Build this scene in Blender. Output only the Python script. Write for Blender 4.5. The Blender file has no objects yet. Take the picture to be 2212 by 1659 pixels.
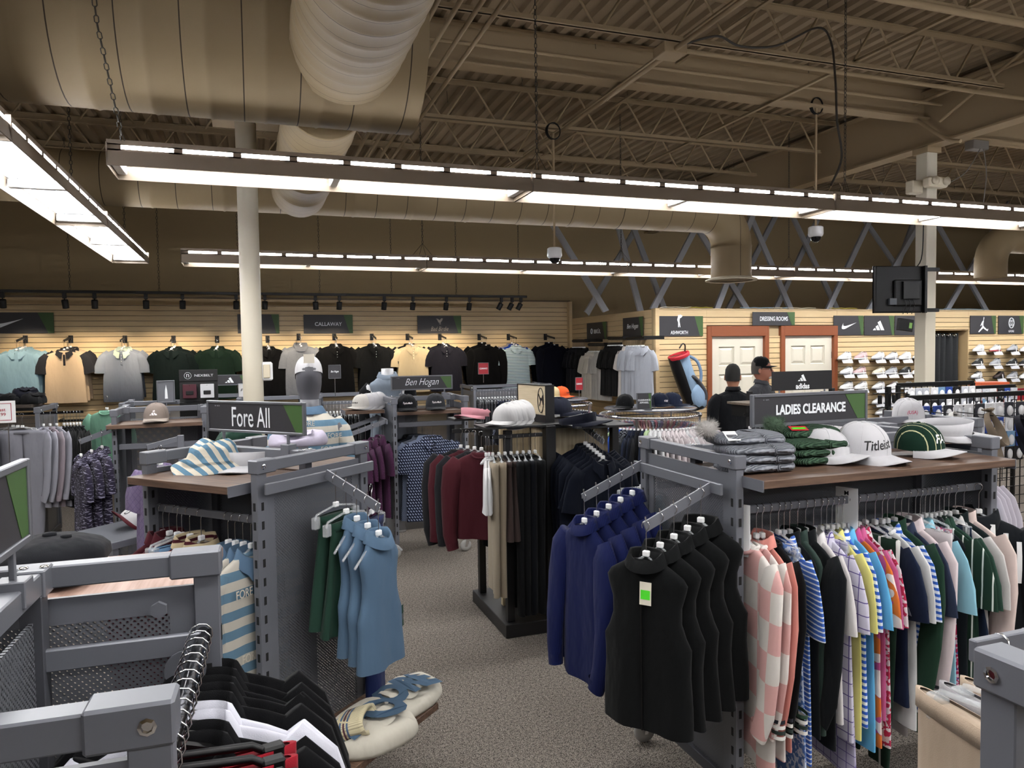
import bpy, math, random
from mathutils import Vector, Matrix, noise
PI = math.pi
R = math.radians
random.seed(7)
sc = bpy.context.scene
COL = sc.collection
# ------------------------------------------------------------------ camera
FPX, YAW, PITCH, ROLL, CAMH = 1595.0, R(19.4), R(-2.54), R(-0.85), 1.88
_f = Vector((math.sin(YAW)*math.cos(PITCH), math.cos(YAW)*math.cos(PITCH), math.sin(PITCH)))
_r0 = Vector((math.cos(YAW), -math.sin(YAW), 0)); _u0 = _r0.cross(_f)
_r = _r0*math.cos(ROLL)+_u0*math.sin(ROLL); _u = -_r0*math.sin(ROLL)+_u0*math.cos(ROLL)
CAM = Vector((0, 0, CAMH))
cd = bpy.data.cameras.new('camera'); cam = bpy.data.objects.new('camera', cd); COL.objects.link(cam)
cd.sensor_width = 36; cd.lens = 36*FPX/2212; cd.clip_start = 0.05; cd.clip_end = 80
cam.matrix_world = Matrix(((_r.x, _u.x, -_f.x, 0), (_r.y, _u.y, -_f.y, 0), (_r.z, _u.z, -_f.z, CAMH), (0, 0, 0, 1)))
sc.camera = cam
sc.view_settings.view_transform = 'Standard'; sc.view_settings.look = 'None'
sc.view_settings.gamma = 1; sc.view_settings.use_curve_mapping = False
sc.view_settings.exposure = 0.38
sc.cycles.max_bounces = 4; sc.cycles.diffuse_bounces = 2; sc.cycles.glossy_bounces = 2
sc.cycles.transmission_bounces = 4; sc.cycles.transparent_max_bounces = 6; sc.cycles.use_adaptive_sampling = True; sc.cycles.adaptive_threshold = 0.08; sc.cycles.use_light_tree = False
sc.cycles.caustics_reflective = False; sc.cycles.caustics_refractive = False
sc.cycles.sample_clamp_indirect = 4
w = bpy.data.worlds.new('world'); sc.world = w; w.use_nodes = True
w.node_tree.nodes['Background'].inputs[0].default_value = (0.9, 0.85, 0.78, 1)
w.node_tree.nodes['Background'].inputs[1].default_value = 0.15
TUBE_E, AREA_W, SLOT_E, SPOT_W = 9.0, 16.0, 48.0, 46.0
# a point of the place seen at a photo pixel, on the plane X=, Y= or Z= (metres)
def at(px, py, X=None, Y=None, Z=None):
    d = _f + _r*((px-1106)/FPX) - _u*((py-829.5)/FPX)
    t = (X/d.x) if X is not None else (Y/d.y) if Y is not None else (Z-CAMH)/d.z
    return CAM + d*t
# ------------------------------------------------------------------ mesh collector
class MB:
    def __init__(s): s.v = []; s.f = []; s.m = []; s.sm = []
    def add(s, vs, fs, m=0, smooth=False):
        o = len(s.v); s.v.extend([tuple(v) for v in vs])
        for f in fs: s.f.append(tuple(i+o for i in f)); s.m.append(m); s.sm.append(smooth)
        return s
    def box(s, x0, x1, y0, y1, z0, z1, m=0, M=None):
        vs = [Vector((x, y, z)) for z in (z0, z1) for y in (y0, y1) for x in (x0, x1)]
        if M is not None: vs = [M @ v for v in vs]
        return s.add(vs, [(0, 2, 3, 1), (4, 5, 7, 6), (0, 1, 5, 4), (2, 6, 7, 3), (0, 4, 6, 2), (1, 3, 7, 5)], m)
    def cbox(s, c, d, m=0, M=None):
        return s.box(c[0]-d[0]/2, c[0]+d[0]/2, c[1]-d[1]/2, c[1]+d[1]/2, c[2]-d[2]/2, c[2]+d[2]/2, m, M)
    def rbox(s, x0, x1, y0, y1, z0, z1, b=0.004, m=0, M=None):   # box with chamfered edges
        vs = []
        for sz in (0, 1):
            for sy in (0, 1):
                for sx in (0, 1):
                    X = (x0, x1)[sx]; Y = (y0, y1)[sy]; Z = (z0, z1)[sz]
                    ix = b if sx == 0 else -b; iy = b if sy == 0 else -b; iz = b if sz == 0 else -b
                    vs += [Vector((X, Y+iy, Z+iz)), Vector((X+ix, Y, Z+iz)), Vector((X+ix, Y+iy, Z))]
        if M is not None: vs = [M @ v for v in vs]
        def c(sx, sy, sz, k): return ((sz*2+sy)*2+sx)*3+k
        fs = []
        for q in (0, 1):
            a = [c(q, 0, 0, 0), c(q, 1, 0, 0), c(q, 1, 1, 0), c(q, 0, 1, 0)]; fs.append(a if q else a[::-1])
            a = [c(0, q, 0, 1), c(1, q, 0, 1), c(1, q, 1, 1), c(0, q, 1, 1)]; fs.append(a[::-1] if q else a)
            a = [c(0, 0, q, 2), c(1, 0, q, 2), c(1, 1, q, 2), c(0, 1, q, 2)]; fs.append(a if q else a[::-1])
        for p in (0, 1):
            for q in (0, 1):
                fs.append([c(p, q, 0, 0), c(p, q, 1, 0), c(p, q, 1, 1), c(p, q, 0, 1)])
                fs.append([c(p, 0, q, 0), c(p, 1, q, 0), c(p, 1, q, 2), c(p, 0, q, 2)])
                fs.append([c(0, p, q, 1), c(1, p, q, 1), c(1, p, q, 2), c(0, p, q, 2)])
        for sz in (0, 1):
            for sy in (0, 1):
                for sx in (0, 1): fs.append([c(sx, sy, sz, 0), c(sx, sy, sz, 1), c(sx, sy, sz, 2)])
        return s.add(vs, fs, m)
    def bar(s, a, b, wy, wz, m=0, up=(0, 0, 1)):   # rectangular bar between two points
        a = Vector(a); b = Vector(b); d = (b-a); L = d.length; d = d.normalized()
        up = Vector(up)
        if abs(d.dot(up)) > .99: up = Vector((0, 1, 0))
        sd = d.cross(up).normalized(); u = sd.cross(d)
        M = Matrix(((d.x, sd.x, u.x, a.x), (d.y, sd.y, u.y, a.y), (d.z, sd.z, u.z, a.z), (0, 0, 0, 1)))
        return s.box(0, L, -wy/2, wy/2, -wz/2, wz/2, m, M)
    def tube(s, path, r, n=8, closed=False, m=0, cap=True):
        P = [Vector(p) for p in path]; k = len(P); rings = []
        rr = r if isinstance(r, (list, tuple)) else [r]*k
        prev = None
        for i in range(k):
            if closed: t = (P[(i+1) % k]-P[i-1])
            else: t = P[min(i+1, k-1)]-P[max(i-1, 0)]
            t = t.normalized() if t.length > 1e-9 else Vector((0, 0, 1))
            if prev is None:
                a = Vector((0, 0, 1)) if abs(t.z) < .9 else Vector((1, 0, 0))
                nx = t.cross(a).normalized()
            else: nx = (prev - t*prev.dot(t)).normalized()
            prev = nx; ny = t.cross(nx)
            rings.append([P[i]+(nx*math.cos(2*PI*j/n)+ny*math.sin(2*PI*j/n))*rr[i] for j in range(n)])
        vs = [v for q in rings for v in q]; fs = []
        for i in range(k if closed else k-1):
            for j in range(n):
                a = i*n+j; b = i*n+(j+1) % n; c = ((i+1) % k)*n+(j+1) % n; d = ((i+1) % k)*n+j
                fs.append((a, b, c, d))
        s.add(vs, fs, m, True)
        if cap and not closed: s.add(vs[:n], [tuple(range(n))[::-1]], m); s.add(vs[-n:], [tuple(range(n))], m)
        return s
    def loft(s, rings, m=0, smooth=True, cap0=False, cap1=False, closed=True):   # rings of equal count
        n = len(rings[0]); vs = [v for q in rings for v in q]; fs = []
        for i in range(len(rings)-1):
            for j in range(n if closed else n-1):
                a = i*n+j; b = i*n+(j+1) % n
                fs.append((a, b, b+n, a+n))
        if cap0: fs.append(tuple(range(n))[::-1])
        if cap1: fs.append(tuple(range(len(vs)-n, len(vs))))
        return s.add(vs, fs, m, smooth)
    def lathe(s, prof, n=20, c=(0, 0, 0), m=0, M=None, smooth=True, cap=True):  # prof: (r, z)
        rings = []
        for r, z in prof:
            q = [Vector((c[0]+r*math.cos(2*PI*j/n), c[1]+r*math.sin(2*PI*j/n), c[2]+z)) for j in range(n)]
            if M is not None: q = [M @ v for v in q]
            rings.append(q)
        return s.loft(rings, m, smooth, cap, cap)
    def cyl(s, a, b, r, n=12, m=0): return s.tube([a, b], r, n, m=m)
    def poly(s, pts, y0, y1, m=0, M=None):    # polygon in x,z extruded along y
        n = len(pts); vs = [Vector((p[0], y0, p[1])) for p in pts]+[Vector((p[0], y1, p[1])) for p in pts]
        if M is not None: vs = [M @ v for v in vs]
        fs = [tuple(range(n)), tuple(range(n, 2*n))[::-1]]+[(i, i+n, (i+1) % n+n, (i+1) % n) for i in range(n)]
        return s.add(vs, fs, m)
    def mesh(s, name, mats):
        me = bpy.data.meshes.new(name); me.from_pydata(s.v, [], s.f)
        for m in (mats if isinstance(mats, (list, tuple)) else [mats]): me.materials.append(m)
        me.polygons.foreach_set('material_index', s.m); me.polygons.foreach_set('use_smooth', s.sm); me.update()
        return me
    def build(s, name, mats, parent=None, loc=None, rot=None):
        return obj(name, s.mesh(name, mats), parent, loc, rot)
def obj(name, me, parent=None, loc=None, rot=None):
    o = bpy.data.objects.new(name, me); COL.objects.link(o)
    if parent is not None: o.parent = parent
    if loc is not None: o.location = loc
    if rot is not None: o.rotation_euler = rot if isinstance(rot, (tuple, list)) else (0, 0, rot)
    return o
def tag(o, label, cat, group=None, kind=None):
    o['label'] = label; o['category'] = cat
    if group: o['group'] = group
    if kind: o['kind'] = kind
    return o
def thing(name, label, cat, loc=(0, 0, 0), rot=0, group=None, kind=None):
    e = bpy.data.objects.new(name, None); COL.objects.link(e); e.location = loc
    e.rotation_euler = rot if isinstance(rot, (tuple, list)) else (0, 0, rot); e.empty_display_size = .05
    return tag(e, label, cat, group, kind)
def struct(o): o['kind'] = 'structure'; return o
def kids(o):
    return KID.get(o.name, [])
KID = {}
def dup(root, loc, rot=0, label=None, group=None, scale=None):
    def rec(o, par):
        c = o.copy(); COL.objects.link(c)
        if par is not None: c.parent = par
        for k in list(o.children): rec(k, c)
        return c
    c = rec(root, None); c.location = loc
    c.rotation_euler = rot if isinstance(rot, (tuple, list)) else (0, 0, rot)
    if scale: c.scale = scale
    if label: c['label'] = label
    if group: c['group'] = group
    return c
# ------------------------------------------------------------------ materials
def srgb(h):
    if isinstance(h, str):
        c = [int(h[i:i+2], 16)/255 for i in (0, 2, 4)]
        return tuple((x/12.92 if x <= .04045 else ((x+.055)/1.055)**2.4) for x in c)+(1,)
    return tuple(h)[:3]+(1,)
MC = {}
def mat(name, col, rough=.6, metal=0, spec=.5, bump=None, emit=None, trans=0, sheen=0):
    if name in MC: return MC[name]
    m = bpy.data.materials.new(name); m.use_nodes = True; nt = m.node_tree; b = nt.nodes['Principled BSDF']
    b.inputs['Base Color'].default_value = srgb(col); b.inputs['Roughness'].default_value = rough
    b.inputs['Metallic'].default_value = metal; b.inputs['Specular IOR Level'].default_value = spec
    if trans: b.inputs['Transmission Weight'].default_value = trans
    if emit: b.inputs['Emission Color'].default_value = srgb(col); b.inputs['Emission Strength'].default_value = emit
    if bump:
        sc_, st = bump; n = nt.nodes.new('ShaderNodeTexNoise'); n.inputs['Scale'].default_value = sc_; n.inputs['Detail'].default_value = 3
        tc = nt.nodes.new('ShaderNodeTexCoord'); nt.links.new(tc.outputs['Object'], n.inputs['Vector'])
        bp = nt.nodes.new('ShaderNodeBump'); bp.inputs['Strength'].default_value = st; bp.inputs['Distance'].default_value = .01
        nt.links.new(n.outputs[0], bp.inputs['Height']); nt.links.new(bp.outputs[0], b.inputs['Normal'])
    MC[name] = m; return m
class NT:   # tiny node helper
    def __init__(s, m): s.t = m.node_tree; s.b = s.t.nodes['Principled BSDF']; s.co = s.t.nodes.new('ShaderNodeTexCoord')
    def n(s, ty, **k):
        x = s.t.nodes.new(ty)
        for a, v in k.items(): setattr(x, a, v)
        return x
    def l(s, a, b): s.t.links.new(a, b)
    def math(s, op, a, b=None, c=None):
        x = s.n('ShaderNodeMath', operation=op)
        for i, v in enumerate((a, b, c)):
            if v is None: continue
            if isinstance(v, (int, float)): x.inputs[i].default_value = v
            else: s.l(v, x.inputs[i])
        return x.outputs[0]
    def xyz(s, src='Object'):
        x = s.n('ShaderNodeSeparateXYZ'); s.l(s.co.outputs[src], x.inputs[0]); return x.outputs
    def mix(s, f, a, b):
        x = s.n('ShaderNodeMix', data_type='RGBA')
        if isinstance(f, (int, float)): x.inputs[0].default_value = f
        else: s.l(f, x.inputs[0])
        for i, v in ((6, a), (7, b)):
            if isinstance(v, (str, tuple)): x.inputs[i].default_value = srgb(v)
            else: s.l(v, x.inputs[i])
        return x.outputs[2]
    def noise(s, scale, detail=2, vec=None, map_=None):
        x = s.n('ShaderNodeTexNoise'); x.inputs['Scale'].default_value = scale; x.inputs['Detail'].default_value = detail
        v = vec or s.co.outputs['Object']
        if map_:
            mp = s.n('ShaderNodeMapping'); mp.inputs['Scale'].default_value = map_; s.l(v, mp.inputs[0]); v = mp.outputs[0]
        s.l(v, x.inputs['Vector']); return x.outputs[0]
    def bump(s, h, st=.3, d=.01):
        x = s.n('ShaderNodeBump'); x.inputs['Strength'].default_value = st; x.inputs['Distance'].default_value = d
        s.l(h, x.inputs['Height']); s.l(x.outputs[0], s.b.inputs['Normal'])
def newmat(name, rough=.6, metal=0, spec=.5):
    m = mat(name, 'ffffff', rough, metal, spec); return m, NT(m)
_fab = 0
def fabric(c1, pat=None, c2=None, s=1.0, c3=None, rough=.85):
    key = 'fabric_%s_%s_%s_%s_%g' % (c1, pat, c2, c3, s)
    if key in MC: return MC[key]
    m, N = newmat(key, rough, 0, .1); x, y, z = N.xyz()
    xx = N.math('ADD', x, N.math('MULTIPLY', y, .35))
    base = srgb(c1)
    col = None
    def stripe(coord, period, duty, off=0):
        return N.math('LESS_THAN', N.math('FRACT', N.math('ADD', N.math('DIVIDE', coord, period), 50+off)), duty)
    if pat == 'h': col = N.mix(stripe(z, .05*s, .5), base, c2)
    elif pat == 'hthin': col = N.mix(stripe(z, .02*s, .3), base, c2)
    elif pat == 'v': col = N.mix(stripe(xx, .03*s, .5), base, c2)
    elif pat == 'vx': col = N.mix(stripe(x, .022*s, .12), base, c2)
    elif pat == 'vthin': col = N.mix(stripe(xx, .03*s, .15), base, c2)
    elif pat == 'grid':
        f = N.math('MAXIMUM', stripe(xx, .055*s, .08), stripe(z, .045*s, .08)); col = N.mix(f, base, c2)
    elif pat == 'check':
        a = stripe(xx, .22*s, .5); b = stripe(z, .22*s, .5); f = N.math('ABSOLUTE', N.math('SUBTRACT', a, b)); col = N.mix(f, base, c2)
    elif pat == 'dots':
        a = N.math('FRACT', N.math('ADD', N.math('DIVIDE', xx, .016*s), 50)); b = N.math('FRACT', N.math('ADD', N.math('DIVIDE', z, .016*s), 50))
        d = N.math('ADD', N.math('POWER', N.math('SUBTRACT', a, .5), 2), N.math('POWER', N.math('SUBTRACT', b, .5), 2))
        col = N.mix(N.math('LESS_THAN', d, .06), base, c2)
    elif pat == 'diamond':
        p = N.math('ADD', xx, z); q = N.math('SUBTRACT', xx, z)
        f = N.math('MAXIMUM', stripe(p, .05*s, .1), stripe(q, .05*s, .1)); col = N.mix(f, base, c2)
    elif pat == 'weave':
        p = N.math('ADD', xx, N.math('MULTIPLY', z, .6)); f = N.math('MULTIPLY', stripe(p, .012*s, .45), stripe(z, .014*s, .6)); col = N.mix(f, base, c2)
    elif pat == 'dash':
        n_ = N.noise(22/s, 1, map_=(1, 1, 9)); f = N.math('GREATER_THAN', n_, .62); col = N.mix(f, base, c2)
    elif pat == 'floral':
        vo = N.n('ShaderNodeTexVoronoi'); vo.inputs['Scale'].default_value = 45/s; N.l(N.co.outputs['Object'], vo.inputs['Vector'])
        n_ = N.noise(38/s, 2); f = N.math('GREATER_THAN', N.math('ADD', n_, N.math('MULTIPLY', vo.outputs['Distance'], .5)), .77)
        col = N.mix(f, base, c2)
        if c3: col = N.mix(N.math('GREATER_THAN', N.noise(25/s, 1), .58), col, c3)
    elif pat == 'heather': col = N.mix(N.math('MULTIPLY', N.noise(260/s, 1), 1.0), base, c2)
    elif pat == 'fade':
        f = N.math('MULTIPLY', N.math('ADD', z, .35), -1.7); f = N.math('MINIMUM', N.math('MAXIMUM', f, 0), 1); col = N.mix(f, base, c2)
    elif pat == 'tiedye':
        f = N.noise(9/s, 1); col = N.mix(N.math('GREATER_THAN', f, .5), base, c2)
        if c3: col = N.mix(N.math('GREATER_THAN', N.noise(7/s, 1, map_=(1, 1, 2)), .55), col, c3)
    elif pat == 'rib': col = N.mix(stripe(xx, .008*s, .3), base, c2 or c1)
    h = N.noise(14, 2, map_=(1, 1, .45)); h2 = N.noise(500, 1)
    hh = N.math('ADD', N.math('MULTIPLY', h, 1.0), N.math('MULTIPLY', h2, .03)); N.bump(hh, .5, .025)
    if col is None: N.b.inputs['Base Color'].default_value = base
    else: N.l(col, N.b.inputs['Base Color'])
    N.b.inputs['Sheen Weight'].default_value = .05
    return m
# common materials
CHROME = mat('chrome', 'e8e8ec', .12, 1)
STEELW = mat('hanger_wire', 'c9c9cc', .2, 1)
GREY = mat('grey_powder_coat', '696b72', .4, .2, .5)
GREYD = mat('dark_grey_powder_coat', '4a4b51', .42, .2)
BLK = mat('black_metal', '0b0b0c', .4, .3)
BLKP = mat('black_plastic', '040405', .45, 0, .3)
WHITE = mat('white_paint', 'e9e7e2', .45)
WPLAS = mat('white_plastic', 'f0f0f0', .35)
CREAM = mat('cream_paint', 'cfc4ac', .55)
CLEARP = mat('clear_plastic', 'dfe3e6', .12, 0, .8)
_b = CLEARP.node_tree.nodes['Principled BSDF']; _b.inputs['Alpha'].default_value = .3
# ------------------------------------------------------------------ lettering and marks
_tc = {}
def lettering(txt, parent, loc, h, m, w=None, rot=(PI/2, 0, 0), shear=0, bold=0, name='lettering', ext=.0006, align='C'):
    key = (txt, shear, bold, ext)
    if key not in _tc:
        c = bpy.data.curves.new('t', 'FONT'); c.body = txt; c.size = 1; c.shear = shear; c.offset = bold; c.extrude = .001
        c.resolution_u = 3; c.space_line = .95; c.align_x = 'CENTER'
        o = bpy.data.objects.new('t', c); COL.objects.link(o); bpy.context.view_layer.update()
        dg = bpy.context.evaluated_depsgraph_get(); me = bpy.data.meshes.new_from_object(o.evaluated_get(dg))
        bpy.data.objects.remove(o); bpy.data.curves.remove(c)
        xs = [v.co.x for v in me.vertices]; ys = [v.co.y for v in me.vertices]
        _tc[key] = ([(v.co.x, v.co.y, v.co.z) for v in me.vertices], [tuple(p.vertices) for p in me.polygons], min(xs), max(xs), min(ys), max(ys))
        bpy.data.meshes.remove(me)
    vs, fs, x0, x1, y0, y1 = _tc[key]
    sy = h/(y1-y0); sx = w/(x1-x0) if w else sy; cx = (x0+x1)/2 if align == 'C' else x0; cy = (y0+y1)/2
    b = MB(); b.add([((x-cx)*sx, (y-cy)*sy, z/.001*ext) for x, y, z in vs], fs)
    return b.build(name, m, parent, loc, rot)
def arc(cx, cz, r, a0, a1, n=10, rz=None):
    rz = rz or r
    return [(cx+r*math.cos(R(a0+(a1-a0)*i/n)), cz+rz*math.sin(R(a0+(a1-a0)*i/n))) for i in range(n+1)]
def fan(pts2, parent, loc, s, m, name='logo', rot=0, t=.0012, rotx=0):  # flat mark; pts in x,z; drawn just in front (towards -y)
    b = MB()
    for pts in pts2: b.poly([(p[0]*s, p[1]*s) for p in pts], -t, 0)
    return b.build(name, m, parent, loc, (rotx, 0, rot))
def bez(p0, p1, p2, n=8):
    return [((1-t)**2*p0[0]+2*(1-t)*t*p1[0]+t*t*p2[0], (1-t)**2*p0[1]+2*(1-t)*t*p1[1]+t*t*p2[1]) for t in [i/n for i in range(n+1)]]
SWOOSH = [bez((-.36, .12), (-.62, -.28), (-.22, -.17), 10)+[(.5, .15)]+bez((.5, .15), (-.1, -.02), (-.22, -.03), 4)+bez((-.22, -.03), (-.42, -.05), (-.36, .12), 6)]
BARS = [[(-.5, -.3), (-.33, -.3), (-.40, -.16), (-.5, -.21)][::1], [(-.22, -.3), (-.02, -.3), (-.2, .04), (-.36, -.05)], [(.12, -.3), (.36, -.3), (.05, .28), (-.13, .18)]]
BARS = [[(-.52, -.3), (-.27, -.3), (-.34, -.16), (-.46, -.22)], [(-.2, -.3), (.06, -.3), (-.12, .03), (-.3, -.07)], [(.13, -.3), (.4, -.3), (.07, .3), (-.15, .19)]]
# ================================================================== the building
DECK = 4.72
def slat_mat():
    m, N = newmat('maple_slatwall', .42, 0, .4); x, y, z = N.xyz('Object')
    n1 = N.noise(3, 4, map_=(1.2, 1.2, 26)); n2 = N.noise(1.2, 2)
    f = N.math('ADD', N.math('MULTIPLY', n1, .8), N.math('MULTIPLY', n2, .3))
    N.l(N.mix(f, 'c9ab7e', 'e0c79c'), N.b.inputs['Base Color']); return m
SLAT = slat_mat()
GROOVE = mat('slat_groove', '6b5b48', .35, .6)
m, N = newmat('carpet', .95, 0, .1)
n1 = N.noise(170, 2); n2 = N.noise(60, 3); n3 = N.noise(1.2, 2)
f = N.math('ADD', N.math('MULTIPLY', n1, 2.5), N.math('MULTIPLY', n2, 1.0)); f = N.math('SUBTRACT', f, 1.3)
cc = N.mix(f, '2b2724', 'a89f95'); N.l(cc, N.b.inputs['Base Color']); N.bump(N.math('ADD', n1, n2), .9, .012); CARPET = m
m, N = newmat('painted_deck', .75, 0, .2)
N.l(N.mix(N.noise(2.5, 3), '8a7860', '9e8b70'), N.b.inputs['Base Color']); DECKM = m
BEAM = mat('painted_steel', 'a08c6e', .7, 0, .25)
m, N = newmat('painted_duct', .62, 0, .3)
N.l(N.mix(N.noise(1.6, 3), '877558', '9d8b6c'), N.b.inputs['Base Color']); DUCT = m
def duct_mat(name, ax, period):
    m, N = newmat(name, .62, 0, .3); o = N.xyz(); c = o[ax]
    f = N.math('FRACT', N.math('ADD', N.math('DIVIDE', c, period), 100)); a = N.math('LESS_THAN', f, .022)
    g = N.math('MULTIPLY', N.math('LESS_THAN', f, .08), .35)
    N.l(N.mix(a, N.mix(N.noise(1.6, 3), '877558', '9d8b6c'), '3a2f22'), N.b.inputs['Base Color']); N.bump(N.math('MAXIMUM', a, g), .6, .01); return m
DUCTX = duct_mat('painted_duct_seamed', 0, .3); DUCTY = duct_mat('painted_duct_spiral', 1, .13)
WALLP = mat('wall_paint', 'a38f6c', .85, 0, .2, (40, .05))
GALV = mat('galvanised_stud', 'b0b2b6', .35, .55)
b = MB(); b.box(-9, 20, -9, 12.5, -.1, 0); struct(b.build('floor', CARPET))
# corrugated roof deck
b = MB(); xs = []; x = -9.0; pitch = .152
prof = [(0, 0), (.045, 0), (.065, .038), (.11, .038), (.131, 0)]
while x < 20:
    for dx, dz in prof: xs.append((x+dx, DECK+dz))
    x += pitch
vs = []; fs = []
for y in (-9, 12.6):
    for X, Z in xs: vs.append((X, y, Z))
n = len(xs)
for i in range(n-1): fs.append((i, i+1, i+1+n, i+n))
b.add(vs, fs); b.box(-9, 20, -9, 12.6, DECK+.05, DECK+.1); struct(b.build('ceiling', DECKM))
b = MB(); b.box(-9, 20, 12.4, 12.6, 0, DECK+.04); struct(b.build('wall_back', WALLP))
b = MB(); b.box(-9.1, -8.9, -9, 12.5, 0, DECK+.04); struct(b.build('wall_left', WALLP))
b = MB(); b.box(19.9, 20.1, -9, 12.5, 0, DECK+.04); struct(b.build('wall_right', WALLP))
b = MB(); b.box(-9, 20, -9.1, -8.9, 0, DECK+.04); struct(b.build('wall_front', WALLP))
b = MB(); b.box(-8.9, 5.3, 12.05, 12.4, 0, .12); struct(b.build('baseboard_back', mat('black_kick', '121212', .6)))
# slatwall panels: planks 70 mm with a groove between
def slatwall(name, p0, p1, z0, z1, first, trim=True):
    p0 = Vector(p0); p1 = Vector(p1); d = (p1-p0); L = d.length; ang = math.atan2(d.y, d.x)
    b = MB(); z = z1; k = 0
    b.box(0, L, .012, .03, z0, z1, 1)
    hh = first
    while z > z0+.01:
        za = max(z-hh, z0); b.rbox(0, L, 0, .016, za+.008, z, .002, 0); z = za; hh = .0762
    return struct(b.build(name, [SLAT, GROOVE], None, (p0.x, p0.y, 0), ang))
slatwall('wall_slat_back', (-8.8, 12.1), (5.34, 12.1), .12, 2.74, .11)
slatwall('wall_slat_side', (5.37, 12.1), (5.37, 9.1), .12, 2.44, .12)
DY = 9.1
doors = [(6.23, 7.16), (7.66, 8.62)]   # the two dressing room doors
def dx(px, py=700): return at(px, py, Y=DY).x
d1a, d1b = dx(1536), dx(1650); d2a, d2b = dx(1694), dx(1799)
c1, c2 = dx(1992, 740), dx(2092, 740)
print('doors', d1a, d1b, d2a, d2b, c1, c2)
fw = .075
slatwall('wall_slat_dressing', (5.37, DY), (d1a-fw, DY), .12, 2.44, .12)
slatwall('wall_slat_between_doors', (d1b+fw, DY), (d2a-fw, DY), .12, 2.05, .03)
slatwall('wall_slat_over_doors', (d1a-fw, DY), (d2b+fw, DY), 2.205, 2.44, .12)
slatwall('wall_slat_shoes_west', (d2b+fw, DY), (c1, DY), .12, 2.44, .12)
slatwall('wall_slat_over_curtain', (c1, DY), (c2, DY), 2.13, 2.44, .12)
slatwall('wall_slat_shoes_east', (c2, DY), (19.8, DY), .12, 2.44, .12)
b = MB(); b.box(5.36, d1a-.02, DY+.03, DY+.13, 0, 2.43); b.box(d1b+.02, d2a-.02, DY+.03, DY+.13, 0, 2.43); b.box(d2b+.02, c1, DY+.03, DY+.13, 0, 2.43); b.box(d1a-.02, d2b+.02, DY+.031, DY+.13, 2.06, 2.43); b.box(c2, 19.8, DY+.03, DY+.13, 0, 2.43); b.box(c1, c2, DY+.03, DY+.13, 2.13, 2.43)
b.box(5.38, 5.48, DY+.13, 12.1, 0, 2.38); b.box(5.36, 19.8, DY-.01, DY+.14, 2.43, 2.452)
struct(b.build('wall_dressing_core', mat('panel_board', 'b9a27d', .7)))
b = MB(); b.box(5.32, 5.375, 12.0, 12.1, .1, 2.74); b.box(5.335, 5.395, DY-.02, DY+.03, .1, 2.45); struct(b.build('trim_corner', SLAT))
b = MB(); b.box(-8.8, 5.37, 12.07, 12.12, 2.74, 2.765); struct(b.build('trim_top', mat('dark_wood_cap', '6c5a44', .5)))
# panelled doors in orange-brown frames
ORW = mat('orange_wood', '84482a', .4, 0, .5, (20, .04)); DOORP = mat('door_paint', 'd8d2c2', .4)
def panel_door(idx, x0, x1, hinge):
    t = bpy.data.objects.new('door_%d' % idx, None); COL.objects.link(t); t['kind'] = 'structure'
    b = MB(); f = MB(); zt = 2.05; y = DY+.03; w_ = x1-x0
    f.rbox(x0-fw, x0, DY-.03, DY+.05, 0, zt+.15, .004); f.rbox(x1, x1+fw, DY-.03, DY+.05, 0, zt+.15, .004); f.rbox(x0-.02, x1+.02, DY-.035, DY+.05, zt, zt+.15, .004)
    f.build('door_frame', ORW, t)
    b.box(x0+.004, x1-.004, y+.016, y+.04, .01, zt-.004)
    sx = .12*w_/.9+.02; mx = .10; pw = (w_-2*sx-mx)/2
    for (za, zb) in ((1.62, 1.9), (.95, 1.5), (.2, .8)):
        for k in range(2):
            a = x0+sx+k*(pw+mx); c = a+pw
            # recessed moulding and raised field
            o = .03
            b.add([(a, y-.001, za), (c, y-.001, za), (c, y-.001, zb), (a, y-.001, zb), (a+.012, y+.014, za+.012), (c-.012, y+.014, za+.012), (c-.012, y+.014, zb-.012), (a+.012, y+.014, zb-.012),
                   (a+.05, y-.004, za+.05), (c-.05, y-.004, za+.05), (c-.05, y-.004, zb-.05), (a+.05, y-.004, zb-.05)],
                  [(0, 1, 5, 4), (1, 2, 6, 5), (2, 3, 7, 6), (3, 0, 4, 7), (4, 5, 9, 8), (5, 6, 10, 9), (6, 7, 11, 10), (7, 4, 8, 11), (8, 9, 10, 11)])
    b2 = MB()   # stiles and rails in front of recesses
    xs_ = [x0+.004, x0+sx, x0+sx+pw, x0+sx+pw+mx, x0+sx+2*pw+mx, x1-.004]; zs = [.01, .2, .8, .95, 1.5, 1.62, 1.9, zt-.004]
    for i in range(5):
        for j in range(7):
            if i in (1, 3) and j in (1, 3, 5): continue
            b2.box(xs_[i], xs_[i+1], y-.012, y+.001, zs[j], zs[j+1])
    # shift recess forward of slab: merge
    b.add(b2.v, b2.f)
    b.build('door_leaf', DOORP, t)
    h = MB()
    hx = x0+.004 if hinge < 0 else x1-.004
    for z in (1.75, 1.0, .25): h.rbox(hx-.012, hx+.012, y-.022, y-.012, z-.05, z+.05, .002)
    h.build('hinge', CHROME, t)
    k = MB(); kx = x1-.07 if hinge < 0 else x0+.07; k.lathe([(0, -.05), (.024, -.05), (.026, -.03), (.01, -.02), (.01, 0)], 12, M=Matrix.Translation((kx, y, 1.0)) @ Matrix.Rotation(-PI/2, 4, 'X'))
    k.build('door_handle', CHROME, t)
panel_door(1, d1a, d1b, -1); panel_door(2, d2a, d2b, 1)
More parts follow.
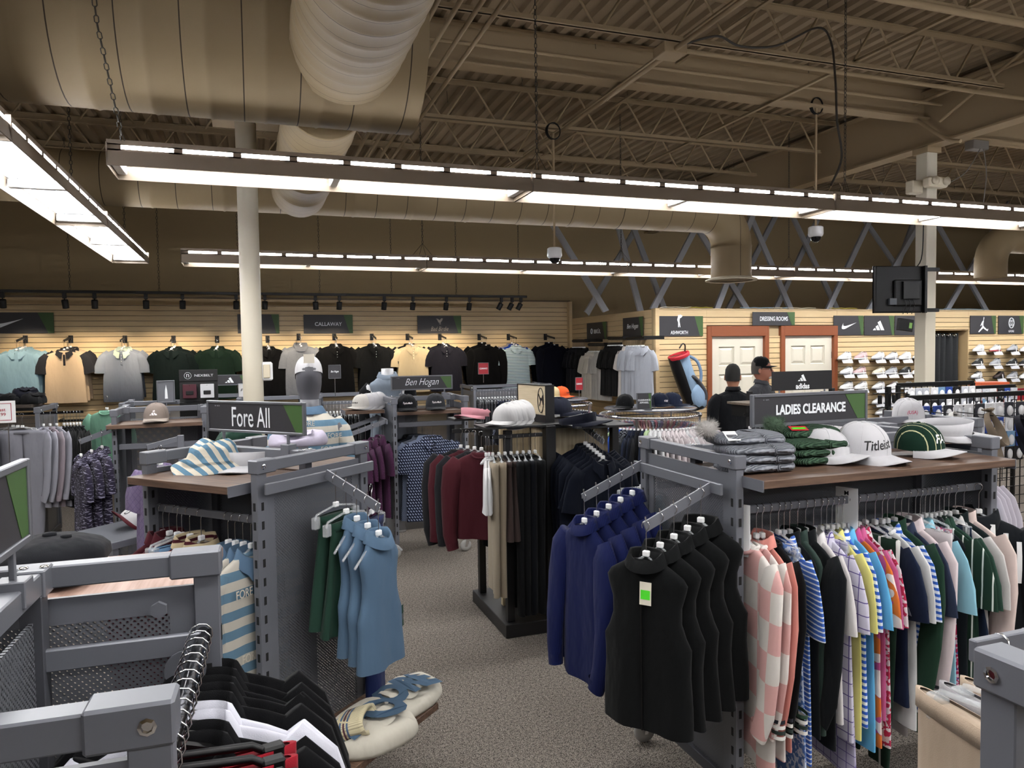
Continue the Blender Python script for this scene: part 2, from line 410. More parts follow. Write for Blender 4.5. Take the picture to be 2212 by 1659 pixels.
# curtained closet
b = MB(); b.box(c1-.01, c1+.012, DY+.002, DY+.7, 0, 2.13); b.box(c2-.012, c2+.01, DY+.002, DY+.7, 0, 2.13); b.box(c1, c2, DY+.7, DY+.75, 0, 2.13); b.box(c1, c2, DY+.002, DY+.7, 2.118, 2.13)
struct(b.build('wall_closet', mat('closet_board', 'b79d74', .6)))
t = thing('closet_curtain', 'dark charcoal curtain on grommets in the slatwall opening', 'curtain', (0, 0, 0))
b = MB(); rings = []; xa, xb = dx(2018, 740), dx(2082, 740)
for i in range(90):
    u = i/89; X = xa+(xb-xa)*u; Y = DY+.14+.035*math.sin(u*30)+.02*math.sin(u*11+1)
    rings.append([Vector((X, Y+.01*math.sin(z*3+u*9), z)) for z in [2.08-.2*k for k in range(11)]])
b.loft(rings, closed=False); b.build('curtain_cloth', mat('curtain_charcoal', '15181c', .7, bump=(60, .3)), t)
for i in range(5):
    b = MB(); X = xa+(xb-xa)*(i+.5)/5; b.tube([(X, DY+.11+.02*math.cos(a*PI/6), 2.04+.026*math.sin(a*PI/6)) for a in range(12)], .006, 6, True); b.build('grommet', CHROME, t)
b = MB(); b.cyl((c1, DY+.13, 2.045), (c2, DY+.13, 2.045), .013); tag(b.build('curtain_rod', CHROME), 'metal rod that carries the dark curtain', 'curtain rod')
# closet contents: a dark jacket-like item and price card seen left of the curtain
b = MB(); b.rbox(c1+.02, xa-.01, DY+.5, DY+.56, 1.2, 1.62, .006, 0); b.rbox(c1+.02, xa-.01, DY+.5, DY+.56, 1.63, 1.84, .006, 1)
tag(b.build('storage_box', [mat('shoe_box_lid', 'c9c4bb', .6), mat('maroon_card', '5e2b1e', .6)]), 'brown and grey box behind the charcoal curtain', 'box')
# ---------------- columns
t = tag(MB().lathe([(.079, 0), (.079, 3.72)], 28, c=(.008, 6.3, 0)).build('round_column', mat('column_cream', 'cdc5b2', .5)), 'round cream painted steel column behind the rack of blue stripes', 'column'); struct(t)
b = MB(); b.rbox(7.075, 7.225, 6.225, 6.375, 0, 4.06, .006); t = tag(b.build('square_column', mat('column_cream', 'cdc5b2', .5)), 'square cream steel column carrying the tv', 'column'); struct(t)
b = MB(); b.box(-.24, .26, 6.12, 6.48, 3.72, 3.78); b.box(-.18, .2, 6.2, 6.4, 3.78, 4.36); struct(b.build('column_cap', BEAM))
# ---------------- steel: girder on the column line, Y-beam, joists, bridging
def ibeam(b, a, c, zb, zt, fwd, tf=.015):
    a = Vector(a); c = Vector(c)
    for z in (zb+tf/2, zt-tf/2): b.bar((a.x, a.y, z), (c.x, c.y, z), fwd, tf)
    b.bar((a.x, a.y, (zb+zt)/2), (c.x, c.y, (zb+zt)/2), .012, zt-zb)
b = MB(); ibeam(b, (-9, 6.3), (7.1, 6.3), 4.36, 4.715, .17); tag(b.build('roof_girder', BEAM), 'solid web steel girder painted beige under the deck', 'beam', kind='structure')
b = MB(); ibeam(b, (7.15, -2), (7.15, 12.4), 4.06, 4.66, .2, .02); b.box(7.05, 7.25, 6.2, 6.4, 4.0, 4.07); tag(b.build('roof_beam', BEAM), 'deep steel beam running over the square column', 'beam', kind='structure')
b = MB(); ibeam(b, (7.2, 6.3), (19.9, 6.3), 4.2, 4.715, .17); tag(b.build('roof_girder', BEAM), 'steel girder leaving the square column to the east', 'beam', kind='structure')
def joist(x0, x1, Y, zb=4.3, zt=4.71, par='', ch=.05):
    b = MB()
    for s in (-1, 1):
        b.box(x0, x1, Y+s*.004, Y+s*.03, zt-.006, zt); b.box(x0, x1, Y+s*.004, Y+s*.01, zt-.05, zt)
        b.box(x0+.3, x1-.3, Y+s*.004, Y+s*.03, zb, zb+.006); b.box(x0+.3, x1-.3, Y+s*.004, Y+s*.01, zb, zb+.04)
    p = []; x = x0+.35; k = 0
    while x < x1-.3:
        z_ = zb+.02 if k % 2 else zt-.03
        p += [(x-.03, Y, z_), (x+.03, Y, z_)]; x += .3; k += 1
    b.tube(p, .011, 6)
    return b.build('roof_joist', BEAM)
for i, Y in enumerate((-6.6, -5.4, -4.2, -3.0, -1.8, -.6, .5, 1.7, 2.9, 4.08, 5.15, 7.55, 8.79, 10.0, 11.2)):
    struct(tag(joist(-8.9, 7.1, Y), 'open web steel joist painted beige under the deck', 'joist', 'roof joists west of the deep beam'))
    if Y > 2: struct(tag(joist(7.2, 19.8, Y), 'open web steel joist painted beige beyond the deep beam', 'joist', 'roof joists east of the deep beam'))
# bridging angles between joists (run along Y)
for k, (X, z) in enumerate(((-3.4, 4.33), (1.1, 4.33), (1.22, 4.62), (3.3, 4.33), (3.95, 4.62), (5.0, 4.33))):
    b = MB(); b.bar((X, 1.5, z), (X, 12.3, z), .035, .006); b.bar((X+.015, 1.5, z+.016), (X+.015, 12.3, z+.016), .006, .035)
    struct(tag(b.build('joist_bridging', BEAM), 'thin steel bridging angle tied across the joists', 'bridging', 'bridging angles across the joists'))
# four parallel sprinkler/conduit pipes and a fat pipe
for k, (X, r) in enumerate(((.98, .04), (1.28, .017), (1.42, .017), (1.56, .017), (1.70, .017))):
    b = MB(); b.cyl((X-.05, 1.0, 4.2), (X-.05, 12.2, 4.2), r, 10)
    if k == 0:
        for y in (4.2, 6.6, 9): b.cyl((X-.05, y, 4.2), (X-.05, y+.07, 4.2), .052, 12)
    struct(tag(b.build('ceiling_pipe', BEAM), ['fat painted pipe beside the big duct', 'thin painted conduit next to the fat pipe', 'second thin conduit from the fat pipe', 'third thin conduit from the fat pipe', 'thin conduit furthest from the fat pipe'][k], 'pipe', 'conduits beside the big duct'))
b = MB(); b.cyl((-6, 5.99, 4.43), (7.0, 5.99, 4.43), .016, 8); struct(tag(b.build('conduit', BEAM), 'thin conduit clipped along the solid girder', 'conduit'))
b = MB(); b.cyl((-6, 4.0, 4.25), (12, 4.0, 4.25), .026, 8); struct(tag(b.build('conduit', BEAM), 'thick conduit under the joist nearest the top edge', 'conduit'))
# conduit looping round the beam junction
def sm(pts, n=6):   # smooth a polyline (Catmull-Rom)
    P = [Vector(p) for p in pts]; out = []
    for i in range(len(P)-1):
        p0 = P[max(i-1, 0)]; p1 = P[i]; p2 = P[i+1]; p3 = P[min(i+2, len(P)-1)]
        for k in range(n):
            t = k/n; out.append(.5*((2*p1)+(p2-p0)*t+(2*p0-5*p1+4*p2-p3)*t*t+(3*p1-p0-3*p2+p3)*t**3))
    out.append(P[-1]); return out
J = [at(2300, 90, X=6.95), at(2210, 130, X=6.95), at(2075, 185, X=6.95), at(1985, 222, X=6.95), at(1955, 232, X=6.95), at(1953, 243, X=6.95), at(1975, 256, X=6.95), at(2040, 298, X=6.95), at(2075, 305, X=6.95)]
b = MB(); b.tube(sm(J), .02, 8); struct(tag(b.build('conduit', BEAM), 'bent conduit rounding the beam and girder joint', 'conduit'))
b = MB(); b.tube([at(2240, 85, X=6.9), at(2030, 262, X=6.9)], .017, 8); struct(tag(b.build('conduit', BEAM), 'straight conduit slanting up across the deep beam', 'conduit'))
p = at(1447, 100, Z=4.22); b = MB(); b.rbox(p.x-.1, p.x+.1, p.y-.09, p.y+.09, 4.14, 4.22, .006); b.cyl((p.x+.1, p.y, 4.2), (12, p.y, 4.2), .02, 8); b.cyl((p.x, p.y, 4.17), (p.x, 11.5, 4.17), .02, 8); b.cyl((p.x, p.y, 4.17), (p.x, 1, 4.17), .02, 8)
struct(tag(b.build('junction_box', BEAM), 'square painted junction box where conduits meet under the deck', 'junction box'))
# hanging threads of tie wire under the deck
b = MB()
for i in range(170):
    X = random.uniform(-3, 12); Y = random.uniform(3.5, 11.5); b.bar((X, Y, DECK), (X+.01, Y, DECK-random.uniform(.06, .13)), .004, .004, up=(1, 0, 0))
tag(b.build('tie_wire', mat('rust_wire', '4a4034', .7)), 'short tie wires dangling from the roof deck', 'wire', kind='stuff')
# ---------------- ducts
def duct(name, label, path, r, seams=True, seg=.62, ends=True, rib=.006, dm=None):
    b = MB(); P = [Vector(p) for p in path]; n = 40
    pts = []; rad = []
    for i in range(len(P)-1):
        d = P[i+1]-P[i]; L = d.length; k = max(1, round(L/seg)) if seams else 1
        if L < .2: pts.append(P[i]); rad.append(r); continue
        for j in range(k):
            a = P[i]+d*(j/k); pts += [a, a+d.normalized()*.012, a+d.normalized()*.03]; rad += [r, r+rib, r]
    pts.append(P[-1]); rad.append(r)
    b.tube(pts, rad, n, cap=ends)
    return struct(tag(b.build(name, dm or DUCT), label, 'duct'))
duct('round_duct', 'huge beige round duct crossing the top left ceiling', [(-8.8, 4.63, 3.75), (1.0, 4.63, 3.75)], .49, seg=.3, dm=DUCTX)
duct('round_duct', 'thick spiral duct coming forward off the huge duct', [(.55, 4.35, 3.61), (.55, -6, 3.61)], .31, seg=.16, rib=.004, dm=DUCTY)
duct('round_duct', 'short duct linking the huge duct to the one behind', [(.49, 4.9, 3.5), (.47, 7.3, 3.42)], .25, seg=.5, dm=DUCTY)
DYL, DZL = 7.5, 3.475
el = [(-8.8, DYL, DZL)]+[(x_, DYL, DZL) for x_ in (0.4, 5.06)]
for i in range(1, 8): a = i/7*PI/2; el.append((5.06+.38*math.sin(a), DYL, DZL-.38*(1-math.cos(a))))
zo = at(1610, 605, Y=DYL).z; print('outlet z', zo)
el.append((5.44, DYL, zo+.02))
duct('round_duct', 'long beige duct ending in a downturned elbow outlet', el, .235, seg=.6, dm=DUCTX)
b = MB(); b.lathe([(.23, .03), (.25, .02), (.3, .0), (.3, -.015), (.25, -.01)], 36, c=(5.44, DYL, zo), cap=False)
for k in range(9):
    x_ = -.22+.055*k; h_ = math.sqrt(max(0, .25**2-x_*x_)); b.box(5.44+x_-.004, 5.44+x_+.004, DYL-h_, DYL+h_, zo-.005, zo+.02)
struct(tag(b.build('duct_diffuser', CREAM), 'round flared diffuser under the duct elbow', 'air diffuser'))
el = [(14, 8.0, 3.5), (at(2170, 500, Y=8.0).x+.42, 8.0, 3.5)]; xe = at(2140, 560, Y=8.0).x
xe = at(2140, 560, Y=7.5).x; el = [(14, 7.5, 3.35), (xe+.35, 7.5, 3.35)]
for i in range(1, 8): a = i/7*PI/2; el.append((xe+.35-.35*math.sin(a), 7.5, 3.35-.35*(1-math.cos(a))))
el.append((xe, 7.5, at(2140, 600, Y=7.5).z))
duct('round_duct', 'beige duct elbow turning down beside the right edge', el, .2, seg=.5)
# ---------------- back diagonal stud braces
def stud(b, p, q, wd=.09, dp=.04):
    b.bar(p, q, dp, wd, up=(0, 1, 0)) if False else None
    p = Vector(p); q = Vector(q); d = (q-p).normalized(); sd = Vector((0, 1, 0)); u = d.cross(sd).normalized()
    for o, (w1, w2) in ((0, (wd, .003)), (-wd/2, (.003, dp)), (wd/2, (.003, dp))):
        a = p+u*o; c = q+u*o; L = (q-p).length
        M = Matrix(((d.x, sd.x, u.x, a.x), (d.y, sd.y, u.y, a.y), (d.z, sd.z, u.z, a.z), (0, 0, 0, 1)))
        if o == 0: b.box(0, L, -.0015, .0015, -wd/2, wd/2, 0, M)
        else: b.box(0, L, 0, dp, -.0015, .0015, 0, M)
BR = [((1310, 685), (1205, 500), 9.7), ((1268, 690), (1365, 510), 10.4), ((1385, 672), (1340, 500), 9.6), ((1440, 672), (1365, 480), 10.2), ((1410, 672), (1500, 500), 9.5), ((1548, 672), (1700, 275), 9.5), ((1618, 670), (1500, 480), 9.6), ((1570, 672), (1690, 440), 10.2), ((1712, 672), (1620, 460), 9.6),
      ((1672, 672), (1760, 490), 10.3), ((1788, 672), (1930, 370), 9.5), ((1815, 672), (1720, 480), 10.2), ((1876, 672), (1990, 480), 9.6), ((2045, 672), (2215, 380), 9.5), ((2135, 672), (2025, 480), 9.6), ((2010, 672), (1880, 490), 10.3), ((1905, 672), (1960, 520), 10.3)]
for (x0, y0), (x1, y1), Y in BR:
    b = MB(); a = at(x0, y0, Y=Y); a.z = 2.44; a.x = at(x0, y0, Y=Y).x; c = at(x1, y1, Y=Y+1.1 if y1 < 450 else Y+.7)
    d = c-a; k = (4.6-a.z)/d.z; c = a+d*min(k, 1.6 if y1 > 400 else 1)
    stud(b, a, c); struct(tag(b.build('stud_brace', GALV), 'galvanised stud bracing the slatwall partition to the roof', 'brace', 'diagonal stud braces'))
# loose cables lying along the top of the partition
for k, (xa_, xb_) in enumerate(((1425, 1500), (1480, 1540), (1600, 1700), (1660, 1760), (1790, 1850), (2010, 2130))):
    P = []
    for i in range(8):
        q = at(xa_+(xb_-xa_)*i/7, 668, Y=DY+.05); P.append((q.x, DY+.05+.02*math.sin(i*2+k), 2.462+.012*abs(math.sin(i*1.3+k))))
    tag(MB().tube(sm(P, 3), .006, 6).build('cable', mat('cable_%d' % (k % 3), ['d8d0b8', 'b8a840', '8fa8b8'][k % 3], .5)), ['pale', 'yellow', 'blue grey', 'pale', 'yellow', 'blue grey'][k]+' cable lying on top of the partition '+['over the golfer figure board', 'left of the dressing rooms sign', 'over the dressing rooms sign', 'right of the dressing rooms sign', 'over the shoes', 'over the curtain'][k], 'cable')
# ================================================================== fluorescent fixtures
LAMP = mat('lamp_tube', 'f4f8ff', .3, emit=TUBE_E); SLOTM = mat('lamp_slot', 'f6f8ff', .3, emit=SLOT_E)
REFL = mat('white_reflector', 'f2f2f2', .35); HOUS = mat('fixture_housing', '8a7c6c', .5)
def fixture_proto(L=2.434):
    t = thing('fluorescent_fixture', 'x', 'ceiling light'); t.scale = (1, 1, .72)
    b = MB(); w1, w2, h = .18, .075, .2
    # outer reflector: side skirts, upper channel, end plates (slots left open between skirt and channel)
    for s in (-1, 1):
        b.add([(0, s*w1, 0), (L, s*w1, 0), (L, s*(w1-.012), .115), (0, s*(w1-.012), .115), (0, s*(w1-.006), 0), (L, s*(w1-.006), 0), (L, s*(w1-.018), .115), (0, s*(w1-.018), .115)],
              [(0, 1, 2, 3), (4, 7, 6, 5), (0, 4, 5, 1), (3, 2, 6, 7)])
        k = 0; x = 0.0
        while x < L-.01:     # webs between slots
            b.box(x, x+.07, s*(w1-.03)-.004, s*(w1-.03)+.004, .115, .17); x += .305
        b.box(L-.05, L, s*(w1-.03)-.004, s*(w1-.03)+.004, .115, .17)
        b.box(0, L, s*(w1-.03)-.004, s*(w1-.03)+.004, .115, .131); b.box(0, L, s*(w1-.03)-.004, s*(w1-.03)+.004, .161, .172)
    b.box(0, L, -w1+.025, w1-.025, .17, .2)
    b.box(0, .004, -w1, w1, 0, .17); b.box(L-.004, L, -w1, w1, 0, .17)
    b.build('housing', HOUS, t)
    b = MB(); b.add([(0, -w1+.02, .112), (L, -w1+.02, .112), (L, 0, .125), (0, 0, .125), (0, w1-.02, .112), (L, w1-.02, .112)], [(0, 3, 2, 1), (3, 4, 5, 2)])
    b.add([(0, -w1+.02, .1135), (L, -w1+.02, .1135), (L, w1-.02, .1135), (0, w1-.02, .1135)], [(0, 1, 2, 3)])
    b.build('reflector', REFL, t)
    for s in (-1, 1):
        b = MB(); x = .07
        while x < L-.06: b.box(x, x+.26, s*(w1-.028)-.002, s*(w1-.028)+.002, .132, .16); x += .305
        b.build('lamp_slot', SLOTM, t)
    for q in range(2):
        for s in (-.085, .085):
            b = MB(); b.cyl((.05+q*L/2, s, .06), (L/2-.05+q*L/2, s, .06), .014, 8); b.build('lamp_tube', LAMP, t)
    for x in (.03, L/2, L-.03): MB().rbox(x-.025, x+.025, -w1+.02, w1-.02, .035, .11, .006).build('lamp_holder', REFL, t)
    return t
FX = fixture_proto()
COL.objects.unlink(FX) if False else None
_first = [True]
ld = bpy.data.lights.new('fluorescent_light', 'AREA'); ld.shape = 'RECTANGLE'; ld.size = 2.3; ld.size_y = .2; ld.energy = AREA_W*2.44; ld.color = (1.0, .985, .96)
def fixture(loc, rot, label, group):
    if _first[0]: t = FX; _first[0] = False; t.location = loc; t.rotation_euler = (0, 0, rot); t['label'] = label; t['group'] = group
    else: t = dup(FX, loc, rot, label, group)
    lo = bpy.data.objects.new('fluorescent_light', ld); COL.objects.link(lo)
    c, s = math.cos(rot), math.sin(rot); lo.location = (loc[0]+1.22*c, loc[1]+1.22*s, loc[2]+.078); lo.rotation_euler = (0, 0, rot)
    return t
x = -.70; i = 0
while x < 12:
    fixture((x, 4.65, 2.905), 0, ['fluorescent fixture at the chain end of the nearest row', 'fluorescent fixture second along the nearest row', 'fluorescent fixture third along the nearest row', 'fluorescent fixture by the right edge in the nearest row'][min(i, 3)], 'fluorescent fixtures of the nearest row'); x += 2.44; i += 1
x = -.62; i = 0
while x < 14:
    fixture((x, 8.05, 2.79), 0, ['fluorescent fixture at the left end of the farther row', 'fluorescent fixture second along the farther row', 'fluorescent fixture third along the farther row', 'fluorescent fixture fourth along the farther row', 'fluorescent fixture fifth along the farther row', 'fluorescent fixture near the right duct elbow, farther row'][min(i, 5)], 'fluorescent fixtures of the farther row'); x += 2.44; i += 1
for Y0 in (1.15, -1.2, -3.6):
    x = -.7
    while x < 10: fixture((x, Y0, 2.9), 0, 'fluorescent fixture of the rows over the front aisles', 'fluorescent fixtures over the front aisles'); x += 2.44
for i, y in enumerate((6.5, 4.06, 1.62)):
    fixture((-1.2, y, 2.89), PI/2, ['fluorescent fixture whose far end hangs over the left wall aisle', 'fluorescent fixture cut by the left edge in the slanting row', 'fluorescent fixture of the slanting row above the camera'][i], 'fluorescent fixtures of the slanting left row')
for i, y in enumerate((6.5, 4.06, 1.62, -1)):
    fixture((-4.6, y, 2.83), PI/2, 'fluorescent fixture of the row over the left aisle', 'fluorescent fixtures over the left aisle')
# ---------------- chains
CHM = mat('chain_zinc', '4a4640', .5, .6)
def chain(name, label, a, b_, link=.034, r=.0022, n=4, group=None):
    a = Vector(a); b_ = Vector(b_); d = b_-a; L = d.length; d = d.normalized(); k = int(L/(link*.78)); mb = MB()
    u = d.cross(Vector((1, 0, 0))).normalized(); v = d.cross(u)
    for i in range(k):
        c = a+d*(i+.5)*L/k; s = u if i % 2 else v
        mb.tube([c+d*link/2*math.cos(t*PI/3)+s*link*.24*math.sin(t*PI/3) for t in range(6)], r, 3, True)
    return tag(mb.build(name, CHM), label, 'chain', group)
DK = DECK-.02
CP = [V_ for V_ in ((-.62, 4.5, 3.04), (-.66, 4.11, 3.5), (-.69, 4.09, 3.95), tuple(at(152, -25, Y=4.09)))]
mbc = MB()
for a_, c_ in zip(CP, CP[1:]):
    a_ = Vector(a_); c_ = Vector(c_); d = c_-a_; k = int(d.length/.036); d = d.normalized(); u = d.cross(Vector((1, 0, 0))).normalized(); v = d.cross(u)
    for i in range(k):
        c = a_+d*(i+.5)*(c_-a_).length/k; s = u if i % 2 else v
        mbc.tube([c+d*.0225*math.cos(t*PI/3)+s*.011*math.sin(t*PI/3) for t in range(6)], .003, 4, True)
tag(mbc.build('suspension_chain', CHM), 'long chain in front of the huge duct, at the left end of the nearest row', 'chain')
xq = at(1160, 350, Y=4.65).x
chain('suspension_chain', 'chain holding the middle of the nearest fixture row', (xq, 4.65, 3.2), (xq, 4.65, DK), .04, .003)
xq2 = at(1825, 380, Y=4.65).x
chain('suspension_chain', 'chain beside the grey cable over the nearest fixture row', (xq2, 4.65, 3.2), (xq2, 4.65, DK), .04, .003)
for x_, lab in ((xq, 'middle'), (xq2, 'right')):
    b = MB()
    for dx_ in (-.12, -.04, .04, .12): b.cyl((x_, 4.65, 3.2), (x_+dx_, 4.65-.06+.12*(dx_ > 0), 3.06), .002, 4)
    tag(b.build('hanger_wire', CHM), 'splayed hanger wires under the %s chain of the nearest row' % lab, 'wire')
for px_, lab in ((913, 'left'), (1342, 'middle'), (1704, 'right')):
    x_ = at(px_, 560, Y=8.05).x
    chain('suspension_chain', 'chain over the farther fixture row, %s of three' % lab, (x_, 8.05, 3.08), (x_, 8.05, DK), .04, .003)
    b = MB()
    for dx_ in (-.12, -.04, .04, .12): b.cyl((x_, 8.05, 3.08), (x_+dx_, 8.05, 2.94), .002, 4)
    tag(b.build('hanger_wire', CHM), 'splayed hanger wires on the farther row, %s of three' % lab, 'wire')
chain('suspension_chain', 'chain holding the middle of the slanting left fixture row', (-1.2, 6.2, 3.16), (-1.2, 6.2, DK), .04, .003)
chain('suspension_chain', 'chain holding the far end of the slanting left fixture row', (-1.2, 8.6, 3.16), (-1.2, 8.6, DK), .04, .003)
for y_, lab in ((6.2, 'middle'), (8.6, 'far end')):
    b = MB()
    for dy_ in (-.12, .12): b.cyl((-1.2, y_, 3.16), (-1.2, y_+dy_, 3.03), .003, 4)
    tag(b.build('hanger_wire', CHM), 'splayed hanger wires at the %s of the slanting left row' % lab, 'wire')
# ---------------- track lighting
TY, TZ = 10.95, 2.735
BT = mat('black_track', '060607', .5)
b = MB(); b.rbox(-8, at(1138, 648, Y=TY).x, TY-.018, TY+.018, TZ-.018, TZ+.018, .003); tag(b.build('lighting_track', BT), 'long black lighting track hung before the slatwall', 'light track')
for px_ in (150, 343, 515, 690, 845, 985, 1120):
    x_ = at(px_, 600, Y=TY).x
    chain('track_chain', 'thin dark chain carrying the black lighting track', (x_, TY, TZ+.02), (x_, TY, DK), .05, .0028, group='chains of the lighting track')
sp = bpy.data.lights.new('track_spot', 'SPOT'); sp.energy = SPOT_W; sp.spot_size = R(62); sp.spot_blend = .7; sp.shadow_soft_size = .03; sp.color = (1, .83, .62)
sp2 = sp.copy(); sp2.energy = SPOT_W*.18
HD = None
heads = [5, 139, 204, 315, 394, 510, 572, 681, 733, 830, 892, 964, 1014, 1083, 1106, 1125]
desc = ['at the left edge', 'over the light blue polos', 'between the first pair', 'right of the grey polo', 'over the dark green polo', 'just left of the round column', 'half behind the round column', 'above the block capital board, left', 'above the block capital board, right', 'over the black dotted polo', 'left above the bird sign', 'right above the bird sign', 'over the black sweatshirt', 'third from the track end', 'tilted second from the track end', 'tilted last on the track']
for i, px_ in enumerate(heads):
    x_ = at(px_, 640, Y=TY).x
    t = thing('track_spotlight', 'black track spotlight '+desc[i], 'spotlight', (x_, TY, TZ-.018), 0, 'track spotlights')
    tilt = R(18 if i < 13 else 30); yaw = R(-12 if i in (1, 7) else 8 if i < 13 else 55)
    if HD is None:
        b1 = MB(); b1.rbox(-.022, .022, -.02, .02, -.07, 0, .003); b1.cyl((0, 0, -.07), (0, 0, -.095), .008, 8)
        b2 = MB(); b2.lathe([(.0, .0), (.036, -.003), (.04, -.012), (.038, -.10), (.04, -.112), (.036, -.112), (.03, -.09), (0, -.085)], 18, cap=False)
        b3 = MB(); b3.lathe([(0, -.0865), (.029, -.0915)], 14, cap=False)
        HD = (b1.mesh('track_adapter', BT), b2.mesh('lamp_head', BT), b3.mesh('lamp_lens', mat('spot_lens', 'fff0d8', .3, emit=6)))
    obj('track_adapter', HD[0], t); h = obj('lamp_head', HD[1], t, (0, 0, -.085), (tilt if i < 13 else tilt, 0, yaw)); obj('lamp_lens', HD[2], h)
    lo = bpy.data.objects.new('track_spot', sp if i < 13 else sp2); COL.objects.link(lo); lo.location = (x_, TY, TZ-.2)
    aim = Vector((.28*math.sin(yaw), 1.1, -1.0)).normalized()
    lo.location = Vector((x_, TY, TZ-.12))+aim*.12
    lo.rotation_euler = aim.to_track_quat('-Z', 'Y').to_euler()
# ---------------- cameras on poles, tv, emergency light, boxes
def dome_camera(px_, py_, Y, ztop, lab, cable):
    p = at(px_, py_, Y=Y)
    t = thing('dome_camera', lab, 'security camera', (p.x, p.y, p.z))
    b = MB(); b.cyl((0, 0, .1), (0, 0, ztop-p.z), .012, 10)
    if ztop < 4.2: b.cyl((0, 0, ztop-p.z-.005), (0, .45, 4.305-p.z), .010, 8)
    b.build('pole', BEAM, t)
    MB().lathe([(.06, .1), (.075, .09), (.078, .02), (.07, .0), (.055, -.01)], 24).build('camera_body', WPLAS, t)
    MB().lathe([(.055, -.01), (.05, -.035), (.035, -.055), (.015, -.064), (0, -.066)], 20, cap=False).build('camera_dome', mat('smoked_dome', '101014', .08), t)
    b = MB(); R_ = .07; z0 = ztop-p.z+.02
    for k in range(5): b.tube([(R_*math.cos(a*PI/10)*(1+.04*k), -.02+.006*k, z0+R_*1.2*math.sin(a*PI/10)) for a in range(20)], .005, 5, True)
    b.build('coiled_cable', BLKP, t)
dome_camera(1198, 556, 7.1, 4.11, 'white dome camera on a pole left of centre', 1)
dome_camera(1762, 510, 6.3, 4.362, 'white dome camera on a pole near the duct elbow', 1)
b = MB(); b.tube(sm([at(1480, 95, Y=5.0), at(1550, 78, Y=5.0), at(1600, 100, Y=5.0), at(1680, 98, Y=5.0), at(1765, 60, Y=5.0), at(1795, 90, Y=5.0), at(1805, 180, Y=4.8), at(1808, 260, Y=4.7), at(1818, 340, Y=4.68), at(1795, 400, Y=4.66)]), .009, 6)
tag(b.build('power_cable', mat('cable_dark', '39342e', .6)), 'dark cable drooping from the deck to the nearest fixture row', 'cable')
# TV
t = thing('television', 'black flat television seen from behind on the square column', 'television', at(1945, 625, Y=6.2)); t.rotation_euler = (0, 0, R(-12))
b = MB(); b.rbox(-.30, .27, -.02, .03, -.25, .25, .008, 0); b.rbox(-.1, .22, -.055, -.02, -.18, .1, .01, 0); b.build('casing', BLKP, t)
b = MB(); b.rbox(-.02, .17, -.085, -.055, -.11, .08, .004); b.rbox(.24, .42, -.06, -.02, .19, .23, .003); b.rbox(.24, .42, -.06, -.02, -.25, -.21, .003); b.rbox(.24, .27, -.07, -.02, -.26, .25, .003); b.build('wall_bracket', BLK, t)
b = MB(); b.box(-.305, .275, .03, .034, -.255, .255); b.build('screen', mat('tv_screen', '050507', .15), t)
b = MB(); b.box(-.16, -.08, -.0565, -.055+.034, -.17, -.10); b.build('rating_label', mat('label_grey', '40444a', .5), t)
for k in range(3): MB().tube(sm([(.0+.05*k, -.06, -.1), (.02+.05*k, -.07, -.18), (-.01+.05*k, -.06, -.27)]), .004, 5).build('cable', BLKP, t)
p = at(1955, 702, Y=6.15)
t = thing('media_box', 'small black box with green label hanging under the television', 'media box', p, (0, R(8), R(-10)))
MB().rbox(-.09, .09, -.02, .02, -.065, .065, .006).build('casing', BLKP, t); MB().box(.035, .07, -.022, -.02, -.03, .03).build('label', mat('label_green', '6f9a4a', .5), t)
# emergency light and box on the square column
p = at(2022, 392, Y=6.1); t = thing('emergency_light', 'white twin emergency light on the square column', 'emergency light', p)
MB().rbox(-.12, .16, -.03, .08, -.06, .05, .02).build('casing', CREAM, t)
for k in (-.06, .1): MB().lathe([(.0, 0), (.04, 0), (.045, .03), (.0, .035)], 16, M=Matrix.Translation((k, -.03, -.0)) @ Matrix.Rotation(PI/2, 4, 'X')).build('lamp_head', CREAM, t)
p = at(1975, 405, Y=6.3); tag(MB().rbox(p.x-.07, p.x+.08, 6.25, 6.36, p.z-.07, p.z+.07, .01).build('junction_box', CREAM), 'cream box on the left of the square column', 'box')
p = at(2110, 315, Y=6.3); b = MB(); b.rbox(p.x-.12, p.x+.12, 6.24, 6.36, p.z-.05, p.z+.05, .006); b.tube(sm([(p.x-.02, 6.24, p.z-.05), (p.x-.3, 6.2, p.z-.35), (7.3, 6.2, p.z-.5)]), .006, 5); b.tube(sm([(p.x+.03, 6.24, p.z-.05), (p.x+.03, 6.2, p.z-.35), (p.x-.02, 6.2, p.z-.7)]), .006, 5)
tag(b.build('power_box', mat('box_grey', '77716a', .6)), 'grey outlet box with two hanging cords near the beam', 'outlet box')
b = MB(); b.tube(sm([at(1995, 485, Y=6.2), at(1990, 560, Y=6.2), at(1965, 590, Y=6.2)]), .006, 5); tag(b.build('cable', BLKP), 'thin black cable dropping to the television', 'cable')
p = at(520, 280, Y=6.1); p.z = 3.76; t = thing('access_point', 'flat white wireless unit with green light at the round column top', 'wireless unit', p)
MB().rbox(-.13, .16, -.1, .1, -.02, .02, .01).build('casing', CREAM, t); MB().box(-.02, -.01, -.101, -.1, -.008, -.001).build('status_light', mat('led_green', '30ff60', .3, emit=4), t)
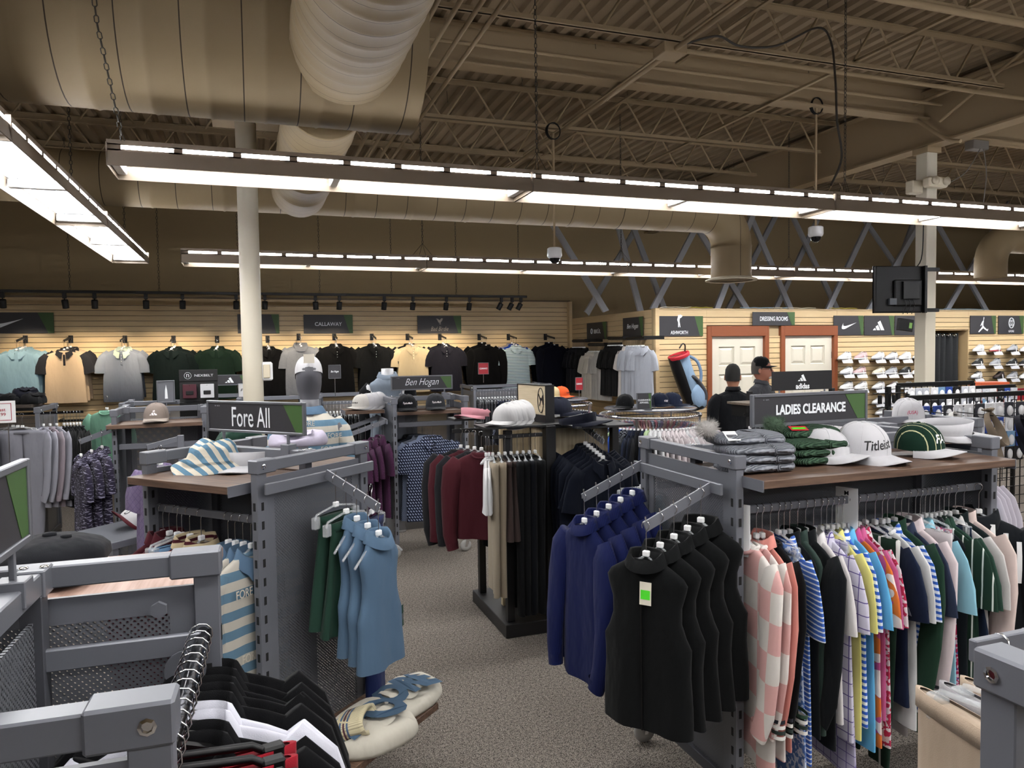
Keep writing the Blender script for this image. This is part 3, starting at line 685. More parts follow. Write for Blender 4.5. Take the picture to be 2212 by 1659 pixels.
# ================================================================== garments, hats, racks, signs
def V3(x, y, z): return Vector((x, y, z))
def ell(hw, ht, z, n, yo=0, xo=0, p=.75, fold=0, fk=5, ph=0, py=0):
    out = []
    for j in range(n):
        a = 2*PI*j/n; c, s_ = math.cos(a), math.sin(a)
        x = hw*math.copysign(abs(c)**p, c); y = ht*math.copysign(abs(s_)**.8, s_)
        y += fold*math.sin(x/hw*fk+ph)*(.4+.6*abs(s_))
        x += fold*.5*math.sin(z*9+ph+a)
        out.append(V3(x+xo, y+yo, z))
    return out
_gm = {}
def body_mesh(w, L, t, sl, seed, flare=1.0, neckw=.075, z0=-.1):
    key = ('body', w, L, t, sl, seed, flare, neckw, z0)
    if key in _gm: return _gm[key]
    rnd = random.Random(seed*7+3); ph = rnd.uniform(0, 6); fk = rnd.uniform(4, 7)
    prof = [(0, neckw, .45), (-.012, neckw+.03, .6), (-.03, w*.66, .7), (-.05, w*.84, .8), (-.075, w*.93, .9)]
    if sl == 'none': prof += [(-.10, w*.90, .9), (-.16, w*.80, .95), (-.22, w*.80, 1), (-.27, w*.9, 1), (-.31, w*1.02, 1), (-.36, w*1.0, 1)]
    else: prof += [(-.13, w*.97, 1), (-.2, w*.96, 1), (-.3, w*.95, 1)]
    zz = prof[-1][0]; k = 5
    for i in range(1, k+1):
        f = i/k; prof.append((zz+(-L-zz)*f, w*(.97+(flare-.97)*f), 1+.25*f))
    b = MB(); rings = []
    for z, hw, tt in prof:
        f = max(0, (-z-.12)/L); rings.append(ell(hw, t*tt, z+z0, 28, 0, 0, .7, t*.38*f+.001, fk, ph+z*1.5))
    # rounded hem: slight dip
    b.loft(rings, cap0=True); e_ = rings[-1]; b.loft([e_, [V3(v.x*.985, v.y*.85, v.z-.001) for v in e_]], smooth=False); b.loft([[V3(v.x*.985, v.y*.85, v.z-.001) for v in e_], [V3(v.x*.95, v.y*.7, v.z+.09) for v in e_]], smooth=False)
    _gm[key] = b.mesh('garment_body', FABD); return _gm[key]
def sleeve_mesh(w, t, long, s, seed, z0=-.1):
    key = ('slv', w, t, long, s, seed, z0)
    if key in _gm: return _gm[key]
    rnd = random.Random(seed*3+s); o = rnd.uniform(-.02, .02)
    if long: P = [(w*.80, -.055), (w*1.0, -.12), (w*1.1, -.26), (w*1.13, -.42+o), (w*1.12, -.56+o), (w*1.06+o, -.66+o)]; rr = [.055, .078, .07, .058, .05, .042]
    else: P = [(w*.80, -.055), (w*.99, -.12), (w*1.11, -.22), (w*1.18+o, -.315)]; rr = [.045, .065, .072, .074]
    rings = []; n = 16
    for i, (x, z) in enumerate(P):
        a = P[max(i-1, 0)]; c = P[min(i+1, len(P)-1)]; d = Vector((c[0]-a[0], c[1]-a[1])).normalized(); nx = Vector((-d.y, d.x))
        tt = t*(.9 if i else .6)
        rings.append([V3(s*(x+nx.x*rr[i]*math.cos(q)), tt*math.sin(q)+.004*math.sin(i*2.1+q*2+seed)-(.012*i if long else 0), z+nx.y*rr[i]*math.cos(q)+z0) for q in [2*PI*j/n for j in range(n)]])
    b = MB(); b.loft(rings, cap0=True); e_ = rings[-1]; c_ = e_[0].lerp(e_[n//2], .5); i1 = [v*.94+c_*.06 for v in e_]; b.loft([e_, i1], smooth=False); b.loft([i1, [v*.9+c_*.1+V3(0, 0, .05) for v in e_]], smooth=False)
    if long: b.loft([[V3(v.x, v.y*1.12, v.z) for v in rings[-3]], [V3(v.x, v.y*1.12, v.z) for v in rings[-2]]])if False else None
    _gm[key] = b.mesh('sleeve', FABD); return _gm[key]
def collar_mesh(kind, t, z0=-.1, neckw=.075):
    key = ('col', kind, t, z0, neckw)
    if key in _gm: return _gm[key]
    b = MB(); n = 22; ty = max(t*1.25, .03); rx = neckw+.004
    if kind == 'polo':
        a0, a1 = R(-78), R(258); r1 = []; r2 = []; r3 = []; r4 = []
        for i in range(n+1):
            a = a0+(a1-a0)*i/n; fr = max(0, -math.sin(a)); edge = min(i, n-i)
            x, y = math.cos(a), math.sin(a)
            base = z0-.01-.035*fr
            r1.append(V3(rx*.92*x, ty*.9*y, base)); r2.append(V3(rx*.95*x, ty*.95*y, base+.034-.01*fr))
            r3.append(V3(rx*1.1*x, ty*1.15*y-.003, base+.03-.01*fr)); k = 1.45+(.12 if edge < 2 else 0)
            r4.append(V3(rx*k*x, ty*1.45*y-.004, base-.016-.03*fr-(.02 if edge < 2 else 0)))
        b.loft([r1, r2, r3, r4], closed=False)
        r5 = [v+V3(0, -.002, -.001) for v in r4]
    elif kind == 'mock':
        rings = [[V3(rx*k*math.cos(a), ty*k*math.sin(a), z0-.012+dz-.02*max(0, -math.sin(a))) for a in [2*PI*i/n for i in range(n)]] for k, dz in ((1.08, -.005), (.98, .03), (.96, .052), (.9, .053), (.88, .02))]
        b.loft(rings)
    elif kind == 'fold':   # tall collar folded out
        rings = [[V3(rx*k*math.cos(a), ty*k*math.sin(a), z0-.012+dz-.03*max(0, -math.sin(a))) for a in [2*PI*i/n for i in range(n)]] for k, dz in ((.95, 0), (.95, .045), (1.1, .05), (1.4, .005))]
        b.loft(rings)
    elif kind == 'crew':
        b.tube([V3(rx*1.08*math.cos(a), ty*1.0*math.sin(a)-.002, z0-.005-.03*max(0, -math.sin(a))) for a in [2*PI*i/n for i in range(n)]], .008, 6, True)
    elif kind == 'hood':
        rings = [[V3(rx*k*math.cos(a), ty*k*math.sin(a)+yo, z0+dz-.03*max(0, -math.sin(a))) for a in [2*PI*i/n for i in range(n)]] for k, dz, yo in ((1.2, -.03, 0), (1.35, .0, .01), (1.25, .035, .02), (1.0, .04, .02), (.8, 0, .01))]
        b.loft(rings)
    _gm[key] = b.mesh('collar', FABD); return _gm[key]
FABD = mat('cloth_default', '808080', .9)
def setm(o, m):
    for i, s in enumerate(o.material_slots):
        s.link = 'OBJECT'; s.material = m if not isinstance(m, (list, tuple)) else m[i]
    return o
# hangers ------------------------------------------------------
def _hook(b, m=0, n=6, r=.0018):
    P = [(-.016, -.03), (-.018, -.018), (-.014, -.006), (-.004, -.0008), (.008, -.004), (.014, -.014), (.012, -.026), (.004, -.036), (0, -.046), (0, -.078+DZ)]
    b.tube([V3(x, 0, z) for x, z in P], r, n, m=m)
DZ = -.05
def hanger_meshes(kind):
    key = ('hang', kind)
    if key in _gm: return _gm[key]
    h = MB(); _hook(h)
    hb = MB()
    if kind in ('clear', 'black'):
        hb.tube([V3(x, 0, z) for x, z in ((-.155, -.185), (-.13, -.165), (-.08, -.132), (-.03, -.1), (0, -.082), (.03, -.1), (.08, -.132), (.13, -.165), (.155, -.185))], .0055, 6)
    elif kind in ('clipclear', 'clipblack'):
        hb.tube([V3(x, 0, z) for x, z in ((-.13, -.12), (-.12, -.098), (-.03, -.082), (0, -.078), (.03, -.082), (.12, -.098), (.13, -.12))], .007 if kind == 'clipblack' else .005, 6)
        for s in (-1, 1):
            hb.rbox(s*.125-.017, s*.125+.017, -.012, .012, -.155, -.105, .004)
    mk = MB(); mk.rbox(-.013, .013, -.009, .009, -.086, -.064, .003)
    out = (h.mesh('hook', STEELW), hb.mesh('hanger_arm', CLEARP if 'clear' in kind else BLKP), mk.mesh('size_marker', WPLAS))
    _gm[key] = out; return out
def hanger(parent, kind='clear', marker=True):
    a, b_, c = hanger_meshes(kind)
    o = obj('hanger', b_, parent, (0, 0, DZ)); obj('hook', a, o, (0, 0, -DZ))
    if marker and kind != 'black': obj('size_marker', c, o)
    return o
NAMES = {'polo': 'polo_shirt', 'sleeveless': 'sleeveless_top', 'jacket': 'jacket', 'sweater': 'sweater', 'tee': 'shirt', 'vest': 'vest', 'hoodie': 'hoodie_shirt'}
def top(kind, loc, rot, m, label, group=None, w=.235, L=.72, t=.03, collar='polo', cm=None, sm_=None, hang='clear', seed=0, neckw=.075, flare=1.03, buttons=None, zdrop=0, cat=None, marker=True, name=None, s=1):
    e = thing(name or NAMES[kind], label, cat or {'polo': 'polo shirt', 'sleeveless': 'sleeveless top', 'jacket': 'jacket', 'sweater': 'sweater', 'tee': 'shirt', 'vest': 'vest', 'hoodie': 'shirt'}[kind], loc, rot, group)
    e.scale = (s, s, s)
    sl = {'polo': 'short', 'sleeveless': 'none', 'jacket': 'long', 'sweater': 'long', 'tee': 'short', 'vest': 'none', 'hoodie': 'short'}[kind]
    sd = seed % 4
    dz = (0, 0, DZ if hang else 0)
    bd = setm(obj('garment_body', body_mesh(w, L, t, sl, sd, flare, neckw), e, dz), m)
    if sl != 'none':
        for q in (-1, 1): setm(obj('sleeve', sleeve_mesh(w, t*1.02, sl == 'long', q, sd), e, dz), sm_ or m)
    if collar: setm(obj('collar', collar_mesh(collar, t, -.1, neckw), e, dz), cm or m)
    if hang: hanger(e, hang, marker)
    if buttons:
        b = MB(); b.rbox(-.013, .013, -t*1.02-.008, -t*.9, -.30, -.15, .002); p_ = b.build('placket', buttons[0], e, dz)
        b = MB()
        for z in (-.17, -.21, -.25): b.lathe([(0, 0), (.0055, 0), (.0055, .002), (0, .003)], 8, M=Matrix.Translation((0, -t*1.02-.008, z)) @ Matrix.Rotation(PI/2, 4, 'X'))
        b.build('button', buttons[1], p_)
    return e
def drape_mesh(kind, w, L, t, seed):
    key = ('dr', kind, w, L, t, seed)
    if key in _gm: return _gm[key]
    rnd = random.Random(seed); ph = rnd.uniform(0, 6); b = MB(); z0 = -.115
    if kind == 'pants':
        for s in (-1, 1):
            rings = []
            for f in (0, .03, .12, .25, .4, .6, .8, 1):
                xo = s*w*(.5-.06*f); hw = w*(.52-.2*f)
                rings.append(ell(hw, t*(1-.25*f), z0-L*f, 16, .006*s*f, xo, .8, t*.3*f, 3, ph+s+f*2))
            b.loft(rings, cap0=True); b.loft([rings[-1], [V3(v.x, v.y*.6, v.z+.02) for v in rings[-1]]], smooth=False)
    else:
        k0, k1, fk = {'skirt': (.75, 1.35, 16), 'shorts': (.9, 1.1, 4), 'legging': (.9, .62, 4), 'folded': (.95, .85, 3), 'dress': (.8, 1.2, 8)}[kind]
        rings = []
        for f in (0, .02, .1, .25, .45, .7, 1):
            am = t*(.5 if kind == 'skirt' else .3)*f+.001
            rings.append(ell(w*(k0+(k1-k0)*f), t*(.8+.4*f), z0-L*f, 40 if kind == 'skirt' else 24, 0, 0, .8, am, fk, ph+f))
        b.loft(rings, cap0=True); b.loft([rings[-1], [V3(v.x*.98, v.y*.7, v.z+.03) for v in rings[-1]]], smooth=False)
    _gm[key] = b.mesh('garment_body', FABD); return _gm[key]
def bottom(kind, loc, rot, m, label, group=None, w=.17, L=.9, t=.022, hang='clipclear', seed=0, band=None, name=None, cat=None, marker=True, s=1):
    e = thing(name or {'pants': 'trousers', 'skirt': 'skirt', 'shorts': 'shorts', 'legging': 'leggings', 'folded': 'trousers', 'dress': 'dress'}[kind], label, cat or {'pants': 'trousers', 'skirt': 'skirt', 'shorts': 'shorts', 'legging': 'leggings', 'folded': 'trousers', 'dress': 'dress'}[kind], loc, rot, group)
    e.scale = (s, s, s)
    dz = (0, 0, DZ)
    setm(obj('garment_body', drape_mesh(kind, w, L, t, seed % 3), e, dz), m)
    key = ('wb', w, t, kind)
    if key not in _gm:
        k0 = {'pants': .98, 'skirt': .75, 'shorts': .9, 'legging': .9, 'folded': .95, 'dress': .8}[kind]
        b = MB(); b.loft([ell(w*k0*k, t*.95*k, -.115+dz, 24, p=.8) for k, dz in ((.97, .004), (1.03, .004), (1.03, -.03), (.97, -.03))]); _gm[key] = b.mesh('waistband', FABD)
    setm(obj('waistband', _gm[key], e, dz), band or m)
    hanger(e, hang, marker); return e
# swing tag
def swing_tag(parent, loc, rot=(0, 0, 0), w=.035, h=.07, m=None, sticker=True, name='price_tag'):
    b = MB(); b.box(-w/2, w/2, -.001, .001, -h, 0); o = b.build(name, m or WPLAS, parent, loc, rot)
    if sticker: MB().box(-w*.4, w*.4, -.0022, -.001, -h*.75, -h*.35).build('sticker', mat('green_sticker', '4ad02a', .5), o)
    else: MB().box(-w*.4, w*.4, -.0022, -.001, -h*.7, -h*.4).build('barcode', mat('barcode_grey', '4c4c50', .6), o)
    return o
# ------------------------------------------------------------ hats
def cap(loc, rot, m, label, group=None, bm=None, s=1, name='baseball_cap', cat='cap', logo=None, curve=.03, under=None, soft=.0, button=True):
    e = thing(name, label, cat, loc, rot, group); e.scale = (s, s, s)
    key = ('crown', round(soft, 2))
    if key not in _gm:
        b = MB(); rings = []; n = 36
        for i in range(11):
            f = i/10; a = f*PI/2; rr = math.cos(a)**.75 if f < 1 else .0
            z = .112*math.sin(a)**.82
            rings.append([V3(.083*rr*math.cos(q)*(1-.05*soft*math.sin(3*q+f*4)), .098*rr*math.sin(q)+.006*f-(.012*soft*f), z*(1-soft*.12*(math.sin(q*2+1)+1))) for q in [2*PI*j/n for j in range(n)]])
        b.loft(rings); _gm[key] = b.mesh('crown', FABD)
        b = MB()   # panel seams
        for k in range(6):
            q = PI/2+k*PI/3; P = []
            for i in range(9):
                a = i/9*PI/2; rr = math.cos(a)**.75; P.append((.0835*rr*math.cos(q), .0985*rr*math.sin(q)+.006*i/9, .1125*math.sin(a)**.82))
            b.tube(P, .0011, 4)
        _gm[('seam', 0)] = b.mesh('seam', FABD)
        b = MB(); b.lathe([(.0, .006), (.008, .004), (.009, 0), (0, -.001)], 10, c=(0, .006, .111)); _gm[('btn', 0)] = b.mesh('crown_button', FABD)
    setm(obj('crown', _gm[key], e), m)
    if button and soft == 0: setm(obj('crown_button', _gm[('btn', 0)], e), m)
    if soft == 0: setm(obj('crown_seam', _gm[('seam', 0)], e), m)
    key = ('brim', curve)
    if key not in _gm:
        top_, bot = [], []; n = 16
        for i in range(6):
            f = i/5; ra = []; rb = []
            for j in range(n+1):
                q = R(186)+R(168)*j/n; x0, y0 = .083*math.cos(q), .098*math.sin(q)
                s_ = max(0, math.sin(PI*j/n))**.6; x1, y1 = x0*(1+.04*s_), y0-.082*s_
                x = x0+(x1-x0)*f; y = y0+(y1-y0)*f; z = .012-curve*(abs(x)/.09)**2*(.3+.7*f)-.014*f*0
                ra.append(V3(x, y, z+.0015)); rb.append(V3(x, y, z-.0015))
            top_.append(ra); bot.append(rb)
        b = MB(); b.loft(top_, closed=False, m=0); b.loft([r_[::-1] for r_ in bot], closed=False, m=1)
        b.loft([top_[-1], bot[-1]], closed=False, m=0)
        b.loft([[top_[k][0] for k in range(6)], [bot[k][0] for k in range(6)]], closed=False); b.loft([[top_[k][-1] for k in range(6)], [bot[k][-1] for k in range(6)]], closed=False)
        _gm[key] = b.mesh('brim', [FABD, FABD])
    setm(obj('brim', _gm[key], e), [bm or m, under or bm or m])
    if logo: cap_logo(e, *logo)
    return e
def wrap_cap(o, z0=.0):   # wrap a flat lettering mesh (in x,z, front -y) round the crown front
    for v in o.data.vertices:
        x, y, z = v.co; a = x/.088; zz = min(max(z, .002), .108)
        rr = math.cos(math.asin(min(1, (zz/.112)**(1/.82))))**.75
        v.co = V3(.084*rr*math.sin(a), -.0995*rr*math.cos(a)+.006*(zz/.112)-.0005+y*.6, zz)
def cap_logo(e, kind, data, m, h=.02, w=None, z=.05, xo=0, ang=0):
    if kind == 'text':
        o = lettering(data, e, (0, 0, 0), h, m, w, rot=(0, 0, 0), shear=.25, bold=.01, name='embroidery')
        for v in o.data.vertices:
            x_, y_ = v.co.x, v.co.y; ca, sa = math.cos(ang), math.sin(ang)
            v.co = V3(x_*ca-y_*sa+xo, -v.co.z, x_*sa+y_*ca+z)
    else:
        b = MB()
        for pts in data: b.poly([(p[0]*h+xo, p[1]*h+z) for p in pts], -.0012, 0)
        o = b.build('embroidery', m, e)
    wrap_cap(o); return o
def visor(loc, rot, m, label, group=None, s=1, name='sun_visor', under=None, logo=None, bow=False, curve=.03):
    e = thing(name, label, 'visor', loc, rot, group); e.scale = (s, s, s)
    key = ('vband', 0)
    if key not in _gm:
        n = 36; rings = []
        for k, dz in ((1.0, 0), (1.02, .02), (1.03, .05), (1.01, .05), (.99, .02), (.98, 0)):
            ring = []
            for j in range(n):
                q = 2*PI*j/n; fr = (1-math.sin(q))/2; h_ = dz*(.55+.6*fr)
                ring.append(V3(.085*k*math.cos(q), .1*k*math.sin(q), h_+.003))
            rings.append(ring)
        b = MB(); b.loft(rings+[rings[0]]); _gm[key] = b.mesh('headband', FABD)
    setm(obj('headband', _gm[key], e), m)
    if ('brim', curve) not in _gm:
        c_ = cap((0, 0, 0), 0, m, 'x', curve=curve)
        for ch in list(c_.children): bpy.data.objects.remove(ch)
        bpy.data.objects.remove(c_)
    o = setm(obj('brim', _gm[('brim', curve)], e), [m, under or m]); o.scale = (1.05, 1.1, 1)
    if bow:
        b = MB()
        for s_ in (-1, 1): b.tube([(0, .102, .03), (s_*.02, .115, .045), (s_*.04, .12, .03), (s_*.02, .118, .02), (0, .104, .028)], .007, 6); b.tube([(0, .104, .028), (s_*.03, .125, 0)], .005, 5)
        setm(b.build('bow', FABD, e), m)
    if logo: cap_logo(e, *logo)
    return e
# ------------------------------------------------------------ perforated sheet
def perf(name, col, pitch, rad, axes='xz', back='1a1a1c'):
    m, N = newmat(name, .42, .35, .5); o = N.xyz(); a = o['xyz'.index(axes[0])]; c = o['xyz'.index(axes[1])]
    p = N.math('DIVIDE', N.math('ADD', a, c), pitch*1.414); q = N.math('DIVIDE', N.math('SUBTRACT', a, c), pitch*1.414)
    fp = N.math('SUBTRACT', N.math('FRACT', N.math('ADD', p, 100)), .5); fq = N.math('SUBTRACT', N.math('FRACT', N.math('ADD', q, 100)), .5)
    d = N.math('ADD', N.math('MULTIPLY', fp, fp), N.math('MULTIPLY', fq, fq)); h = N.math('GREATER_THAN', d, rad*rad)
    N.b.inputs['Base Color'].default_value = srgb(col); N.l(h, N.b.inputs['Alpha']); return m
PERF = perf('perforated_grey', '74767c', .0095, .3); PERFY = perf('perforated_grey_side', '6a6c72', .0095, .3, 'yz')
SLOTD = mat('slot_shadow', '0a0a0b', .8)
WALNUT = None
def wood(name, c1, c2, ax=(1.2, 18, 18), rough=.5):
    m, N = newmat(name, rough, 0, .4); f = N.noise(4, 5, map_=ax); N.l(N.mix(N.math('ADD', N.math('MULTIPLY', N.math('SUBTRACT', f, .5), 2.2), .5), c1, c2), N.b.inputs['Base Color']); return m
WALNUT = wood('walnut_laminate', '3a2a22', '6e5646'); BIRCH = wood('pale_oak_laminate', '8f8068', 'b5a68a', (14, 14, 1.2))
# ------------------------------------------------------------ H-shaped gondola rack
# local x = spine, end frames at x = +-LX/2 running along local y; height h
def h_rack(loc, rot, label, LX=.67, LY=.68, h=1.47, name='gondola_rack', group=None, panels=(1, 1, 1), casters=True, slots=True, low=.16, post=.05):
    e = thing(name, label, 'clothes rack', loc, rot, group); p = post/2
    for sx in (-1, 1):
        for sy in (-1, 1):
            x, y = sx*(LX/2-p), sy*(LY/2-p)
            o = MB().rbox(x-p*.7, x+p*.7, y-p, y+p, low-.03, h-.045, .002).build('post', GREY, e)
            if slots:
                s = MB(); z = low+.06
                while z < h-.14:
                    for q in (-1, 1): s.box(x+q*(p*.7+.0005)-.001, x+q*(p*.7+.0005)+.001, y-.006, y+.006, z, z+.032)
                    for q in (-1, 1): s.box(x-.006, x+.006, y+q*(p+.0005)-.001, y+q*(p+.0005)+.001, z, z+.032)
                    z += .075
                s.build('slots', SLOTD, o)
            MB().rbox(x-p*.9-.005, x+p*.9+.005, y-p-.005 if sy < 0 else y-p-.045, y+p+.045 if sy < 0 else y+p+.005, h-.055, h, .004).build('corner_block', GREY, e)
            b = MB(); b.lathe([(0, 0), (.010, 0), (.011, .003), (.007, .004), (.006, .001), (0, .001)], 8, smooth=False, M=Matrix.Translation((x+sx*(p*.9+.005), y-sy*.0, h-.027)) @ Matrix.Rotation(sx*PI/2, 4, 'Y')); b.build('bolt', CHROME, e)
            if casters:
                c = MB(); c.lathe([(0, -.014), (.03, -.014), (.05, -.012), (.055, 0), (.05, .012), (.03, .014), (0, .014)], 20, M=Matrix.Translation((x-.02, y, .055)) @ Matrix.Rotation(PI/2, 4, 'X'))
                cw = c.build('caster_wheel', mat('caster_grey', '9c9a96', .5), e)
                c = MB()
                for q in (-1, 1): c.add([(x-.03, y+q*.02, .045), (x-.01, y+q*.02, .045), (x+.02, y+q*.022, .12), (x-.02, y+q*.022, .12)], [(0, 1, 2, 3)])
                c.box(x-.02, x+.02, y-.022, y+.022, .115, .13); c.build('caster_fork', CHROME, cw)
        x = sx*(LX/2-p)
        MB().rbox(x-.02, x+.02, -LY/2+post, LY/2-post, h-.05, h-.005, .003).build('top_rail', GREY, e)
        MB().rbox(x-.018, x+.018, -LY/2+post, LY/2-post, low-.03, low+.02, .003).build('bottom_rail', GREYD, e)
        if panels[0 if sx < 0 else 1]:
            b = MB(); b.box(x-.004, x+.004, -LY/2+post+.045, LY/2-post-.045, low+.02, h-.12); b.build('perforated_panel', PERFY, e)
            b = MB()
            for sy in (-1, 1): b.box(x-.006, x+.006, sy*(LY/2-post-.045)-.045 if sy > 0 else -LY/2+post, sy*(LY/2-post-.045)+.045 if sy > 0 else -LY/2+post+.045, low, h-.1) if False else None
            ys = LY/2-post
            for (a, c, za, zb) in ((-ys, -ys+.05, low+.02, h-.075), (ys-.05, ys, low+.02, h-.075), (-ys+.05, ys-.05, h-.13, h-.075)): b.box(x-.005, x+.005, a, c, za, zb)
            b.build('panel_border', GREY, e)
    b = MB(); b.rbox(-LX/2+.045, LX/2-.045, -.02, .02, h-.05, h-.005, .003); b.build('spine_rail', GREY, e)
    for sx in (-1, 1): MB().rbox(sx*(LX/2-.062)-.03, sx*(LX/2-.062)+.03, -.026, .026, h-.055, h-.0005, .003).build('spine_bracket', GREY, e)
    for sx in (-1, 1):
        b = MB()
        for y in (-.018, .018): b.lathe([(0, .003), (.006, .003), (.009, .001), (.009, 0)], 12, c=(sx*(LX/2-.062), y, h))
        b.build('screw', CHROME, e) if slots else None
    if panels[2]:
        MB().box(-LX/2+.06, LX/2-.06, -.004, .004, low+.02, h-.1).build('spine_panel', PERF, e)
        for x in (-LX/2+.075, LX/2-.075): MB().rbox(x-.02, x+.02, -.02, .02, low-.03, h-.05, .002).build('spine_post', GREYD, e)
    return e
def shelf(rack, x0, x1, y0, y1, z, m=None, name='shelf'):   # laminate board with steel side brackets, in rack space
    o = MB().rbox(x0+.004, x1-.004, y0, y1, z-.03, z, .0015).build(name, m or WALNUT, rack)
    for x in (x0, x1-.004): MB().box(x, x+.004, y0, y1, z-.042, z+.001).build('shelf_bracket', GREY, o)
    return o
def flat_rail(rack, x0, x1, y, z, y1=None, name='hang_rail'):
    b = MB(); b.rbox(x0, x1, y-.007, y+.007, z-.032, z, .002)
    o = b.build(name, GREY, rack)
    if y1 is not None:
        for x in (x0, x1): MB().rbox(x-.004, x+.004, min(y, y1), max(y, y1), z-.05, z, .002).build('rail_arm', GREY, o)
    return o
def waterfall(rack, base, dirv, L, drop, n=5, face=True, name='waterfall_arm'):
    base = Vector(base); d = Vector(dirv).normalized(); tip = base+d*L+V3(0, 0, -drop)
    o = MB().bar(base, tip, .008, .04).build(name, GREY, rack); b = MB(); pts = []
    for i in range(n):
        f = (i+.9)/n; q = base.lerp(tip, f); b.cyl(q+V3(0, 0, .018), q+V3(0, 0, .036)+d*.003, .003, 6); pts.append(q+V3(0, 0, .021))
    b.build('arm_pegs', CHROME, o); return pts
# ------------------------------------------------------------ signs
SIGNG = mat('sign_charcoal', '2d2c30', .5); GREEN = mat('sign_green', '3c5a2c', .5); WHT = mat('sign_white', 'eceff2', .5, emit=0.0)
FRAME = mat('sign_frame', '75777d', .35, .5)
def sign(loc, rot, w, h, label, text=None, th=None, tw=None, frame=None, green=True, name='brand_sign', shear=0, bold=.008, legs=None, bg=None, logo=None, tm=None, mark=True, group=None, txo=0, tzo=0):
    e = thing(name, label, 'sign', loc, rot, group)   # origin: centre of the sign, facing local -y
    MB().box(-w/2, w/2, -.004, .004, -h/2, h/2).build('sign_board', bg or SIGNG, e)
    if green:
        MB().poly([(w/2-.001, h/2-.001), (w/2-.001, -h/2+.001), (w/2-.07*w, -h/2+.001), (w/2-.19*w, h/2-.001)], -.0052, -.0041).build('green_corner', GREEN, e)
    if mark: lettering('W  NETS', e, (-w/2+.1*w, -.0055, h/2-.1*h), h*.05, mat('small_print', '8c8c90', .6), rot=(PI/2, 0, 0), name='small_print') if frame else None
    if text:
        for i, tx in enumerate(text if isinstance(text, list) else [text]):
            kk = len(text) if isinstance(text, list) else 1
            lettering(tx, e, (txo, -.006, tzo+(th*.85*(kk-1)/1.2 - i*th*1.45 if kk > 1 else 0)), th, tm or WHT, tw if kk == 1 else None, shear=shear, bold=bold)
    if logo: logo(e)
    if frame:
        for a in ((-w/2-frame, -w/2, -h/2-frame, h/2+frame), (w/2, w/2+frame, -h/2-frame, h/2+frame), (-w/2, w/2, -h/2-frame, -h/2), (-w/2, w/2, h/2, h/2+frame)):
            MB().rbox(a[0], a[1], -.009, .009, a[2], a[3], .002).build('sign_frame', FRAME, e)
    if legs:
        for x in legs[0]:
            b = MB(); b.rbox(x-.006, x+.006, -.005, .005, -h/2-(frame or 0)-legs[1], -h/2-(frame or 0), .001); b.rbox(x-.024, x+.024, -.026, .026, -h/2-(frame or 0)-legs[1]-.05, -h/2-(frame or 0)-legs[1], .002)
            b.build('sign_leg', GREY, e)
    return e
def swoosh(s, z=0, x=0, m=None): return lambda e: fan([SWOOSH[0]], e, (x, -.0055, z), s, m or WHT)
def bars(s, z=0, x=0, m=None): return lambda e: fan(BARS, e, (x, -.0055, z), s, m or WHT)
# ================================================================== back slatwall display
WY = 12.1
def backx(px, py=800, Y=None): return at(px, py, Y=Y or WY-.3).x
# brand boards on the back wall
def wsign(px0, px1, py0, py1, Y, label, **k):
    a = at(px0, py0, Y=Y); c = at(px1, py1, Y=Y); mid = at((px0+px1)/2, (py0+py1)/2, Y=Y)
    return sign((mid.x, Y, mid.z), 0, c.x-a.x, a.z-c.z, label, **k)
wsign(-70, 119, 675, 720, WY-.02, 'charcoal board with the curved tick logo on the back wall, far left', logo=swoosh(.4, 0, -.05))
wsign(513, 604, 679, 720, WY-.02, 'blank charcoal board on the back wall behind the round column')
wsign(656, 763, 680, 720, WY-.02, 'charcoal board with block capitals on the back wall', text='CALLAWAY', th=.06, tw=.42)
def birdie(e):
    fan([[(-.3, .1), (-.45, .3), (-.2, .25), (0, .1), (.25, .35), (.45, .3), (.35, .05), (.1, -.25), (-.15, -.2)], [(-.05, -.2), (0, -.2), (.02, -.45), (-.04, -.45)], [(.1, -.2), (.14, -.2), (.16, -.45), (.1, -.45)]], e, (0, -.0055, .06), .13, mat('sign_tan', 'b3a79a', .6))
wsign(902, 997, 682, 720, WY-.02, 'charcoal board with a small bird and script on the back wall', text='Bad Birdie', th=.07, tw=.3, shear=.35, bold=-.005, tzo=-.07, logo=birdie, tm=mat('sign_tan', 'b3a79a', .6))
# side wall boards (face -x)
def ssign(px0, px1, pyc, hh, X, label, **k):
    a = at(px0, pyc, X=X); c = at(px1, pyc, X=X); m_ = (a+c)/2
    return sign((X, m_.y, m_.z), -PI/2, abs(a.y-c.y), hh, label, **k)
def ibk(e):
    b = MB(); b.tube([(-.17+.03*math.cos(a*PI/5), -.006, .04*math.sin(a*PI/5)) for a in range(10)], .006, 5, True); b.build('logo', WHT, e)
ssign(1268, 1310, 715, .28, 5.34, 'charcoal board with shield mark and capitals on the side wall', text='IBKÜL', th=.08, tw=.25, txo=.04, logo=ibk)
ssign(1346, 1389, 706, .28, 5.34, 'charcoal board with script lettering on the side wall', text='Ben Hogan', th=.09, tw=.34, shear=.4, bold=0)
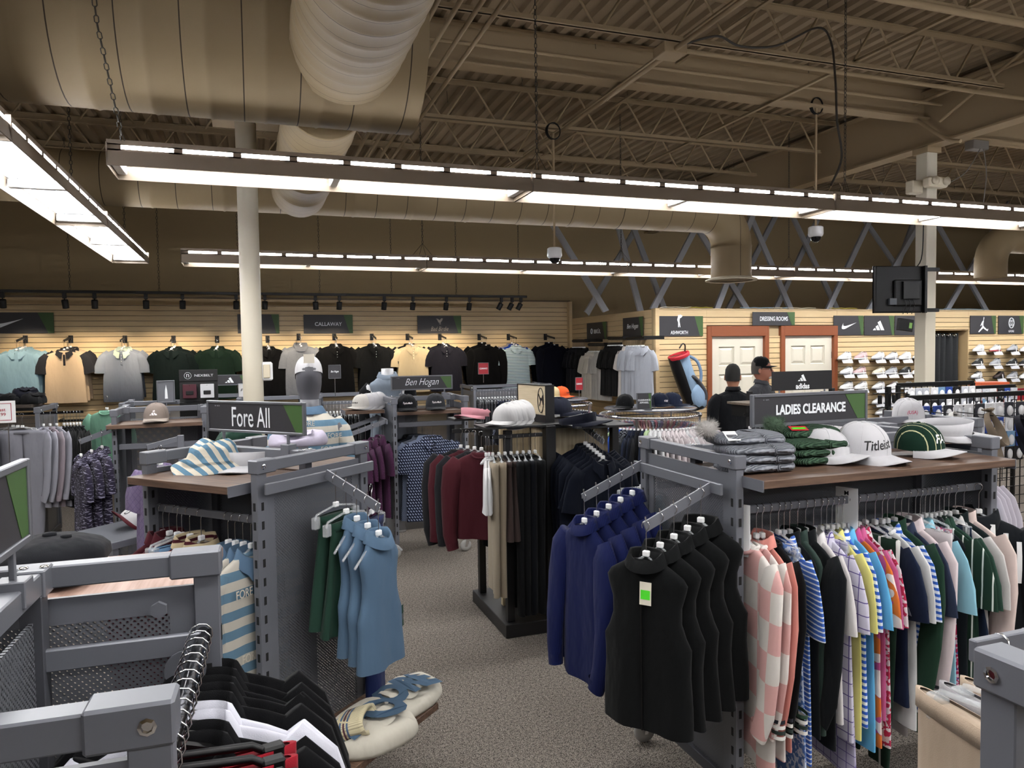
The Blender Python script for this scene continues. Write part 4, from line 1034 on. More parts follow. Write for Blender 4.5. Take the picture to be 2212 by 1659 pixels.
# dressing wall boards
DW = DY-.015
def ash(e):
    fan([[(-.1, .5), (0, .42), (.05, .5), (.2, .45), (.3, .4), (.2, .28), (.05, .2), (.02, 0), (.06, -.2), (.1, -.45), (.04, -.45), (-.02, -.2), (-.04, -.45), (-.1, -.45), (-.1, -.1), (-.18, .1), (-.12, .3)]], e, (-.02, -.0055, .07), .19, WHT)
wsign(1420, 1519, 683, 726, DW, 'charcoal board with golfer figure above the golf bag', text='ASHWORTH', th=.05, tw=.28, logo=ash, tzo=-.09, txo=-.02)
wsign(1626, 1717, 674, 703, DW-.02, 'charcoal board reading dressing rooms over the two doors', text='DRESSING ROOMS', th=.065, tw=.5, bold=.012)
wsign(1801, 1865, 682, 724, DW, 'charcoal board with curved tick logo over the west shoes', logo=swoosh(.3))
wsign(1867, 1931, 682, 724, DW, 'charcoal board with three slanted bars over the west shoes', logo=bars(.25))
wsign(1933, 1992, 682, 724, DW, 'charcoal board partly hidden by the media box and square column', text='FOOT', th=.05, tw=.2, txo=-.03, green=False)
def jump(e):
    P = [(.02, .5), (.07, .49), (.08, .42), (.03, .3), (.04, .22), (0, .1), (.0, -.05), (.06, -.12), (.2, -.22), (.36, -.32), (.40, -.25), (.44, -.29), (.38, -.42), (.12, -.30), (.0, -.22), (-.12, -.30), (-.36, -.48), (-.44, -.46), (-.40, -.40), (-.2, -.22), (-.1, -.1), (-.13, .02), (-.24, -.1), (-.26, -.06), (-.16, .12), (-.08, .24), (-.02, .26), (-.01, .3)]
    fan([P], e, (0, -.0055, 0), .26, WHT)
wsign(2096, 2151, 682, 721, DW, 'charcoal board with leaping player figure over the east shoes', logo=jump)
def gf(e):
    b = MB(); b.tube([(.06*math.cos(a*PI/9), -.006, .03+.085*math.sin(a*PI/9)) for a in range(18)], .008, 5, True)
    for sx in (-1, 1):
        for sz in (-1, 1): b.tube([(sx*.02+.015*math.cos(a*PI/4), -.006, .03+sz*.03+.022*math.sin(a*PI/4)) for a in range(8)], .005, 4, True)
    b.build('logo', WHT, e)
wsign(2157, 2211, 682, 721, DW, 'charcoal board with oval emblem at the right edge', text='G/FORE', th=.035, tw=.13, tzo=-.11, logo=gf)
# face-out arms with garments on the back wall
def faceout(px, py, label):
    p = at(px, py, Y=WY); e = thing('faceout_arm', label[:0]+' '.join(label.split()[:16]), 'display arm', (p.x, WY, p.z), 0, 'black display arms on the back slatwall')
    MB().rbox(-.03, .03, -.008, 0, -.055, .055, .002).build('arm_plate', BLK, e); MB().bar((0, -.004, .03), (0, -.42, -.03), .012, .03).build('arm_bar', BLK, e)
    return p
BW = [
 (55, 733, 'polo', fabric('7f9dab'), 'light blue polos fanned on a waterfall arm under the tick board', 5, dict(collar='polo', w=.25)),
 (153, 733, 'polo', fabric('b59f84'), 'cream polo with black sleeves and collar', 3, dict(sm_=fabric('26262a'), cm=fabric('26262a'), w=.25, buttons=(fabric('26262a'), BLKP))),
 (270, 733, 'polo', fabric('7b828e', 'fade', '30343e'), 'grey blue polo with pale collar fading dark to the hem', 3, dict(cm=fabric('b9c7b6'), w=.25, buttons=(fabric('7b828e'), WPLAS))),
 (375, 733, 'polo', fabric('0a1414'), 'very dark green polo second left of the round column', 4, dict(w=.26)),
 (469, 733, 'polo', fabric('13241b', 'hthin', '0c1812'), 'dark green pinstriped polo left of the round column', 4, dict(w=.26)),
 (578, 733, 'polo', fabric('070708'), 'black polo half behind the round column', 3, dict(w=.26)),
 (645, 728, 'hoodie', fabric('4c4f55', 'heather', '8c9097'), 'heather grey hooded short sleeve shirt by the round column', 3, dict(collar='hood', w=.25)),
 (722, 728, 'polo', fabric('070708'), 'black polo under the block capital board', 3, dict(w=.26, buttons=(fabric('070708'), WPLAS))),
 (803, 728, 'polo', fabric('090a0b', 'weave', '17191b'), 'black textured polo with pale buttons', 3, dict(w=.26, buttons=(fabric('141617'), WPLAS))),
 (880, 728, 'polo', fabric('b0a184', 'dots', '9d8c6c', .5), 'cream dotted polo beside the bird board', 3, dict(w=.26, buttons=(fabric('cdbd9c'), BLKP))),
 (950, 728, 'polo', fabric('17171f'), 'dark navy polo under the bird board', 3, dict(w=.26, buttons=(fabric('17171f'), WPLAS))),
 (1035, 728, 'sweater', fabric('050506'), 'black long sleeve pullover behind the red sign', 2, dict(collar='mock', w=.26, L=.74)),
 (1098, 728, 'polo', fabric('b9cdd2', 'hthin', '2c3f5c', 1.3), 'light blue and navy striped polo near the track end', 3, dict(w=.25)),
 (1178, 728, 'jacket', fabric('090b16'), 'dark navy zip jacket last on the back wall', 2, dict(collar='mock', w=.26, L=.74)),
]
for i, (px, py, kind, m, lab, n, kw) in enumerate(BW):
    p = faceout(px, py, 'black arm of the '+lab)
    for k in range(n):
        f = k/max(1, n-1) if n > 1 else 1; fy = -.12-.28*f; z = p.z+.045-.06*(-fy)/.42-.0
        mm = m
        if i == 12 and k == 0: mm = fabric('8f8a8c')
        if i == 12 and k == 1: mm = fabric('1c3a8c')
        if i in (9, 10) and k == 0: mm = fabric('17171a')
        front = k == n-1
        top(kind, (p.x+random.uniform(-.01, .01)+(n-1-k)*.006, WY+fy, z-.008), R(random.uniform(-4, 4)), mm,
            (lab+(', front one' if i == 3 else '')) if front else 'garment behind the '+lab, group='behind '+lab if not front else None, t=.03, seed=i+k, **dict(kw, buttons=kw.get('buttons') if front else None))
# small prints on fronts
p = at(660, 0, Y=1)
def chest(px, py, Y, s, m, lab='logo'):
    pass
# side wall rails and garments (rail parallel to the wall, garments seen edge-on)
def side_rail(pxa, pxb, py, X=5.05):
    a = at(pxa, py, X=X); c = at(pxb, py, X=X); z = (a.z+c.z)/2
    e = thing('wall_rail', 'black rail on the side slatwall, %s' % ('near the inner corner' if pxa < 1260 else 'below the shield board' if pxa < 1300 else 'carrying black shirts' if pxa < 1340 else 'under the script board'), 'hang rail', (0, 0, 0), 0, None)
    MB().rbox(X-.006, X+.006, c.y, a.y, z-.03, z, .002).build('rail_bar', BLK, e)
    for y in (a.y-.02, c.y+.02): MB().box(X, 5.37, y-.004, y+.004, z-.04, z+.01).build('rail_arm', BLK, e)
    return a.y, c.y, z
specs = [(1236, 1264, 734, [('polo', '0d0d14', 9, 'navy'), ('polo', '08080a', 5, 'black')], 'on the rail by the inner corner', 1),
         (1270, 1305, 742, [('polo', 'c6bfb2', 7, 'pale cream'), ('polo', 'a9a59f', 5, 'light grey')], 'on the rail below the shield board', 1),
         (1312, 1346, 728, [('polo', '070708', 10, 'black')], 'on the rail between the two wall boards', 1),
         (1352, 1392, 728, [('jacket', 'cbc5be', 2, 'off white half zip'), ('polo', 'a3a7b0', 9, 'pale blue grey')], 'on the rail under the script board', 1)]
for pxa, pxb, py, gs, lab, _ in specs:
    ya, yb, z = side_rail(pxa, pxb, py); tot = sum(g[2] for g in gs); k = 0
    # far end (ya) to near end (yb)
    for kind, colr, n, cn in (gs if cn_order else gs) if False else gs:
        for i in range(n):
            f = (k+.5)/tot; y = ya+(yb-ya)*f; k += 1
            top(kind if kind != 'jacket' else 'polo', (5.05, y, z), -PI/2+R(random.uniform(8, 12)), fabric(colr), '%s shirt hanging %s' % (cn, lab), group='%s shirts %s' % (cn, lab), w=.2, t=.024, seed=k, L=.72)
# ---------------- golf bag
def golf_bag():
    p = at(1478, 745, Y=DY-.22); q = at(1500, 866, Y=DY-.16)
    e = thing('golf_bag', 'light blue and black golf bag with red top hung on the slatwall', 'golf bag', (0, 0, 0))
    LB = fabric('8aa3bd'); BK = mat('bag_black', '090a0e', .35); RD = mat('bag_red', 'b01c2c', .5)
    ax = [at(1467, 768, Y=DY-.2), at(1477, 800, Y=DY-.2), at(1492, 840, Y=DY-.18), at(1503, 868, Y=DY-.17)]
    rr = [.135, .125, .13, .14]
    MB().tube(sm(ax, 4), [.14, .135, .13, .127, .125, .125, .127, .13, .13, .132, .135, .137, .135], 22).build('bag_body', LB, e)
    b = MB(); ax2 = [v+V3(-.075, -.012, -.01) for v in sm(ax, 4)]; b.tube(ax2, [.10]*len(ax2), 18); b.build('bag_panel', BK, e)
    d = (ax[0]-ax[1]).normalized(); c0 = ax[0]+V3(-.02, -.02, .0); T = d.to_track_quat('Z', 'Y').to_matrix().to_4x4(); T.translation = c0
    MB().lathe([(.15, -.03), (.155, 0), (.15, .02), (.125, .02), (.12, -.04), (0, -.05)], 26, M=T, cap=False).build('bag_collar', RD, e)
    b = MB(); b.box(-.12, .12, -.006, .006, -.03, .012, M=T); b.box(-.006, .006, -.12, .12, -.03, .012, M=T); b.build('bag_divider', RD, e)
    b = MB(); b.tube(sm([c0+V3(-.02, -.05, .1), c0+V3(.03, -.05, .16), c0+V3(.09, -.02, .14), c0+V3(.1, 0, .06)]), .01, 7); b.build('bag_handle', BK, e)
    b = MB(); s0 = ax[0]+V3(.1, -.05, 0); b.tube(sm([s0, s0+V3(.14, -.02, -.08), s0+V3(.2, -.03, -.25), s0+V3(.17, -.03, -.42), s0+V3(.08, -.03, -.42)]), [.014]*6+[.02]*3+[.03]*13+[.02]*3 if False else .022, 8); b.build('shoulder_strap', fabric('6f87a4'), e)
    b = MB(); b.tube(sm([s0+V3(.0, -.03, -.28), s0+V3(.1, -.05, -.33), s0+V3(.24, -.05, -.5), s0+V3(.25, -.05, -.62)]), .035, 8); b.build('shoulder_strap', mat('strap_grey', '35363c', .6), e)
    b = MB(); pk = (ax[2]+ax[3])/2+V3(.02, -.11, -.01); M = Matrix.Translation(pk) @ Matrix.Rotation(R(-18), 4, 'Y')
    b.loft([[M @ V3(x*k_, y_, z*k_) for x, z in arc(0, 0, .115, 0, 360, 18, .19)[:-1]] for k_, y_ in ((1, .05), (1.02, 0), (.9, -.03), (.5, -.045))], cap1=True); pkt = b.build('bag_pocket', LB, e)
    lettering('PING', e, ax[2]+V3(-.005, -.155, .12), .03, BLKP, .085, rot=(PI/2, R(15), 0), shear=.2, name='lettering')
    b = MB(); b.lathe([(.13, -.0), (.15, .01), (.155, .08), (.14, .12)], 24, M=Matrix.Translation(ax[3]+V3(.02, 0, -.09)) @ Matrix.Rotation(R(-20), 4, 'Y')); b.build('bag_base', BK, e)
golf_bag()
# ---------------- shoes on the dressing wall
_shoe = {}
def shoe_proto():
    # length along -x (toe at -x), sole at z=0
    n = 14; st = []
    prof = [(-.145, .012, .018), (-.13, .03, .04), (-.1, .042, .052), (-.06, .047, .062), (-.02, .044, .082), (.02, .04, .098), (.055, .037, .1), (.09, .037, .102), (.12, .034, .108), (.138, .022, .1)]
    rings = []
    for x, hw, h in prof:
        ring = []
        for j in range(n):
            a = 2*PI*j/n; c, s = math.cos(a), math.sin(a)
            ring.append(V3(x, hw*math.copysign(abs(c)**.8, c)*(1 if s < .3 else 1-.35*s), .016+h*.5+h*.5*math.copysign(abs(s)**.8, s)-.008))
        rings.append(ring)
    u = MB().loft(rings, cap0=True, cap1=True).mesh('shoe_upper', FABD)
    b = MB(); out = [V3(x, -hw*1.1, 0) for x, hw, h in prof]+[V3(x, hw*1.1, 0) for x, hw, h in prof[::-1]]
    b.loft([out, [v*1.02+V3(0, 0, .014) for v in out], [v*.98+V3(0, 0, .024) for v in out]], cap0=True, cap1=True); s_ = b.mesh('shoe_sole', FABD)
    b = MB()
    for i in range(5):
        x = -.05+.022*i; z = .078+.009*i; b.tube([(x, -.022, z-.004), (x+.005, 0, z+.006), (x, .022, z-.004)], .0035, 5)
    l_ = b.mesh('shoe_lace', FABD)
    b = MB(); b.loft([[V3(.085+.042*k*math.cos(a), .026*k*math.sin(a), z) for a in [2*PI*j/14 for j in range(14)]] for k, z in ((1.05, .105), (.8, .112), (.75, .08))], cap1=True); o_ = b.mesh('shoe_opening', FABD)
    b = MB(); b.box(-.012, .012, -.052, -.05, .0, .075); t_ = b.mesh('price_tag', FABD)
    return u, s_, l_, o_, t_
SH = shoe_proto()
def shoe(loc, rot, cols, label, group=None, tagm=True):
    e = thing('golf_shoe', label, 'shoe', loc, rot, group); up, so, la, op = cols
    setm(obj('shoe_upper', SH[0], e), mat('shoe_'+up, up, .5)); setm(obj('shoe_sole', SH[1], e), mat('shoe_'+so, so, .5)); setm(obj('shoe_lace', SH[2], e), mat('shoe_'+la, la, .6)); setm(obj('shoe_opening', SH[3], e), mat('shoe_'+op, op, .8))
    if tagm: setm(obj('price_tag', SH[4], e, (.04, 0, -.015), (R(-8), 0, 0)), WPLAS)
    return e
def perch(p, label, logo=None):
    e = thing('shoe_shelf', label, 'shoe shelf', p, 0, 'small shoe shelves on the dressing wall')
    MB().box(-.12, .12, -.12, 0, -.006, 0).build('shelf_plate', mat('smoked_acrylic', '1c1c20', .2), e)
    MB().add([(-.1, -.121, 0), (.1, -.121, 0), (.1, -.15, -.055), (-.1, -.15, -.055)], [(0, 3, 2, 1)]).build('shelf_label', mat('label_silver', 'b9bbc0', .4), e)
    return e
W_, GY, BKc, PK, CRm = 'e6e6e6', '9ea0a6', '16171b', 'c9a9ac', 'ddd3bd'
rows = [
 (908, [1825, 1860, 1897, 1926, 1955, 1985], [(W_, W_, W_, GY), (PK, W_, W_, PK), (W_, GY, W_, GY), (W_, GY, GY, BKc), (W_, W_, W_, W_), (W_, BKc, W_, GY)], 776, 'top row west'),
 (0, [1829, 1857, 1899, 1925, 1955, 1983], [(W_, GY, W_, BKc), (PK, W_, W_, PK), (CRm, W_, CRm, CRm), (GY, W_, W_, PK), (BKc, W_, W_, BKc), (W_, W_, W_, GY)], 808, 'second row west'),
 (0, [1829, 1860, 1898, 1928, 1958], [(W_, W_, GY, BKc), (W_, W_, W_, W_), (W_, GY, W_, GY), (W_, W_, PK, W_), (W_, W_, W_, GY)], 840, 'third row west'),
 (0, [1898, 1925], [(W_, GY, W_, GY), (W_, W_, W_, GY)], 872, 'fourth row west'),
 (0, [1905], [(W_, GY, W_, GY)], 895, 'lowest row west'),
 (0, [2114, 2150, 2187, 2215], [(W_, W_, W_, W_), (W_, 'b04a50', W_, BKc), (GY, BKc, W_, BKc), (W_, W_, W_, GY)], 759, 'top row east'),
 (0, [2112, 2150, 2186, 2213], [(BKc, W_, W_, BKc), (GY, W_, W_, BKc), (BKc, W_, W_, BKc), (BKc, W_, GY, BKc)], 789, 'second row east'),
 (0, [2110, 2158, 2187, 2214], [(W_, GY, BKc, BKc), ('2a1a18', BKc, BKc, BKc), (GY, W_, GY, GY), (W_, W_, W_, GY)], 817, 'third row east'),
]
nm = {W_: 'white', GY: 'grey', BKc: 'black', PK: 'pale pink', CRm: 'cream', '2a1a18': 'dark brown'}
for _, pxs, cols, py, lab in rows:
    for i, (px, c) in enumerate(zip(pxs, cols)):
        p = at(px, py, Y=DY-.09); o_ = ['first', 'second', 'third', 'fourth', 'fifth', 'sixth'][i]
        perch((p.x, DY-.01, p.z-.004), 'small shelf under the %s shoe, %s from the left, %s' % (nm[c[0]], o_, lab))
        shoe((p.x, DY-.085, p.z), R(12), c, '%s golf shoe with %s sole on the wall, %s in the %s' % (nm[c[0]], nm.get(c[1], 'red'), o_, lab), 'golf shoes on the dressing wall')
# ================================================================== racks in the middle and front
def W2(loc, rot, p):   # rack-local point to world
    c, s = math.cos(rot), math.sin(rot); return V3(loc[0]+p[0]*c-p[1]*s, loc[1]+p[0]*s+p[1]*c, (loc[2] if len(loc) > 2 else 0)+p[2])
# ---------- LADIES CLEARANCE rack
LL = (2.415, 2.72, 0); 
ladies = h_rack(LL, 0, 'grey gondola rack of ladies clearance clothes with walnut shelf', LX=1.39, LY=.735)
shelf(ladies, -.66, .635, -.49, -.02, 1.39)
flat_rail(ladies, -.64, .66, -.31, 1.26)
sign((2.402, 2.72, 1.6), R(1.5), .64, .118, 'framed charcoal sign reading ladies clearance above the beanies', text='LADIES CLEARANCE', th=.046, tw=.4, frame=.014, bold=.035, legs=((-.25, .25), .02), txo=.0, name='shelf_sign')
# rear rail of the ladies rack with white garments seen right
flat_rail(ladies, -.64, .66, .29, 1.26, name='hang_rail')
# waterfalls on the left end frame
xb = LL[0]-1.39/2
MB().rbox(-1.39/2-.045, -1.39/2-.03, -.34, .34, 1.315, 1.36, .003).build('end_crossbar', GREY, ladies)
A1 = waterfall(ladies, (-.725, -.27, 1.34), (-1, -.04, 0), .31, .13); A2 = waterfall(ladies, (-.725, .28, 1.35), (-1, -.04, 0), .31, .13)
NAVY = fabric('0d143a', 'rib', '111a45'); BLKF = fabric('090a0b')
for i, p in enumerate(A2):
    q = W2(LL, 0, p)
    top('jacket', (q.x, q.y, q.z), R(-90+8+random.uniform(-3, 3)), NAVY, 'royal navy textured pullover, %s from the end of the far arm' % ['fifth', 'fourth', 'third', 'second', 'first'][i], 'navy pullovers on the far arm', collar='fold', w=.165, L=.69, t=.034, seed=i, neckw=.055)
for i, p in enumerate(A1):
    q = W2(LL, 0, p)
    v = top('vest', (q.x, q.y, q.z), R(-90+32+random.uniform(-3, 3)), BLKF, 'black zip vest, %s from the tip of the near arm' % ['fifth', 'fourth', 'third', 'second', 'first'][i], 'black vests on the near arm', collar='fold', w=.18, L=.64, t=.036, seed=i, neckw=.058)
    if i == 4:
        swing_tag(v, (.02, -.044, -.22), (R(-4), 0, R(8)), .045, .085, mat('tag_cream', 'd8d0c0', .6)); MB().rbox(-.003, .003, -.045, -.036, -.79, -.25, .001).build('zip', BLKP, v)
# sky-blue item behind the far arm
bottom('skirt', W2(LL, 0, (-.62, .47, 1.33)), R(-60), fabric('86bccb'), 'sky blue skirt clipped behind the navy pullovers', w=.15, L=.34, name='skirt')
# clothes on the ladies rail, left to right
C = lambda *a, **k: fabric(*a, **k)
items = [
 ('sweater', C('c99c98', 'check', 'c9c3bd'), 'pale pink and grey checked sweater first on the ladies rail', dict(collar='crew', t=.026)),
 ('sweater', C('c99c98', 'check', 'd9d0cb'), 'second pink checked sweater on the ladies rail', dict(collar='crew', t=.014)),
 ('jacket', C('ca8379'), 'salmon pink collared top beside the checked sweaters', dict(collar='fold', t=.013)),
 ('sweater', C('07080a'), 'black sweater with white cuff bands beside the salmon top', dict(collar='crew', t=.02)),
 ('dress', C('5b7bb8', 'floral', 'c8d2e6', .8), 'blue and white paisley print dress on the ladies rail', dict()),
 ('polo', C('3f62b0', 'hthin', 'd9dde2', .9), 'blue and white striped shirt beside the paisley dress', dict()),
 ('vest', C('111416'), 'black quilted vest left of the dark green vest', dict(collar='mock')),
 ('vest', C('2c3a35'), 'dark grey green quilted vest on the ladies rail', dict(collar='mock', t=.022)),
 ('jacket', C('151719'), 'black jacket behind the green quilted vest', dict(collar='mock')),
 ('polo', C('c7c3c2'), 'off white polo with tan bars on its sleeve', dict(t=.02)),
 ('polo', C('c3bfd0', 'grid', '5a4f86', 1.1), 'white and purple windowpane polo', dict(t=.016)),
 ('dress', C('b9b3cc', 'grid', '6b5f99', .9), 'lilac windowpane dress on the ladies rail', dict()),
 ('polo', C('d2cc7c'), 'pale yellow polo on the ladies rail', dict()),
 ('polo', C('cfd6e0', 'h', '3159b8', .5), 'white and cobalt striped polo near the size M divider', dict(t=.016)),
 ('polo', C('5fa6cf'), 'bright sky blue polo near the size M divider', dict()),
 ('polo', C('c8692e', 'tiedye', 'b04a7c', 1, 'd8c6c0'), 'orange and pink tie dye polo', dict()),
 ('polo', C('b0557f'), 'mauve pink polo right of the tie dye polo', dict()),
 ('polo', C('c9bfc2', 'floral', 'a02a48', .7), 'red floral print polo left of the navy tee', dict()),
 ('pants', C('16291f', 'vthin', 'c4c4c0', 3), 'green track trousers with white side stripe', dict(t=.02)),
 ('tee', C('121a2e'), 'navy tee with three grey bars on the sleeve', dict(collar='crew', t=.02)),
 ('tee', C('c9c9c9'), 'white ribbed tee beside the navy tee', dict(collar='crew')),
 ('polo', C('c5cbd8', 'h', '2f57a8', .45), 'blue and white fine striped polo mid rail', dict()),
 ('jacket', C('1d3427'), 'forest green jacket mid ladies rail', dict(collar='mock', t=.02)),
 ('polo', C('2a3144'), 'slate navy polo with white sleeve band', dict()),
 ('jacket', C('c4b6b8'), 'pale mauve jacket with zip on the ladies rail', dict(collar='fold', t=.022)),
 ('pants', C('bfb8ba'), 'pale pink joggers beside the mauve jacket', dict()),
 ('polo', C('86b6c6'), 'aqua polo beside the pink joggers', dict()),
 ('dress', C('c3a9b2', 'floral', 'a3244c', .6, '4a4f86'), 'pink and red floral dress right of the aqua polo', dict()),
 ('sleeveless', C('15191d'), 'black sleeveless top right of the floral dress', dict()),
 ('polo', C('1e3329', 'vthin', 'cfd3cd', 1.5), 'dark green polo with pale piping', dict()),
 ('polo', C('233a30'), 'bottle green polo with white cuff stripes', dict(t=.018)),
 ('skirt', C('1a2436', 'vthin', 'd0d0d0', 2), 'navy pleated skirt with white stripe', dict()),
 ('polo', C('b9b6b4'), 'light grey polo at the right of the ladies rail', dict()),
 ('vest', C('10191a'), 'black and white zip vest with green hem', dict(collar='mock', t=.024)),
 ('jacket', C('c6b4ae'), 'pale blush jacket near the right post', dict(collar='mock', t=.02)),
]
n = len(items); x = -.6
weights = [2.2 if it[3].get('t', .015) >= .02 else 1.2 for it in items]; tot = sum(weights); x0 = -.615; span = 1.20
for i, (kd, m, lab, kw) in enumerate(items):
    wgt = weights[i]/tot*span; xc = x0+wgt/2; x0 += wgt
    p = W2(LL, 0, (xc, -.31, 1.262)); rot = -PI/2+R(-6+random.uniform(-4, 4)+8*xc); kw = dict(kw); tt = kw.pop('t', .013)
    if kd in ('dress', 'pants', 'skirt'): bottom(kd if kd != 'dress' else 'dress', p, rot, m, lab, w=.19 if kd != 'dress' else .17, L={'dress': .95, 'pants': .98, 'skirt': .5}[kd], t=tt, seed=i, s=.97)
    else: eL = top(kd, p, rot, m, lab, w=.195, L=random.uniform(.68, .84), t=tt, seed=i, neckw=.055, **{**dict(collar='polo'), **kw})
    if i in (0, 1, 3) or 'green jacket' in lab:
        for q in (-1, 1):
            for kz, cc in ((.0, 'd5d2cd'), (.02, '1c2a26'), (.04, 'd5d2cd'), (.06, '10131f' if i != 3 else '24402f')):
                c0 = V3(q*.195*1.07, 0, -.15-.665+kz); bb = MB(); bb.loft([[V3(c0.x+.046*math.cos(a), tt*1.12*math.sin(a), c0.z+dz) for a in [2*PI*j/16 for j in range(16)]] for dz in (0, .014)]); bb.build('cuff_band', mat('cuff_'+cc, cc, .8), eL)
    if 'navy tee' in lab or 'tan bars' in lab:
        for q in (-1, 1):
            for sy in (-1, 1): fan(BARS, eL, (q*.195*1.12, sy*(tt*1.05+.001), -.43), .05, mat('bars_tan' if 'tan' in lab else 'bars_grey', '9c8a72' if 'tan' in lab else '6a6f7a', .6), rot=0 if sy < 0 else PI)
# black and white striped hooded top turned outward at the right end
p = W2(LL, 0, (.625, -.33, 1.262))
t = top('jacket', p, R(-38), C('0f1216'), 'black jacket with white striped shoulder at the rail end', collar='hood', w=.2, L=.72, t=.045, neckw=.06)
b = MB(); 
for k in range(4):
    b.loft([[V3(.03+.05*k+.012*c, -.058-.012*math.sin(zq*3), -.17-.035*k-zq*.2) for zq in (0, .3, .6, .9)] for c in (0, 1.6)], closed=False)
b.build('shoulder_stripe', mat('stripe_white', 'd8d8d8', .7), t)
# size dividers
def divider(p, rot, ch, label):
    e = thing('size_divider', label, 'size divider', p, rot)
    MB().rbox(-.002, .002, -.045, .045, -.17, .035, .001).build('divider_card', WPLAS, e)
    lettering(ch, e, (-.0028, .0, .012), .018, BLKP, rot=(PI/2, 0, -PI/2), bold=.02)
divider(W2(LL, 0, (-.63, -.31, 1.235)), R(25), 'S', 'white size S divider at the left end of the ladies rail')
divider(W2(LL, 0, (-.1, -.31, 1.26)), R(25), 'M', 'white size M divider in the middle of the ladies rail')
divider(W2(LL, 0, (.76, -.12, 1.27)), R(25), 'L', 'white size L divider beyond the right post')
# beanies and hats on the ladies shelf (z = 1.395)
SZ = 1.391
def beanie(px, py, z, rot, m, label, pom=None, L=.25, Wd=.2, th=.035, cm=None):
    p = at(px, py, Z=SZ); e = thing('beanie', label, 'beanie', (p.x, p.y, z), rot); b = MB(); rings = []
    for x, hw, tt in ((-L/2, Wd*.3, .5), (-L/2+.02, Wd*.42, .85), (-L/4, Wd*.5, 1), (0, Wd*.52, 1), (L/4, Wd*.53, 1.05), (L/2-.01, Wd*.53, 1.15), (L/2, Wd*.5, .9)):
        rings.append([V3(x, hw*math.copysign(abs(math.cos(a))**.7, math.cos(a)), th/2+th/2*tt*math.copysign(abs(math.sin(a))**.8, math.sin(a))+.003*math.sin(a*5+x*60)) for a in [2*PI*j/28 for j in range(28)]])
    b.loft(rings, cap0=True, cap1=True); b.build('knit_body', m, e)
    b = MB(); rings = []
    for x, k in ((L/2-.085, 1.0), (L/2-.08, 1.1), (L/2-.01, 1.14), (L/2+.004, 1.05)):
        rings.append([V3(x, Wd*.53*k*math.copysign(abs(math.cos(a))**.7, math.cos(a)), th/2+th*.56*k*math.copysign(abs(math.sin(a))**.8, math.sin(a))) for a in [2*PI*j/28 for j in range(28)]])
    b.loft(rings); b.build('cuff', m, e)
    if pom:
        b = MB(); rnd = random.Random(3); c = V3(-L/2-.02, 0, th+.02)
        for i in range(900):
            d = Vector((rnd.gauss(0, 1), rnd.gauss(0, 1), rnd.gauss(0, 1))).normalized(); Lh = rnd.uniform(.045, .062); s = d.orthogonal().normalized()*.0022
            b.add([c+d*.01-s, c+d*.01+s, c+d*Lh], [(0, 1, 2)])
        b.lathe([(0, -.035), (.03, -.02), (.036, 0), (.03, .02), (0, .035)], 14, c=c, cap=False); o_ = b.build('pompom', pom, e)
    return e
def rib(c1, c2, nm):
    m_, N_ = newmat(nm, .95, 0, .1); w_ = N_.n('ShaderNodeTexWave'); w_.inputs['Scale'].default_value = 38; w_.inputs['Distortion'].default_value = 3; w_.inputs['Detail'].default_value = 1; w_.bands_direction = 'Y'
    N_.l(N_.co.outputs['Object'], w_.inputs['Vector']); N_.l(N_.mix(w_.outputs[1], c1, c2), N_.b.inputs['Base Color']); N_.bump(w_.outputs[1], .8, .01); return m_
KG = rib('5c5f66', '8f9299', 'knit_grey'); KN = rib('27382c', '47604c', 'knit_green'); FURG = mat('fur_grey', 'a7a39f', .9); FURN = mat('fur_green', '3f5340', .9)
for i in range(3):
    beanie(1655, 1022-0*i, SZ+.034*i, R(10-6*i), KG, 'grey knitted beanie, %s in the grey stack' % ['bottom', 'second', 'third'][i], group_ := None)if False else beanie(1618, 1016, SZ+.034*i, R(8-6*i), KG, 'grey knitted beanie, %s of the grey stack' % ['bottom', 'second from the bottom', 'third from the bottom'][i], None, .26, .2, .042)
tb = beanie(1598, 1012, SZ+.102, R(-4), KG, 'grey knitted beanie with pale fur pompom and tag, top of the stack', FURG, .26, .2, .045)
swing_tag(tb, (-.07, -.03, .055), (R(-68), 0, R(-12)), .05, .075, sticker=False)
for i in range(3): beanie(1742, 1000, SZ+.032*i, R(14-7*i), KN, 'green knitted beanie, %s of the green stack' % ['bottom', 'second from the bottom', 'third from the bottom'][i], None, .24, .18, .04)
tb = beanie(1728, 992, SZ+.096, R(4), KN, 'green ribbed beanie with green pompom and red tag, top of the stack', FURN, .25, .18, .045)
o_ = swing_tag(tb, (-.06, -.04, .055), (R(-70), 0, R(-20)), .075, .04, mat('tag_red', 'b02430', .5))
WC = fabric('b9b8bb'); GC = fabric('12291f', 'vx', 'b5b38c', 1)
TITLE = [('text', 'Titleist', mat('thread_black', '0b0b0d', .6), .03, .115, .055, 0, 0)]
q = at(1795, 985, Z=SZ+.03); cap((q.x, q.y+.03, SZ+.03), R(28), WC, 'white cap with small dark logo beside the green beanies', under=fabric('15161a'), s=1.0, logo=('text', 'cap', mat('thread_grey', '5a5f58', .6), .012, .03, .045, .0, 0), curve=.045)
q = at(1866, 985, Z=SZ+.02); cap((q.x, q.y+.01, SZ+.03), (R(6), 0, R(8)), WC, 'large white cap with black script and green sticker on the shelf', under=fabric('15161a'), s=1.2, logo=('text', 'Titleist', mat('thread_black', '0b0b0d', .6), .032, .105, .05, -.03, .12), curve=.045)
q = at(1985, 975, Z=SZ+.02); cap((q.x, q.y+.0, SZ+.03), (R(2), 0, R(20)), GC, 'dark green pinstriped cap with white brim and monogram', bm=WC, s=1.05, logo=('text', 'FA', mat('thread_white', 'e6dede', .6), .035, .05, .055, -.02, 0), curve=.045)
